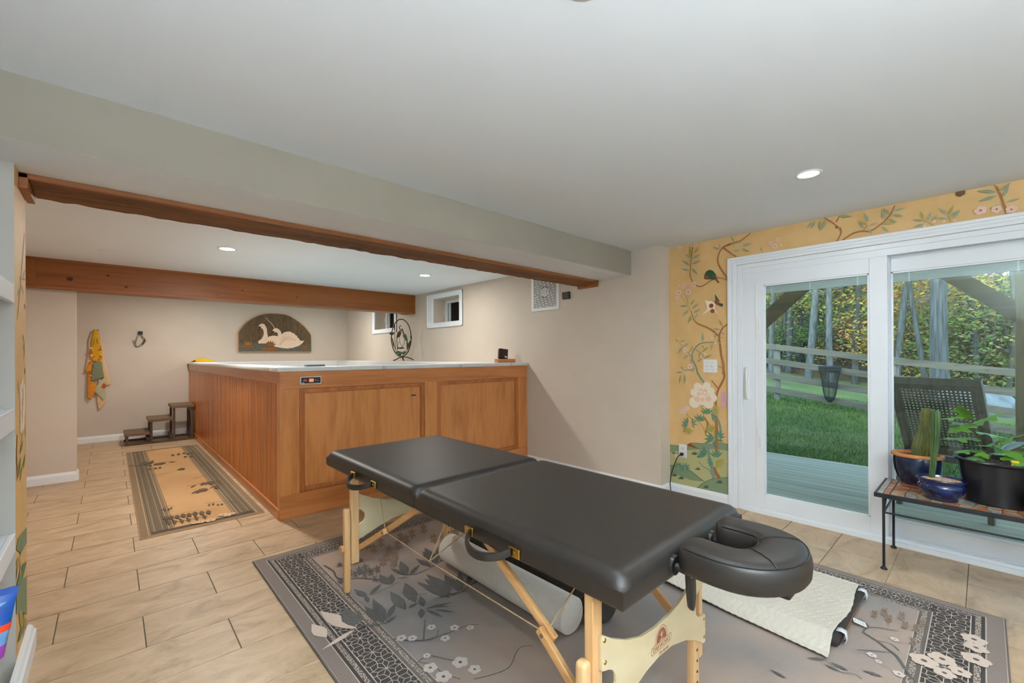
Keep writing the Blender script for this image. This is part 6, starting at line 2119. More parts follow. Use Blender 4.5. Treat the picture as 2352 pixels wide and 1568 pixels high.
for i in range(14):
    u = rnd.uniform(330, 1900)
    v = rnd.uniform(960, 1120)
    add_r('olive', 4, 2, [(u, v), (u + 50, v + 8), (u + 120, v)])
PL.append(('p', 'swan', [pm(*p) for p in [(755, 530), (780, 490), (830, 470), (890, 480), (930, 540), (950, 590), (960, 700), (975, 790), (1050, 760), (1130, 750), (1215, 765), (1215, 850), (1150, 890), (1140, 1000), (980, 900), (940, 945), (830, 945), (760, 950), (735, 915), (760, 880), (830, 830), (865, 760), (880, 690), (860, 610), (830, 585), (805, 570), (800, 530), (765, 545)]]))
add_r('line', 8, 4, [(975, 790), (940, 850), (880, 900)])
PL.append(('p', 'swan', [pm(*p) for p in [(1085, 620), (1120, 580), (1170, 565), (1230, 580), (1280, 630), (1305, 690), (1320, 715), (1360, 670), (1440, 645), (1540, 640), (1560, 665), (1640, 690), (1650, 715), (1700, 740), (1720, 790), (1760, 815), (1770, 845), (1810, 870), (1890, 855), (1850, 920), (1760, 990), (1600, 1045), (1450, 1065), (1300, 1050), (1120, 1015), (1150, 900), (1200, 820), (1220, 740), (1215, 690), (1180, 660), (1140, 670), (1120, 640), (1090, 630)]]))
for i in range(7):
    add_r('line', 9, 3, [(1260 + i * 25, 985 - i * 12), (1340 + i * 45, 860 - i * 22), (1480 + i * 40, 760 + i * 10)] if i < 2 else [(1340, 960 - i * 30), (1480, 900 - i * 22), (1680, 900 - i * 12)])
add_r('line', 10, 5, [(1250, 990), (1300, 850), (1380, 730), (1450, 690)])
PL.append(('p', 'beak', [pm(*p) for p in [(740, 610), (765, 560), (815, 530), (800, 575)]]))
PL.append(('p', 'beak', [pm(*p) for p in [(1075, 705), (1085, 640), (1120, 635), (1115, 665)]]))
add_r('swan', 8, 14, [(930, 320), (1010, 410), (1080, 480), (1140, 575)])
for cx, cy_, R, c in ((1040, 1010, 150, 'rust'), (505, 990, 110, 'gold')):
    for i in range(7):
        a = math.radians(20 + 140 * i / 6)
        p, e = pm(cx, cy_), pm(cx + R * math.cos(a), cy_ - R * math.sin(a))
        PL.append(('l', c, p[0], p[1], e[0], e[1], .35))
flat_print('carved_scene', PL, dict(pond='pond', gold='reed_gold', brown='reed_brown', olive='reed_olive', pad='pad_rust', swan='swan', line='swan_line', beak='umber_dark', rust='pad_rust'), lambda a, b, e: (a, YB - .0525 - e, b), pq, eps=.0008, step=.00006)

tw = thing('hanging_towel', 'yellow, orange and sage floral towel bunched on a wall hook', 'towel', (-.15, YB - .04, .48))


def tp(u, v):
    return (-.167 + (u - 285) * .000693, 1.739 - (v - 120) * .000943)


def cloth(name, pts, m, y, bulge=.02, par=None):
    """one hanging fold: outline filled, thickened and rounded"""
    mm = M()
    mm.prism([tp(*p) for p in pts], 'y', y - bulge, y)
    return mm.obj(name, m, par or tw, bevel=bulge * .45, seg=3)


y_ = YB - .012
cloth('cream_fold', [(240, 130), (200, 200), (165, 300), (165, 480), (125, 700), (105, 790), (150, 830), (260, 700), (260, 200)], 'towel_cream', y_, .022)
cloth('cream_fold', [(320, 140), (360, 300), (410, 480), (430, 640), (480, 820), (530, 1020), (440, 1045), (400, 900), (330, 600)], 'towel_cream', y_, .022)
cloth('cream_fold', [(300, 1150), (300, 1290), (330, 1450), (430, 1330), (440, 1200), (440, 1000), (330, 900)], 'towel_cream', y_, .02)
cloth('pale_fold', [(320, 1000), (420, 900), (440, 1050), (440, 1230), (400, 1280), (330, 1200), (255, 1130)], 'towel_pale', y_ - .02, .018)
of = cloth('orange_fold', [(180, 640), (110, 800), (160, 820), (150, 1000), (145, 1220), (205, 1265), (250, 1180), (310, 1040), (230, 960), (230, 700)], 'towel_orange', y_ - .018, .022)
yf = cloth('yellow_fold', [(250, 130), (285, 118), (325, 135), (350, 260), (385, 480), (385, 700), (415, 880), (340, 900), (310, 640), (240, 640), (205, 560), (215, 300)], 'towel_yellow', y_ - .026, .024)
sg = cloth('sage_fold', [(250, 650), (330, 640), (380, 640), (400, 800), (420, 900), (330, 920), (200, 965), (215, 820)], 'towel_sage', y_ - .034, .022)
cloth('sage_panel', [(240, 280), (262, 260), (262, 330), (250, 400), (235, 380)], 'towel_sage', y_ - .046, .006, yf)
cloth('sage_panel', [(290, 260), (325, 280), (320, 380), (300, 330)], 'towel_sage', y_ - .046, .006, yf)
rnd = random.Random(5)
for i in range(26):
    u = rnd.gauss(215, 18) if i < 16 else rnd.gauss(345, 16)
    v = rnd.uniform(420, 900) if i < 16 else rnd.uniform(290, 640)
    r = rnd.uniform(9, 20)
    cloth('floral_motif', [(u + r * math.cos(a) * 1.3, v + r * math.sin(a)) for a in [k * PI / 3.5 for k in range(7)]], rnd.choice(['towel_rust', 'towel_rust', 'towel_cream', 'towel_orange']), y_ - .0475 - .0003 * i, .0025, yf)
cloth('floral_motif', [(370, 1060), (400, 1000), (440, 1010), (440, 1075), (400, 1095)], 'towel_rust', y_ - .0385, .002, tw)
hk = M()
hk.tube([(-.195, YB - .05, 1.728), (-.136, YB - .05, 1.728)], .009, 10)
hk.tube([(-.165, YB - .05, 1.728), (-.165, YB - .001, 1.728)], .012, 10)
tag(hk.obj('towel_hook', 'black_plastic', smooth=True), 'dark wall hook holding up the floral towel', 'hook')
stt = thing('hanging_strap', 'looped grey and brown strap on a dark square wall hook', 'strap', (.35, YB, 1.48))
B(.332, YB - .045, 1.678, .386, YB - .001, 1.733).obj('hook_block', 'thermo_dark', stt, bevel=.004)
M().tube([(.338, YB - .03, 1.68), (.312, YB - .03, 1.61), (.296, YB - .028, 1.54), (.300, YB - .026, 1.495), (.330, YB - .026, 1.484), (.37, YB - .026, 1.52), (.408, YB - .028, 1.57), (.412, YB - .03, 1.61), (.385, YB - .03, 1.64), (.376, YB - .03, 1.68)], .0085, 8).obj('strap_loop', 'strap_grey', stt, smooth=True)
M().tube([(.376, YB - .038, 1.52), (.406, YB - .04, 1.565), (.410, YB - .04, 1.60)], .014, 8).obj('strap_pad', 'stem_brown', stt, smooth=True)
M().tube([(.300, YB - .03, 1.50), (.285, YB - .032, 1.545), (.273, YB - .03, 1.59)], .005, 8).obj('strap_end', 'strap_grey', stt, smooth=True)

# ------------------------------------------------------------------ three-step stool
st = thing('step_stool', 'dark brown slatted three-step stool against the spa', 'step stool', (.56, 8.8, 0))
SY0, SY1 = 8.556, 9.10
for (x0, x1, zt) in ((.141, .432, .182), (.417, .709, .370), (.692, .982, .555)):
    tr = M()
    tr.box(x0, SY0, zt - .042, x1, SY0 + .03, zt)
    tr.box(x0, SY1 - .03, zt - .042, x1, SY1, zt)
    tr.box(x0, SY0 + .03, zt - .042, x0 + .03, SY1 - .03, zt)
    tr.box(x1 - .03, SY0 + .03, zt - .042, x1, SY1 - .03, zt)
    tro = tr.obj('tread_frame', 'stool_brown', st, bevel=.003)
    ns = 6
    w = (SY1 - SY0 - .06) / ns
    for i in range(ns):
        B(x0 + .03, SY0 + .03 + i * w + .002, zt - .02, x1 - .03, SY0 + .03 + (i + 1) * w - .002, zt - .002).obj('slat', 'stool_brown', tro)
    for x in (x0 + .018, x1 - .045):
        if x1 - .045 == x and zt < .5:
            continue
        for y in (SY0 + .012, SY1 - .045):
            B(x, y, .02, x + .03, y + .033, zt - .042).obj('leg', 'stool_leg', st, bevel=.002)
for y in (SY0 + .008, SY1 - .05):
    B(.145, y, 0, .978, y + .042, .028).obj('base_rail', 'stool_leg', st, bevel=.002)
for x in (.40, .68, .935):
    B(x, SY0 + .05, .028, x + .035, SY1 - .05, .10).obj('cross_rail', 'stool_leg', st, bevel=.002)
B(.94, SY0 + .045, .44, .955, SY1 - .05, .512).obj('cross_rail', 'stool_leg', st, bevel=.002)
br = M()
br.bar((.948, SY0 + .10, .10), (.948, SY1 - .09, .46), .02, .05)
br.obj('brace', 'stool_leg', st)
# ------------------------------------------------------------------ rugs
def lattice(x0, y0, x1, y1, cell, out, c='line', w=.0028):
    """openwork star-and-hexagon tracery filling a band"""
    nx = max(1, round((x1 - x0) / cell))
    ny = max(1, round((y1 - y0) / cell))
    cx, cy = (x1 - x0) / nx, (y1 - y0) / ny
    segs = [((.5, .5), (.5, .22)), ((.5, .5), (.5, .78)), ((.5, .5), (.22, .5)), ((.5, .5), (.78, .5)), ((.5, .5), (.3, .3)), ((.5, .5), (.7, .7)), ((.5, .5), (.3, .7)), ((.5, .5), (.7, .3)),
            ((.5, .22), (.38, .1)), ((.5, .22), (.62, .1)), ((.5, .78), (.38, .9)), ((.5, .78), (.62, .9)), ((.22, .5), (.1, .38)), ((.22, .5), (.1, .62)), ((.78, .5), (.9, .38)), ((.78, .5), (.9, .62)),
            ((.3, .3), (.38, .1)), ((.3, .3), (.1, .38)), ((.7, .3), (.62, .1)), ((.7, .3), (.9, .38)), ((.3, .7), (.1, .62)), ((.3, .7), (.38, .9)), ((.7, .7), (.62, .9)), ((.7, .7), (.9, .62)),
            ((.38, .1), (.38, 0)), ((.62, .1), (.62, 0)), ((.38, .9), (.38, 1)), ((.62, .9), (.62, 1)), ((.1, .38), (0, .38)), ((.1, .62), (0, .62)), ((.9, .38), (1, .38)), ((.9, .62), (1, .62)),
            ((.38, 0), (.62, 0)), ((0, .38), (0, .62)), ((.12, .12), (.38, .1)), ((.12, .12), (.1, .38)), ((.12, .12), (0, 0)), ((.88, .88), (1, 1)), ((.88, .12), (1, 0)), ((.12, .88), (0, 1)),
            ((.88, .12), (.62, .1)), ((.88, .12), (.9, .38)), ((.12, .88), (.1, .62)), ((.12, .88), (.38, .9)), ((.88, .88), (.9, .62)), ((.88, .88), (.62, .9))]
    for i in range(nx):
        for j in range(ny):
            for (a, b), (d, e) in segs:
                out.append(('r', c, w, w, [(x0 + (i + a) * cx, y0 + (j + b) * cy), (x0 + (i + d) * cx, y0 + (j + e) * cy)]))


def rect(c, x0, y0, x1, y1):
    return ('p', c, [(x0, y0), (x1, y0), (x1, y1), (x0, y1)])


RX0, RX1, RY0, RY1 = .662, 3.208, -.064, 3.15
ZRUG = .011
rg = thing('area_rug', 'large taupe rug with dark lattice border and grey leaf pattern under the massage table', 'rug', ((RX0 + RX1) / 2, (RY0 + RY1) / 2, 0))
B(RX0, RY0, 0.0002, RX1, RY1, ZRUG).obj('pile', 'rug_field', rg, bevel=.004)
bn = M()
bn.tube([(RX0, RY0, .006), (RX1, RY0, .006), (RX1, RY1, .006), (RX0, RY1, .006)], .0056, 8, closed=True)
bn.obj('edge_binding', 'rug_binding', rg, smooth=True)
D_ = []
# bands from the outside in: wide on two sides, narrow on the other two
W_, N_ = 1.0, .72
bands = [('edge', 0, .055), ('line', .055, .059), ('dark', .059, .072), ('chain', .072, .092), ('dark', .092, .104), ('line', .104, .108), ('dark', .108, .236), ('line', .236, .240), ('mid', .240, .254), ('chain', .254, .274), ('mid', .274, .284), ('line', .284, .287)]
for c, a, b in bands:
    xa, xb = RX0 + .006, RX1 - .006
    ya, yb = RY0 + .006, RY1 - .006
    D_.append(rect(c, xa + a, ya + a, xa + b, yb - a * N_))
    D_.append(rect(c, xb - b * N_, ya + a, xb - a * N_, yb - a * N_))
    D_.append(rect(c, xa + a, ya + a, xb - a * N_, ya + b))
    D_.append(rect(c, xa + a, yb - b * N_, xb - a * N_, yb - a * N_))
lat = []
lattice(RX0 + .114, RY0 + .25, RX0 + .242, RY1 - .084, .128, lat)
lattice(RX0 + .114, RY0 + .114, RX1 - .09, RY0 + .242, .128, lat)
lattice(RX0 + .25, RY1 - .176, RX1 - .18, RY1 - .084, .092, lat)
lattice(RX1 - .176, RY0 + .25, RX1 - .084, RY1 - .084, .092, lat)
rugmap = {k: 'rug_' + k for k in RUGC}
flat_print('border_pattern', D_ + lat, rugmap, lambda a, b, e: (a, b, ZRUG + e), rg, step=.0000015, eps=.0003)


def clampr(a, b, e):
    return (min(RX1 - .004, max(RX0 + .004, a)), min(RY1 - .004, max(RY0 + .004, b)), ZRUG + e)


flat_print('leaf_pattern', RUG, rugmap, clampr, rg, eps=.0036, step=.000003)['kind'] = 'stuff'

NX0, NX1, NY0, NY1 = .150, .950, 4.105, 7.965
rn = thing('runner_rug', 'narrow tan runner with dark borders and bamboo sprigs beside the spa', 'rug', ((NX0 + NX1) / 2, 6.03, 0))
B(NX0, NY0, 0.0002, NX1, NY1, .008).obj('pile', 'runner_field', rn, bevel=.003)
D_ = []
for c, a, b in (('edge', 0, .045), ('line', .045, .05), ('edge', .05, .062), ('dark', .062, .165), ('line', .165, .17), ('edge', .17, .195), ('line', .195, .2), ('leaf', .2, .205)):
    xa, xb = NX0 + .004, NX1 - .004
    s_ = .55
    D_.append(rect(c, xa + a, NY0 + a * s_ + .004, xa + b, NY1 - a * .35 - .004))
    D_.append(rect(c, xb - b, NY0 + a * s_ + .004, xb - a, NY1 - a * .35 - .004))
    if b < .17:
        D_.append(rect(c, xa + a, NY0 + a * s_ + .004, xb - a, NY0 + b * s_ + .004))
        D_.append(rect(c, xa + a, NY1 - b * .35 - .004, xb - a, NY1 - a * .35 - .004))
lat = []
lattice(NX0 + .07, NY0 + .1, NX0 + .165, NY1 - .07, .0475, lat, w=.003)
lattice(NX1 - .165, NY0 + .1, NX1 - .07, NY1 - .07, .0475, lat, w=.003)
runmap = {k: 'runner_' + k for k in RUNC}
flat_print('border_pattern', D_ + lat[::2], runmap, lambda a, b, e: (a, b, .008 + e), rn, step=.000001, eps=.0003)
flat_print('sprig_pattern', RUNNER, runmap, lambda a, b, e: (min(NX1 - .004, max(NX0 + .004, a)), min(NY1 - .004, max(NY0 + .004, b)), .008 + e), rn, eps=.0060, step=.000003)['kind'] = 'stuff'

# ------------------------------------------------------------------ massage table
ZF = ZRUG + .0045
mt = thing('massage_table', 'black padded folding massage table with light wood legs and face cradle', 'massage table', (1.34, 1.64, ZF))
CX0, CX1, CZ0, CZ1 = .945, 1.735, .655, .748


def cushion(y0, y1):
    """padded slab with soft rolled top edges and a slight crown"""
    mm = M()
    nx, ny = 26, 30
    r = .040
    rb = .016

    def prof(t, a, b):           # t in 0..1 across, dense near edges
        return a + (b - a) * t
    ts = [0, .004, .014, .03, .05, .075, .11, .16, .25, .37, .5]
    ts = ts + [1 - q for q in ts[-2::-1]]
    L, W = y1 - y0, CX1 - CX0
    vs = []

    def drop(d):
        return 0 if d >= r else r - math.sqrt(max(0, r * r - (r - d) ** 2))
    for i, tx in enumerate(ts):
        for j, ty in enumerate(ts):
            x, y = CX0 + W * tx, y0 + L * ty
            dx = min(tx, 1 - tx) * W
            dy = min(ty, 1 - ty) * L
            d = min(dx, dy) if dx > r or dy > r else r - min(r, math.hypot(r - min(dx, r), r - min(dy, r)))
            crown = .004 * (1 - (2 * tx - 1) ** 2) * (1 - (2 * ty - 1) ** 2)
            vs.append((x, y, CZ1 - drop(max(0, d)) * .95 + crown))
    n = len(ts)
    fs = [(i * n + j, (i + 1) * n + j, (i + 1) * n + j + 1, i * n + j + 1) for i in range(n - 1) for j in range(n - 1)]
    # skirt
    ring = [i * n for i in range(n)] + [(n - 1) * n + j for j in range(1, n)] + [i * n + n - 1 for i in range(n - 2, -1, -1)] + [j for j in range(n - 2, 0, -1)]
    o = len(vs)
    k = len(ring)
    cx, cy = (CX0 + CX1) / 2, (y0 + y1) / 2
    for lvl, (z, ins) in enumerate(((CZ0 + rb, 0), (CZ0 + .004, .005), (CZ0, .016))):
        for idx in ring:
            x, y, _ = vs[idx]
            vs.append((x + ins * (1 if x < cx - W / 2 + .05 else -1 if x > cx + W / 2 - .05 else 0), y + ins * (1 if y < y0 + .05 else -1 if y > y1 - .05 else 0), z))
    prev = ring
    for lvl in range(3):
        cur = list(range(o + lvl * k, o + (lvl + 1) * k))
        for a in range(k):
            b = (a + 1) % k
            fs.append((prev[a], prev[b], cur[b], cur[a]))
        prev = cur
    fs.append(tuple(prev))
    mm.add(vs, [f[::-1] for f in fs])
    return mm.obj('cushion', 'vinyl_black', mt, smooth=True)


ca = cushion(.617, 1.641)
cb = cushion(1.645, 2.666)
M().tube([(CX0 + .002, .619, CZ0 + .015), (CX0 + .003, .62, .69), (CX0 + .012, .629, .715), (CX0 + .03, .647, .735)], .0018, 6).obj('corner_seam', 'black_plastic', ca)
M().tube([(CX0 + .002, 1.647, CZ0 + .015), (CX0 + .003, 1.648, .69), (CX0 + .012, 1.657, .715)], .0018, 6).obj('corner_seam', 'black_plastic', cb)
fr = M()
for y0, y1 in ((.70, 1.62), (1.665, 2.58)):
    fr.box(1.045, y0, .630, 1.07, y1, .656)
    fr.box(1.61, y0, .630, 1.635, y1, .656)
    fr.box(1.07, y0, .630, 1.61, y0 + .025, .656)
    fr.box(1.07, y1 - .025, .630, 1.61, y1, .656)
fr.obj('underframe', 'maple_y', mt, bevel=.002)
# legs: fixed upper rails and sliding lower posts with a knob
NEAR_Y, FAR_Y = .728, 2.352
for yb in (NEAR_Y, FAR_Y):
    B(.967, yb, .17, 1.010, yb + .030, .655).obj('upper_leg', 'maple', mt, bevel=.003)
    lo_ = M()
    zt = .475
    lo_.box(.930, yb + .001, ZF, .9665, yb + .038, zt)
    lg = lo_.obj('lower_leg', 'maple', mt, bevel=.013, seg=4)
    M().tube([(.930, yb + .018, .262), (.912, yb + .018, .262)], [.017, .020], 14).obj('knob', 'maple_y', lg, smooth=True)
    B(1.622, yb, .17, 1.648, yb + .030, .655).obj('upper_leg', 'maple', mt, bevel=.003)
    lo_ = B(1.582, yb + .001, ZF, 1.6215, yb + .034, .330)
    lg = lo_.obj('lower_leg', 'maple', mt, bevel=.006, seg=3)
    for z in (.09, .13, .17, .21, .25):
        M().tube([(1.602, yb - .0005, z), (1.602, yb + .002, z)], .005, 8).obj('peg_hole', 'umber_dark', lg)
    M().tube([(1.648, yb + .015, .262), (1.664, yb + .015, .262)], [.018, .020], 14).obj('knob', 'maple_y', lg, smooth=True)
brace = [(.998, .533), (1.01, .531), (1.05, .505), (1.122, .469), (1.202, .442), (1.295, .434), (1.377, .440), (1.438, .450), (1.482, .464), (1.506, .475), (1.548, .491), (1.555, .494), (1.614, .478), (1.646, .470), (1.646, .455), (1.625, .452), (1.600, .442), (1.579, .428), (1.566, .396), (1.571, .36), (1.59, .340), (1.621, .332), (1.646, .330), (1.646, .227), (1.631, .227), (1.562, .269), (1.485, .303), (1.39, .328), (1.302, .332), (1.232, .323), (1.167, .305), (1.10, .28), (1.05, .262), (.998, .25), (.998, .335), (1.03, .34), (1.056, .352), (1.068, .372), (1.066, .396), (1.049, .417), (1.03, .427), (1.012, .432), (.998, .437)]
brace = [(x - .006 if x < 1.3 else x, z) for x, z in brace]
pa = M().prism(brace, 'y', NEAR_Y - .011, NEAR_Y - .0005).obj('end_panel', 'birch_ply', mt, bevel=.0015)
pb = M().prism([(x, z + .022) for x, z in brace], 'y', FAR_Y + .0385, FAR_Y + .049).obj('end_panel', 'birch_ply', mt, bevel=.0015)
for x, z in ((1.006, .517), (1.008, .455), (1.634, .462), (1.634, .318), (1.634, .250)):
    M().lathe([(0, .003), (.004, .0026), (.0062, .0008), (.0065, 0)], (0, 0, 0), 12).obj('bolt', 'brass', pa, smooth=True, local=True).matrix_basis = Matrix.Translation(Vector((x, NEAR_Y - .011, z)) - LOC[mt.name]) @ Matrix.Rotation(PI / 2, 4, 'X')


# maker's mark on the near panel
def text_mesh(body, size, x, z, y, m, parent, name, shear=0., width=None):
    cu = bpy.data.curves.new(name, 'FONT')
    cu.body = body
    cu.size = size
    cu.align_x = 'CENTER'
    cu.shear = shear
    cu.extrude = .0001
    tmp = bpy.data.objects.new(name, cu)
    COL.objects.link(tmp)
    dg = bpy.context.evaluated_depsgraph_get()
    me = bpy.data.meshes.new_from_object(tmp.evaluated_get(dg))
    COL.objects.unlink(tmp)
    bpy.data.objects.remove(tmp)
    xs = [v.co.x for v in me.vertices]
    k = width / (max(xs) - min(xs)) if width else 1
    for v in me.vertices:
        v.co = (v.co.x * k, -v.co.z * 1., v.co.y)
    me.materials.clear()
    me.materials.append(MATS[m])
    ob = bpy.data.objects.new(name, me)
    COL.objects.link(ob)
    ob.parent = parent
    ob.location = Vector((x, y, z)) - LOC.get(parent.name, Vector())
    return ob


YL = NEAR_Y - .0115
text_mesh('OAKWORKS', .022, 1.318, .3590, YL - .0004, 'logo_brown', pa, 'lettering', width=.108)
text_mesh('Fortuna', .018, 1.330, .3365, YL - .0004, 'logo_brown', pa, 'lettering', shear=.35, width=.060)
LG = []


def ring_pts(cx, cz, a, b, n=28, a0=0, a1=2 * PI):
    return [(cx + a * math.cos(a0 + (a1 - a0) * i / n), cz + b * math.sin(a0 + (a1 - a0) * i / n)) for i in range(n + 1)]


pill = ring_pts(1.372, .3665, .0115, .0115, 10, -PI / 2, PI / 2) + ring_pts(1.264, .3665, .0115, .0115, 10, PI / 2, 3 * PI / 2)
LG.append(('r', 'b', .0016, .0016, pill + [pill[0]]))
LG.append(('p', 'b', ring_pts(1.318, .380, .031, .040, 24, 0, PI)))
LG.append(('r', 'b', .0016, .0016, ring_pts(1.318, .379, .038, .048, 24, 0, PI)))
for a, b in (((1.318, .381), (1.318, .400)), ((1.318, .392), (1.330, .404)), ((1.318, .394), (1.305, .405)), ((1.318, .398), (1.323, .412)), ((1.318, .398), (1.312, .411)), ((1.318, .382), (1.333, .384)), ((1.318, .382), (1.302, .385))):
    LG.append(('r', 'p', .0035, .0015, [a, b]))
flat_print('maker_mark', LG, dict(b='logo_brown', p='birch_ply'), lambda a, b, e: (a, YL - e, b), pa, eps=.0002)


# folding struts and cables
def strut(name, p, q2, w=.020, h=.030):
    mm = M()
    mm.bar(p, q2, w, h)
    return mm.obj(name, 'maple_y', mt, bevel=.004, seg=3)


for (yl, s) in ((NEAR_Y + .02, 1), (FAR_Y + .01, -1)):
    for (xl, xu) in ((1.020, 1.042), (1.606, 1.584)):
        jy = yl + s * .215 if s > 0 else yl - .285
        lo2 = strut('lower_strut', (xl, yl, .245), (xl, jy + s * .02, .425))
        strut('upper_strut', (xu, jy - s * .03, .400), (xu, jy + s * .34, .628))
        M().tube([(xl - .013, jy, .413), (xu + .013, jy, .413)] if xl < xu else [(xu - .013, jy, .413), (xl + .013, jy, .413)], .007, 12).obj('strut_bolt', 'steel', lo2, smooth=True)
JN, JF = (1.030, NEAR_Y + .235, .413), (1.030, FAR_Y - .275, .413)
MID = (1.03, 1.66, .405)
for a, b in ((JF, MID), (MID, JN), (JF, (1.08, FAR_Y - .08, .62)), (JN, (1.20, .90, .62)), (MID, (1.06, 1.56, .62)), (MID, (1.45, 1.66, .56))):
    M().tube([a, b], .0026, 6).obj('cable', 'cable', mt)
# carry handles
for (ya, yb2) in ((1.275, .990), (2.292, 2.000)):
    zc = .683
    for y0, y1 in ((ya, ya - .045), (yb2 + .05, yb2)):
        pl = B(CX0 - .008, y1, zc - .016, CX0 + .002, y0, zc + .016).obj('handle_plate', 'brass', mt, bevel=.003)
        M().tube([(CX0 - .010, (y0 + y1) / 2, zc), (CX0 - .006, (y0 + y1) / 2, zc)], .006, 10).obj('screw', 'brass', pl, smooth=True)
    L = ya - yb2
    path = []
    for i in range(17):
        t = i / 16
        y = ya - .035 - (L - .07) * t
        e = math.sin(PI * t) ** .6
        path.append((CX0 - .010 - .060 * e, y, zc - .022 * e))
    hm = M()
    vs, fs = [], []
    for (x, y, z) in path:
        for dx, dz in ((-.005, -.013), (.005, -.013), (.007, 0), (.005, .013), (-.005, .013), (-.009, 0)):
            vs.append((x + dx, y, z + dz))
    for i in range(16):
        for k in range(6):
            fs.append((i * 6 + k, i * 6 + (k + 1) % 6, (i + 1) * 6 + (k + 1) % 6, (i + 1) * 6 + k))
    hm.add(vs, fs)
    hm.obj('carry_handle', 'vinyl_black', mt, smooth=True)
# face cradle: horseshoe cushion on a black platform with a clamp lever
HC = (1.352, .47)
pts, wid = [], []
for i in range(37):
    a = PI * (1.0 + i / 36) if False else None
arm = []
for i in range(8):
    arm.append((1.238 - .010 * math.sin(PI * i / 7 * .5), .600 - .105 * i / 7))
arcp = [(HC[0] + .122 * math.cos(PI + PI * i / 22), .478 + .098 * math.sin(PI + PI * i / 22)) for i in range(1, 22)]
armr = [(2 * HC[0] - x, y) for x, y in arm[::-1]]
path = arm + arcp + armr
n = len(path)
vs, fs = [], []
K = 20
for i, (x, y) in enumerate(path):
    a, b = path[max(0, i - 1)], path[min(n - 1, i + 1)]
    d = math.hypot(b[0] - a[0], b[1] - a[1])
    nx_, ny_ = -(b[1] - a[1]) / d, (b[0] - a[0]) / d
    t = i / (n - 1)
    end = min(1, min(t, 1 - t) / .06)
    end = math.sqrt(max(.02, 1 - (1 - end) ** 2))
    hw = (.058 + .012 * math.sin(PI * t) ** 2) * end
    hh = .047 * (.55 + .45 * end)
    for k in range(K):
        q_ = 2 * PI * k / K
        cx_, sx_ = math.cos(q_), math.sin(q_)
        e_ = .62
        ox = hw * math.copysign(abs(cx_) ** e_, cx_)
        oz = hh * math.copysign(abs(sx_) ** e_, sx_)
        vs.append((x + nx_ * ox, y + ny_ * ox, .730 + oz))
for i in range(n - 1):
    for k in range(K):
        fs.append((i * K + k, i * K + (k + 1) % K, (i + 1) * K + (k + 1) % K, (i + 1) * K + k))
fs.append(tuple(range(K)))
fs.append(tuple(range((n - 1) * K, n * K))[::-1])
fc = M().add(vs, fs).obj('face_cradle', 'vinyl_black', mt, smooth=True)
for k_, ins in ((2, .001), (8, .001)):
    seam = [tuple(vs[i * K + k_]) for i in range(2, n - 2)]
    M().tube([(x, y, z + .001) for x, y, z in seam], .0022, 6).obj('piping', 'black_plastic', fc, smooth=True)
for i in (13, 23):
    M().tube([(vs[i * K + k][0], vs[i * K + k][1], vs[i * K + k][2] + .0008) for k in range(2, 9)], .0018, 6).obj('seam', 'black_plastic', fc, smooth=True)
pf = M()
pf.box(1.262, .40, .668, 1.442, .60, .682)
pf.box(1.30, .345, .664, 1.405, .42, .680)
pf.obj('cradle_platform', 'black_plastic', fc, bevel=.006, seg=3)
ar = M()
ar.tube([(1.21, .625, .695), (1.21, .585, .690), (1.235, .56, .676)], .011, 10)
ar.tube([(1.47, .625, .695), (1.47, .585, .690), (1.445, .56, .676)], .011, 10)
ar.obj('support_rod', 'black_plastic', fc, smooth=True)
M().tube([(1.21, .624, .695), (1.21, .610, .695)], [.030, .027], 20).obj('grommet', 'black_plastic', mt, smooth=True)
M().tube([(1.47, .624, .695), (1.47, .610, .695)], [.030, .027], 20).obj('grommet', 'black_plastic', mt, smooth=True)
lv = M()
lv.prism([(1.215, .690), (1.245, .688), (1.262, .660), (1.266, .600), (1.258, .572), (1.246, .560), (1.232, .575), (1.222, .625)], 'y', .575, .590)
lvo = lv.obj('clamp_lever', 'black_plastic', fc, bevel=.005, seg=3)
M().tube([(1.226, .574, .672), (1.226, .570, .672)], .006, 10).obj('rivet', 'steel', lvo, smooth=True)
M().tube([(1.250, .574, .670), (1.250, .570, .670)], .0035, 10).obj('rivet', 'steel', lvo, smooth=True)

# ------------------------------------------------------------------ rolls and mat under and beside the table
fz = ZF + .0002
bf = M()
r = .083
bf.tube([(1.572, 1.30, fz + r), (1.572, 1.306, fz + r), (1.572, 2.294, fz + r), (1.572, 2.30, fz + r)], [r - .006, r, r, r - .006], 36)
tag(bf.obj('foam_roller', 'foam_white', smooth=True), 'long white foam roller on the rug under the massage table', 'foam roller')
cf = M()
r2 = .085
cf.tube([(1.765, 1.235, fz + r2), (1.765, 1.245, fz + r2), (1.765, 2.24, fz + r2), (1.765, 2.25, fz + r2)], [r2 - .01, r2, r2, r2 - .01], 32)
tag(cf.obj('fleece_roll', 'charcoal_fleece', smooth=True), 'dark charcoal fleece roll lying behind the white foam roller', 'bolster')
mtp = thing('floor_cushion', 'flat black cushion lying beneath the quilted white pad', 'cushion', (2.63, .95, fz))
B(2.335, .435, fz, 2.965, 1.62, fz + .048).obj('cushion_body', 'pad_black', mtp, bevel=.02, seg=4)
B(2.42, .4335, fz + .014, 2.80, .436, fz + .030).obj('brown_edge', 'pad_brown', mtp)
qp = thing('quilted_pad', 'white quilted rectangular pad with elastic corner straps on the rug', 'pad', (2.62, 1.0, fz))
NQ, NR = 155, 240
vs, fs = [], []
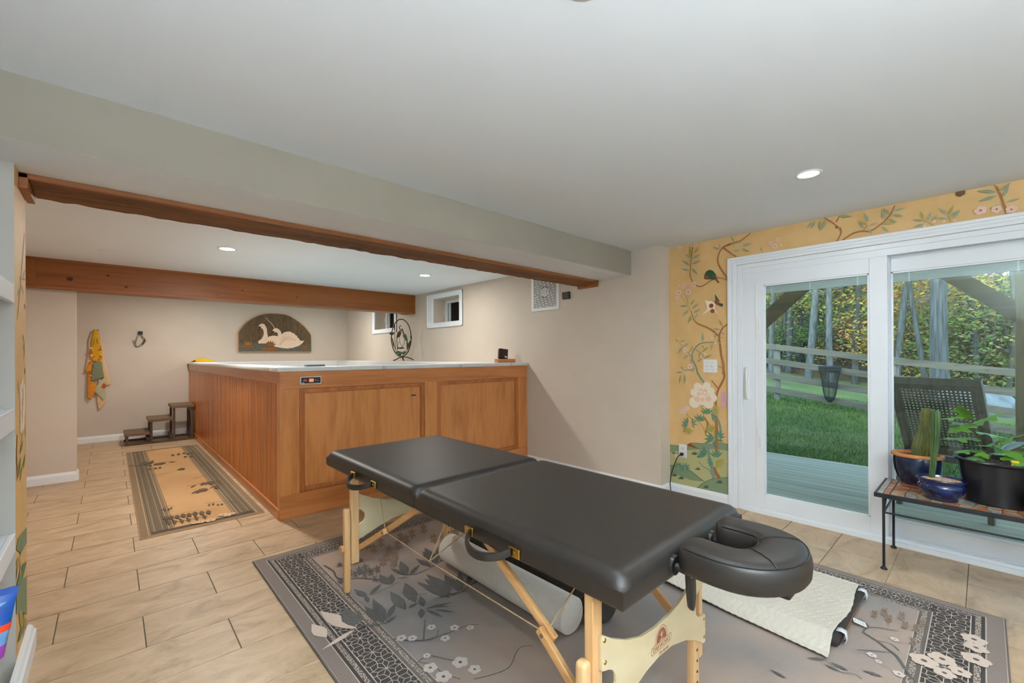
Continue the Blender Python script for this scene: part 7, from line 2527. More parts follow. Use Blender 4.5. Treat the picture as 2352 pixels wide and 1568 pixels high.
for i in range(NQ + 1):
    for j in range(NR + 1):
        tx, ty = i / NQ, j / NR
        x = 2.225 + .775 * tx + .10 * ty * (1 - tx) * 1.0
        y = .452 + 1.2 * ty + .008 * math.sin(9 * tx)
        ins = min((x - 2.335), (2.965 - x), (y - .435))
        base = fz + .0515 if ins > .02 else fz + .006 + max(0, min(1, (ins + .075) / .095)) * .0455
        if ins < -.075:
            base = fz + .006
        tri = abs((tx * .775 / .036) % 2 - 1)
        puff = .0034 * abs(math.sin(PI * (ty * 1.2 / .030 + tri * .75)))
        vs.append((x, y, base + .002 + puff))
for i in range(NQ):
    for j in range(NR):
        a = i * (NR + 1) + j
        fs.append((a, a + NR + 1, a + NR + 2, a + 1))
qo = M().add(vs, fs).obj('quilted_top', 'quilt', qp, smooth=True)
sd = qo.modifiers.new('thick', 'SOLIDIFY')
sd.thickness = .004
sd.offset = 1
for x in (2.41, 2.90):
    sp = M()
    vs, fs = [], []
    arc = [(.456, fz + .050), (.440, fz + .054), (.424, fz + .050), (.419, fz + .030), (.421, fz + .012), (.432, fz + .003)]
    for y, z in arc:
        vs += [(x - .018, y, z), (x + .018, y, z)]
    for i in range(len(arc) - 1):
        fs.append((2 * i, 2 * i + 1, 2 * i + 3, 2 * i + 2))
    so_ = sp.add(vs, fs).obj('elastic_strap', 'elastic', qp, smooth=True)
    sd = so_.modifiers.new('thick', 'SOLIDIFY')
    sd.thickness = .0015
tgm = M()
tgm.bar((2.62, .432, fz + .018), (2.635, .385, fz + .004), .045, .0012)
tgo = tgm.obj('care_label', 'white_plastic', mtp)
for i in range(4):
    M().bar((2.6225 + .003 * i, .4245 - .0095 * i, fz + .0165 - .0028 * i), (2.6228 + .003 * i, .4235 - .0095 * i, fz + .0162 - .0028 * i), .03, .001).obj('print_line', 'strap_grey', tgo)

# ------------------------------------------------------------------ built-in shelves at the left edge
for z0, z1, lab in ((1.527, 1.600, 'white built-in shelf at the left edge, topmost of three'), (1.025, 1.110, 'white built-in shelf at the left edge, middle of three'), (.537, .615, 'white built-in shelf at the left edge, lowest of three')):
    t = thing('wall_shelf', lab, 'shelf', (-.45, 2.0, z0), group='built-in shelves at the left edge')
    B(-.618, .9, z1 - .024, XL - .018, 2.618, z1).obj('board', 'white_trim', t)
    B(XL - .018, .9, z0, XL, 2.618, z1).obj('face_edge', 'white_trim', t, bevel=.003)
# refill pouch standing on the lowest shelf and leaning out past its edge
pc = thing('refill_pouch', 'blue refill pouch with red band and purple base on the lowest white shelf', 'pouch', (-.36, 1.55, .6155))
prof = [(0.0, .030), (.03, .036), (.07, .030), (.11, .016), (.135, .004), (.16, .002)]


def pouch_part(name, za, zb, m, grow=0., par=None):
    vs, fs = [], []
    K = 8
    for i in range(K + 1):
        z = za + (zb - za) * i / K
        th = .002
        for j in range(len(prof) - 1):
            if prof[j][0] <= z <= prof[j + 1][0]:
                t_ = (z - prof[j][0]) / (prof[j + 1][0] - prof[j][0])
                th = prof[j][1] + (prof[j + 1][1] - prof[j][1]) * t_
                break
        hw = .150 + .10 * z
        for k in range(20):
            a = 2 * PI * k / 20
            vs.append((-.335 + .05 * z + (hw + grow) * math.copysign(abs(math.cos(a)) ** .6, math.cos(a)), 1.55 + .08 * z + (th + grow) * math.sin(a), .6155 + z + .06 * max(0, z - .05) * math.cos(a)))
    for i in range(K):
        for k in range(20):
            fs.append((i * 20 + k, i * 20 + (k + 1) % 20, (i + 1) * 20 + (k + 1) % 20, (i + 1) * 20 + k))
    fs.append(tuple(range(20))[::-1])
    fs.append(tuple(range(K * 20, (K + 1) * 20)))
    return M().add(vs, fs).obj(name, m, par or pc, smooth=True)


pouch_part('purple_base', 0, .030, 'purple_band')
pouch_part('light_panel', .030, .060, 'pouch_light')
pouch_part('red_band', .060, .074, 'red_band', .0008)
pb_ = pouch_part('blue_body', .074, .135, 'blue_pouch')
pouch_part('top_seal', .135, .148, 'blue_pouch', .0006)
M().prism([(-.30, .700), (-.235, .700), (-.178, .748), (-.205, .748)], 'y', 1.5305, 1.532).obj('printed_stripe', 'pouch_light', pb_)
for z, x1_ in ((.738, -.225), (.731, -.225), (.724, -.24), (.717, -.25)):
    B(-.36, 1.5295, z, x1_, 1.5325, z + .0028).obj('print_line', 'print_white', pb_)
# ------------------------------------------------------------------ mosaic bench and plants
bz = .46
bnc = thing('mosaic_bench', 'low black iron bench with a mosaic tile top in front of the door', 'bench', (3.665, -.05, 0))
BX0, BX1, BY0, BY1 = 3.440, 3.898, -.62, .462
fr = M()
fr.box(BX0, BY0, bz - .026, BX0 + .012, BY1, bz)
fr.box(BX1 - .012, BY0, bz - .026, BX1, BY1, bz)
fr.box(BX0 + .012, BY1 - .012, bz - .026, BX1 - .012, BY1, bz)
fr.box(BX0 + .012, BY0, bz - .026, BX1 - .012, BY0 + .012, bz)
fr.obj('top_frame', 'black_iron', bnc, bevel=.002)
B(BX0 + .012, BY0 + .012, bz - .018, BX1 - .012, BY1 - .012, bz - .004).obj('mosaic_bed', 'mosaic_grout', bnc)
rnd = random.Random(21)


def mosaic(poly, m):
    M().prism(poly, 'z', bz - .005, bz + .0008).obj('mosaic_tile', m, bnc)


# two border rows, then irregular broken tiles
xa, xb, ya, yb = BX0 + .014, BX1 - .014, -.30, BY1 - .014
nx = 13
for row, (w0, w1, m) in enumerate(((0, .026, 'mosaic_grey'), (.029, .056, 'mosaic_red'))):
    for i in range(nx):
        x0 = xa + (xb - xa) * i / nx + .0015
        x1 = xa + (xb - xa) * (i + 1) / nx - .0015
        mosaic([(x0, yb - w1), (x1, yb - w1), (x1, yb - w0), (x0, yb - w0)], m if rnd.random() < .8 else 'mosaic_tan')
NXg, NYg = 8, 12
gx0, gx1, gy0, gy1 = xa, xb, ya, yb - .06
P = {}
for i in range(NXg + 1):
    for j in range(NYg + 1):
        jx = rnd.uniform(-.016, .016) if 0 < i < NXg else 0
        jy = rnd.uniform(-.016, .016) if 0 < j < NYg else 0
        P[i, j] = (gx0 + (gx1 - gx0) * i / NXg + jx, gy0 + (gy1 - gy0) * j / NYg + jy)
for i in range(NXg):
    for j in range(NYg):
        quad = [P[i, j], P[i + 1, j], P[i + 1, j + 1], P[i, j + 1]]
        cx = sum(p[0] for p in quad) / 4
        cy = sum(p[1] for p in quad) / 4
        tris = [quad] if rnd.random() < .45 else ([[quad[0], quad[1], quad[2]], [quad[0], quad[2], quad[3]]] if rnd.random() < .5 else [[quad[0], quad[1], quad[3]], [quad[1], quad[2], quad[3]]])
        for tpoly in tris:
            cx = sum(p[0] for p in tpoly) / len(tpoly)
            cy = sum(p[1] for p in tpoly) / len(tpoly)
            sh = []
            for px, py in tpoly:
                d = math.hypot(px - cx, py - cy)
                k = max(.3, 1 - .003 / d) if d else 1
                sh.append((cx + (px - cx) * k, cy + (py - cy) * k))
            mosaic(sh, rnd.choice(['mosaic_red', 'mosaic_red', 'mosaic_tan', 'mosaic_tan', 'mosaic_grey']))
B(xa, BY0 + .014, bz - .005, xb, -.303, bz + .0006).obj('mosaic_field', 'mosaic_tan', bnc)
for x in (3.455, 3.878):
    for y in (.418, -.575):
        lg = M()
        lg.tube([(x, y, .012), (x, y, bz - .02)], .0072, 10)
        lo_ = lg.obj('leg', 'black_iron', bnc, smooth=True)
        M().lathe([(.016, 0), (.018, .004), (.012, .012), (.0072, .018)], (x, y, 0), 14).obj('foot', 'black_iron', lo_, smooth=True)
for y in (.418, -.575):
    M().tube([(3.455, y, .345), (3.878, y, .345)], .006, 8).obj('stretcher', 'black_iron', bnc, smooth=True)
    M().tube([(3.458, y, .348), (3.54, y + (-.002), bz - .022)], .006, 8).obj('brace', 'black_iron', bnc, smooth=True)
for x in (3.455, 3.878):
    M().tube([(x, .418, .345), (x, -.575, .345)], .006, 8).obj('stretcher', 'black_iron', bnc, smooth=True)

zt = bz + .0012
# blue pot with terracotta rim and bottle-shaped cactus
p1 = thing('planter', 'oval dark blue glazed planter with an orange terracotta rim', 'planter', (3.775, .292, zt))
M().lathe([(.072, 0), (.080, .004), (.081, .018)], (3.775, .292, zt), 32, .80, 1.0).obj('foot_ring', 'terracotta_red', p1, smooth=True)
M().lathe([(.080, .018), (.100, .05), (.117, .11), (.122, .16), (.120, .192), (.117, .197)], (3.775, .292, zt), 40, .80, .98).obj('bowl', 'pot_blue', p1, smooth=True)
M().lathe([(.117, .190), (.128, .194), (.131, .204), (.128, .213), (.118, .214), (.112, .208), (.110, .180), (0, .178)], (3.775, .292, zt), 40, .80, .98).obj('rim', 'terracotta', p1, smooth=True)
M().lathe([(0, .1785), (.108, .1785), (.108, .181), (0, .184)], (3.775, .292, zt), 28, .80, .98).obj('potting_soil', 'soil', p1)
ck = thing('bottle_cactus', 'bottle-shaped ribbed green cactus in the orange-rimmed planter', 'cactus', (3.76, .262, zt + .18))
prof = [(.050, .0), (.058, .03), (.060, .06), (.057, .095), (.048, .130), (.038, .165), (.031, .20), (.028, .23), (.030, .26), (.032, .285), (.030, .305), (.020, .318), (0.0, .322)]
M().lathe(prof, (3.76, .262, zt + .184), 64, .9, .9, rib=(16, .11), bend=lambda z: (0, -.02 * z / .3)).obj('stem', 'cactus', ck, smooth=True)
sp = M()
rnd = random.Random(4)
for k in range(16):
    a = 2 * PI * k / 16
    for i in range(1, 30):
        z = .31 * i / 30
        for j in range(len(prof) - 1):
            if prof[j][1] <= z <= prof[j + 1][1]:
                r = prof[j][0] + (prof[j + 1][0] - prof[j][0]) * (z - prof[j][1]) / (prof[j + 1][1] - prof[j][1])
        r *= .97
        for e in (-.5, .5):
            aa = a + e
            p = (3.76 + r * math.cos(a), .262 - .02 * z / .3 + r * math.sin(a), zt + .184 + z)
            q2 = (p[0] + .007 * math.cos(aa), p[1] + .007 * math.sin(aa), p[2] + rnd.uniform(-.002, .004))
            sp.add([p, (p[0], p[1], p[2] + .0008), q2], [(0, 1, 2)])
sp.obj('spines', 'spine', ck)['kind'] = 'stuff'
# cobalt bowl with column cactus
c2 = (3.548, .172, zt)
p2 = thing('bonsai_bowl', 'shiny cobalt blue oval bowl with gravel at the front of the bench', 'planter', c2)
M().lathe([(.080, 0), (.084, .006), (.082, .016), (.088, .024)], c2, 36, .74, .86).obj('foot_ring', 'pot_blue', p2, smooth=True)
M().lathe([(.086, .022), (.104, .040), (.118, .066), (.120, .082), (.112, .090), (.110, .094), (.116, .102), (.118, .108), (.124, .112), (.126, .118), (.122, .123), (.108, .122), (.104, .112), (0, .108)], c2, 44, .74, .86).obj('bowl', 'pot_cobalt', p2, smooth=True)
M().lathe([(0, .109), (.104, .109), (.103, .113), (.06, .118), (0, .12)], c2, 32, .74, .86).obj('gravel_top', 'gravel', p2, smooth=True)
gp = M()
rnd = random.Random(9)
for i in range(260):
    a = rnd.uniform(0, 2 * PI)
    rr = .099 * math.sqrt(rnd.random())
    gx, gy = c2[0] + rr * math.cos(a) * .74, c2[1] + rr * math.sin(a) * .86
    s = rnd.uniform(.002, .0042)
    gz = zt + .1125 + .0065 * (1 - (rr / .1) ** 2)
    gp.add([(gx - s, gy, gz), (gx, gy - s, gz), (gx + s, gy, gz), (gx, gy + s, gz), (gx, gy, gz + s), (gx, gy, gz - s)], [(0, 1, 4), (1, 2, 4), (2, 3, 4), (3, 0, 4), (1, 0, 5), (2, 1, 5), (3, 2, 5), (0, 3, 5)])
gp.obj('pebbles', 'gravel', p2)['kind'] = 'stuff'
cc = thing('column_cactus', 'thin dark green column cactus in the cobalt blue bowl', 'cactus', (c2[0] + .01, c2[1] + .02, zt + .118))
M().lathe([(.012, 0), (.014, .03), (.015, .08), (.013, .12), (.016, .15), (.018, .20), (.019, .30), (.0195, .36), (.018, .385), (.010, .393), (0, .394)], (c2[0] + .01, c2[1] + .02, zt + .119), 40, rib=(6, .16), bend=lambda z: (0, .02 * max(0, 1 - z / .25))).obj('stem', 'cactus_dark', cc, smooth=True)
# black nursery pot with young fig
c3 = (3.700, -.052, zt)
p3 = thing('nursery_pot', 'large plain black nursery pot holding a young fig plant', 'planter', c3)
M().lathe([(.130, 0), (.138, .004), (.160, .200), (.165, .226), (.180, .232), (.183, .240), (.178, .246), (.162, .246), (.158, .215), (0, .213)], c3, 48).obj('pot', 'pot_black', p3, smooth=True)
M().lathe([(0, .214), (.157, .214), (.156, .218), (0, .222)], c3, 32).obj('potting_soil', 'soil', p3)
B(c3[0] - .09, c3[1] - .075, zt + .216, c3[0] - .088, c3[1] - .047, zt + .262).obj('plant_tag', 'tag_yellow', p3, bevel=.001)
fg = thing('fig_plant', 'young fig plant with lobed green leaves in the black pot', 'plant', (c3[0], c3[1], zt + .215))


def lobed(base, tip, w, drop=.0):
    """five-lobed leaf from base to tip"""
    b, e = Vector(base), Vector(tip)
    d = e - b
    L = d.length
    t_ = d.normalized()
    sd_ = t_.cross(Vector((0, 0, 1)))
    if sd_.length < .1:
        sd_ = Vector((1, 0, 0))
    sd_.normalize()
    nn = sd_.cross(t_)
    prof_ = [(0, 0), (.06, .10), (.02, .30), (.14, .40), (.30, .24), (.40, .26), (.46, .46), (.60, .44), (.66, .22), (.78, .20), (.90, .12), (1, 0)]
    up_ = [b + t_ * (L * a) + sd_ * (h * w * L) + nn * (-.12 * L * h * h * 4 + -.10 * L * a * a) for a, h in prof_]
    dn_ = [b + t_ * (L * a) - sd_ * (h * w * L) + nn * (-.12 * L * h * h * 4 + -.10 * L * a * a) for a, h in prof_]
    mid = [b + t_ * (L * a) + nn * (-.10 * L * a * a) for a, h in prof_]
    n_ = len(prof_)
    vs_ = up_ + mid + dn_
    fs_ = []
    for i in range(n_ - 1):
        fs_.append((i, i + 1, n_ + i + 1, n_ + i))
        fs_.append((n_ + i, n_ + i + 1, 2 * n_ + i + 1, 2 * n_ + i))
    return M().add(vs_, fs_).obj('leaf', 'fig_leaf', fg, smooth=True)


sx, sy, sz = c3[0], c3[1], zt + .215
stems = [[(sx + .02, sy + .02, sz), (sx + .01, sy + .06, sz + .10), (sx - .01, sy + .10, sz + .20), (sx - .02, sy + .13, sz + .26)],
         [(sx, sy, sz), (sx + .0, sy - .04, sz + .08), (sx - .02, sy - .10, sz + .13), (sx - .03, sy - .15, sz + .14)],
         [(sx - .02, sy + .03, sz), (sx - .05, sy + .06, sz + .05), (sx - .06, sy + .09, sz + .08)],
         [(sx + .03, sy - .05, sz), (sx + .03, sy - .09, sz + .06), (sx + .02, sy - .12, sz + .10)]]
for s in stems:
    M().tube(s, [.005, .004, .0035, .003][:len(s)], 7).obj('stem', 'stem_brown', fg, smooth=True)
for b, e, w in (((-.02, .13, .26), (-.03, .21, .25), 1.0), ((-.02, .12, .25), (-.05, .14, .31), 1.0), ((-.01, .10, .22), (.02, .02, .28), .8), ((-.01, .11, .22), (-.07, .17, .19), 1.0), ((0, .08, .14), (-.05, .18, .14), .8),
                ((0, .05, .10), (-.02, -.06, .18), .8), ((-.01, .09, .18), (.0, .0, .17), .8), ((-.02, -.08, .12), (-.03, -.16, .20), .7), ((-.03, -.13, .14), (-.04, -.22, .12), .8), ((-.03, -.15, .14), (-.07, -.24, .09), .8),
                ((-.03, -.12, .13), (.03, -.20, .12), .8), ((-.06, .09, .08), (-.09, .15, .07), 1.0), ((-.06, .08, .08), (-.10, .05, .06), 1.0), ((-.05, .06, .05), (-.11, .10, .04), .9), ((.02, -.12, .10), (.04, -.19, .07), .9), ((.02, -.11, .09), (-.04, -.14, .07), .9),
                ((0, -.03, .07), (-.08, .0, .08), .9), ((0, .04, .10), (-.09, .06, .12), .9), ((-.02, .10, .21), (.05, .16, .22), .9), ((0, -.05, .09), (-.08, -.07, .05), .9)):
    k_ = 1.45
    lobed((sx + b[0], sy + b[1], sz + b[2]), (sx + b[0] + (e[0] - b[0]) * k_, sy + b[1] + (e[1] - b[1]) * k_, sz + b[2] + (e[2] - b[2]) * k_), w * 1.1)
# brown bowl at the right edge
c4 = (3.525, -.275, zt)
p4_ = thing('brown_bowl', 'wide brown stoneware bowl with gravel at the right edge of the bench', 'planter', c4)
M().lathe([(.08, 0), (.098, .004), (.104, .012), (.08, .014)], c4, 36).obj('saucer', 'pot_brown', p4_, smooth=True)
M().lathe([(.075, .012), (.085, .02), (.105, .045), (.113, .075), (.128, .100), (.132, .106), (.128, .110), (.114, .108), (.108, .098), (0, .095)], c4, 40).obj('bowl', 'pot_brown', p4_, smooth=True)
M().lathe([(0, .0965), (.108, .0965), (.104, .102), (0, .108)], c4, 30).obj('gravel_top', 'gravel', p4_, smooth=True)
ld = M()
ld.lathe([(.05, 0), (.056, .02), (.05, .05), (.03, .072), (0, .08)], (c4[0], c4[1] + .01, zt + .104), 18, rib=(7, .12))
tag(ld.obj('living_stone', 'rock_brown', smooth=True), 'lumpy brown mound in the stoneware bowl at the right edge', 'rock')

# ------------------------------------------------------------------ outdoors: deck
dz = -.08
dk = struct(thing('deck', None, None, (5.4, 1.0, dz)))
n = 20
x0, x1 = 4.10, 6.86
pit = (x1 - x0) / n
me = None
for i in range(n):
    a = x0 + i * pit
    if me is None:
        mm = B(-pit / 2 + .0045, -4.5, -.035, pit / 2 - .0045, 5.5, 0)
        me = bpy.data.meshes.new('plank')
        me.from_pydata(mm.v, [], mm.f)
        me.materials.append(MATS['deck_board'])
    ob = bpy.data.objects.new('plank', me)
    COL.objects.link(ob)
    ob.parent = dk
    ob.location = Vector((a + pit / 2, 0, dz)) - LOC[dk.name]
ds = M()
for y in (-4, -2.6, -1.2, .2, 1.6, 3.0, 4.4):
    ds.box(4.12, y, dz - .2, 6.84, y + .04, dz - .036)
ds.obj('joists', 'post_wood', dk)
# posts, braces and beam that carry the upper deck
PX = 6.6
dp = struct(thing('deck_support', None, None, (PX, 1.1, dz)))
for y0 in (-.355, 2.42):
    B(PX - .07, y0, dz, PX + .07, y0 + .145, 2.42).obj('post', 'post_wood', dp, bevel=.004)
B(PX - .07, -4, 2.42, PX + .07, 5.5, 2.66).obj('beam', 'brace_wood', dp)
b1 = M().prism([(-.21, 1.610), (-.21, 1.824), (.119, 2.13), (.432, 2.42), (.64, 2.42), (.325, 2.13)], 'x', PX - .045, PX + .045).obj('brace', 'brace_wood', dp)
b2 = M().prism([(2.42, 1.278), (2.42, 1.56), (2.045, 1.878), (1.76, 2.145), (1.46, 2.42), (1.20, 2.42), (1.506, 2.15), (2.046, 1.646)], 'x', PX - .045, PX + .045).obj('brace', 'brace_wood', dp)
ud = M()
for i in range(20):
    ud.box(4.10 + i * .14, -4, 2.86, 4.236 + i * .14, 5.5, 2.89)
for i in range(22):
    ud.box(4.10, -4 + i * .43, 2.66, 6.9, -3.96 + i * .43, 2.86)
ud.obj('upper_deck', 'brace_wood', dp)

# ------------------------------------------------------------------ ground


def gz(x, y):
    zf = .12 + .123 * (min(6, max(-4, y)) - 1.47)
    if x < 10.5:
        t_ = max(0, (x - 6.85) / 3.65)
        return -.24 + (zf + .24) * (t_ ** .8)
    z = zf + (x - 10.5) * .055
    if x > 17:
        z += (x - 17) * .13
    return z


vs, fs = [], []
XS = [4.09, 5.0, 6.0, 6.7] + [6.75 + .3 * i for i in range(14)] + [11 + i for i in range(8)] + [20 + 3 * i for i in range(16)]
YS = [-30 + 3 * i for i in range(8)] + [-5 + .5 * i for i in range(28)] + [10 + 3 * i for i in range(14)]
for x in XS:
    for y in YS:
        vs.append((x, y, gz(x, y) + (.12 * math.sin(x * 1.3) * math.cos(y * .9) if x > 13 else .008 * math.sin(5 * x + 3 * y))))
m_ = M()
for i in range(len(XS) - 1):
    m_.cur = 0 if XS[i] < 16 else 1
    for j in range(len(YS) - 1):
        a = i * len(YS) + j
        fs.append((a, a + len(YS), a + len(YS) + 1, a + 1))
m_.add(vs, [])
for i in range(len(XS) - 1):
    for j in range(len(YS) - 1):
        a = i * len(YS) + j
        m_.f.append([a, a + len(YS), a + len(YS) + 1, a + 1])
        m_.mi.append(0 if XS[i] < 15.5 else 1)
gd = struct(m_.obj('ground', ['lawn', 'leaf_litter'], smooth=True))
rnd = random.Random(2)
gm = M()
for i in range(52000):
    x = 6.87 + (rnd.random() ** 1.3) * 5.2
    y = rnd.uniform(-1.6, 5.2)
    if y < -.1 * x + .2 or y > .42 * x + .3:
        continue
    z = gz(x, y)
    h = rnd.uniform(.03, .075) * (1 if x < 10.6 else .8)
    a = rnd.uniform(0, PI)
    w = .005 + .0006 * (x - 6)
    lx, ly = rnd.uniform(-.03, .03), rnd.uniform(-.03, .03)
    gm.cur = 1 if rnd.random() < .35 else 0
    gm.add([(x - w * math.cos(a), y - w * math.sin(a), z - .005), (x + w * math.cos(a), y + w * math.sin(a), z - .005), (x + lx, y + ly, z + h)], [(0, 1, 2)])
go = gm.obj('lawn_grass', ['grass_a', 'grass_b'])
go['kind'] = 'stuff'
tag(go, 'short green lawn grass between the deck and the fence', 'grass')

# ------------------------------------------------------------------ fence
XF = 10.5
fn = thing('rail_fence', 'weathered four-rail wooden fence across the lawn', 'fence', (XF, 1.4, 0))
py = [8.0, 5.55, 3.03, 1.12, -1.35, -3.9]
tops = {8.0: 2.10, 5.55: 1.83, 3.03: 1.52, 1.12: 1.235, -1.35: .93, -3.9: .62}
for y in py:
    M().tube([(XF + .07, y, gz(XF, y) - .1), (XF + .07, y, tops[y] - .01), (XF + .07, y, tops[y])], [.068, .066, .058], 12).obj('post', 'fence_post', fn, smooth=True)
for a, b in zip(py[:-1], py[1:]):
    for k, (dt, w) in enumerate(((.0, .118), (.315, .118), (.625, .118), (.92, .118))):
        mm = M()
        za, zb = tops[a] - dt - w / 2 - .002, tops[b] - dt - w / 2 - .002
        if k == 0:
            za, zb = za + 0.0, zb
        mm.bar((XF - .015, a - (.0), za), (XF - .015, b, zb), .036, w)
        mm.obj('rail', 'fence_wood', fn, bevel=.003)
# net hung on the fence
nt = thing('ball_net', 'black tapered mesh net hanging on the wooden fence', 'net', (10.44, 2.06, .35))
cx_, cy_ = 10.40, 2.06
ringz = [(1.055, .185, .055), (.93, .165, .05), (.78, .135, .045), (.62, .118, .04), (.48, .095, .035), (.40, .06, .025), (.355, .02, .01)]
N = 22
hoop = [(cx_ + ringz[0][2] * math.cos(2 * PI * i / N), cy_ + ringz[0][1] * math.sin(2 * PI * i / N), ringz[0][0]) for i in range(N)]
M().tube(hoop, .012, 6, closed=True).obj('hoop', 'net_black', nt, smooth=True)


def rz(z):
    for (a, b) in zip(ringz[:-1], ringz[1:]):
        if b[0] <= z <= a[0]:
            t_ = (a[0] - z) / (a[0] - b[0])
            return a[1] + (b[1] - a[1]) * t_, a[2] + (b[2] - a[2]) * t_
    return ringz[-1][1:]


ms = M()
for k in range(N):
    for s in (-1, 1):
        pts = []
        for i in range(15):
            z = 1.05 - .69 * i / 14
            ry, rx = rz(z)
            a = 2 * PI * (k + s * i * .5) / N
            pts.append((cx_ + rx * math.cos(a), cy_ + ry * math.sin(a), z))
        ms.tube(pts, .0026, 4, cap=False)
ms.obj('mesh_bag', 'net_black', nt)
bk = M()
ry, rx = rz(1.0)
for zz in (1.03, .99):
    bk.tube([(cx_ + rx * math.cos(2 * PI * i / N), cy_ + ry * math.sin(2 * PI * i / N), zz) for i in range(N)], .014, 6, closed=True)
bk.tube([(cx_ - .03, cy_ + .01, 1.05), (cx_ - .03, cy_ + .01, .40)], .007, 6)
bk.obj('band', 'net_black', nt)
# stone
rs = M()
rnd = random.Random(8)
vs, fs = [], []
n1, n2 = 14, 22
for i in range(n1 + 1):
    for j in range(n2):
        t_, p_ = PI * i / n1, 2 * PI * j / n2
        k = 1 + rnd.uniform(-.06, .06)
        vs.append((13.2 + .55 * k * math.sin(t_) * math.cos(p_), .15 + .62 * k * math.sin(t_) * math.sin(p_), gz(13.2, .15) + .12 + .42 * k * math.cos(t_)))
for i in range(n1):
    for j in range(n2):
        fs.append((i * n2 + j, i * n2 + (j + 1) % n2, (i + 1) * n2 + (j + 1) % n2, (i + 1) * n2 + j))
tag(rs.add(vs, fs).obj('boulder', 'stone_white', smooth=True), 'pale boulder on the ground beyond the fence', 'boulder')

# ------------------------------------------------------------------ deck chair
ch = thing('deck_chair', 'weathered brown wooden deck chair with a cane back on the deck', 'chair', (5.42, .22, dz), math.radians(-14))
# local: x forward (away from the house), y across, z up; back leans toward the house
hw = .275


def bk_pt(t_, y):
    return (-.34 + .34 * (1 - t_), y, .52 + .66 * t_)


for s in (-1, 1):
    M().bar(bk_pt(-.12, s * hw), bk_pt(1.0, s * hw), .045, .04, (1, 0, 0)).obj('back_post', 'teak', ch, bevel=.004, local=True)
M().bar(bk_pt(.955, -hw), bk_pt(.955, hw), .06, .03, (1, 0, 0)).obj('back_rail', 'teak', ch, bevel=.004, local=True)
M().bar(bk_pt(.0, -hw), bk_pt(.0, hw), .07, .03, (1, 0, 0)).obj('back_rail', 'teak', ch, bevel=.004, local=True)
cn = M()
NU, NV = 19, 24
for i in range(NU):
    for j in range(NV):
        ya, yb_ = -hw + .02 + (2 * hw - .04) * i / NU, -hw + .02 + (2 * hw - .04) * (i + 1) / NU
        ta, tb = .05 + .88 * j / NV, .05 + .88 * (j + 1) / NV
        border = i < 1 or i >= NU - 1 or j < 1 or j >= NV - 2
        if border or (i + j) % 1:
            cn.add([bk_pt(ta, ya), bk_pt(ta, yb_), bk_pt(tb, yb_), bk_pt(tb, ya)], [(0, 1, 2, 3)])
            continue
        yc, tc, ry_, rt_ = (ya + yb_) / 2, (ta + tb) / 2, (yb_ - ya) * .27, (tb - ta) * .27
        o = [bk_pt(ta, ya), bk_pt(ta, yc), bk_pt(ta, yb_), bk_pt(tc, yb_), bk_pt(tb, yb_), bk_pt(tb, yc), bk_pt(tb, ya), bk_pt(tc, ya)]
        h = [bk_pt(tc + rt_ * b, yc + ry_ * a) for a, b in ((-.7, -.7), (0, -1), (.7, -.7), (1, 0), (.7, .7), (0, 1), (-.7, .7), (-1, 0))]
        cn.add(o + h, [(k, (k + 1) % 8, 8 + (k + 1) % 8, 8 + k) for k in range(8)])
cno = cn.obj('cane_back', 'teak', ch, local=True)
sd = cno.modifiers.new('thick', 'SOLIDIFY')
sd.thickness = .006
se = M()
for s in (-1, 1):
    se.box(-.16, s * (hw + .02) - .02, .455, .50, s * (hw + .02) + .02, .50)
se.box(-.16, -hw, .455, -.12, hw, .50)
se.box(.46, -hw, .455, .50, hw, .50)
se.obj('seat_frame', 'teak', ch, bevel=.004, local=True)
wv = M()
for i in range(22):
    x = -.12 + .58 * i / 21
    wv.box(x - .008, -hw, .488 + .003 * (i % 2), x + .008, hw, .492 + .003 * (i % 2))
for j in range(18):
    y = -hw + 2 * hw * (j + .5) / 18
    wv.box(-.12, y - .008, .486, .46, y + .008, .4905)
wv.obj('woven_seat', 'hose_pale', ch, local=True)
for x in (-.14, .46):
    for s in (-1, 1):
        B(x, s * (hw + .02) - .02, 0, x + .04, s * (hw + .02) + .02, .46).obj('leg', 'teak', ch, bevel=.003, local=True)
M().box(-.14, -hw, .2, -.11, hw, .24).obj('stretcher', 'teak', ch, local=True)
# pale tube chair arm beside the post
tb_ = M()
tb_.tube([(5.36, -.10, .515), (5.36, -.115, .53), (5.36, -.14, .55), (5.36, -.18, .57), (5.36, -.26, .575), (5.36, -.36, .56)], [.012, .022, .024, .024, .024, .022], 10)
ht = thing('tube_chair', 'pale curved tubular armrest of a second chair beside the deck post', 'chair', (5.36, -.36, dz))
tb_.obj('armrest', 'hose_pale', ht, smooth=True)
M().tube([(5.36, -.36, .56), (5.36, -.40, .30), (5.36, -.40, dz)], .018, 10).obj('leg', 'black_iron', ht, smooth=True)
M().tube([(5.90, -.36, .42), (5.90, -.40, .30), (5.90, -.40, dz)], .018, 10).obj('leg', 'black_iron', ht, smooth=True)
M().tube([(5.36, -.40, .36), (5.90, -.40, .36)], .014, 10).obj('seat_rail', 'black_iron', ht, smooth=True)

# ------------------------------------------------------------------ woods beyond the fence


def ycol(px, x):
    s = (px - 1176) / 999.75
    return x * (.735 - s * .678) / (.678 + s * .735)


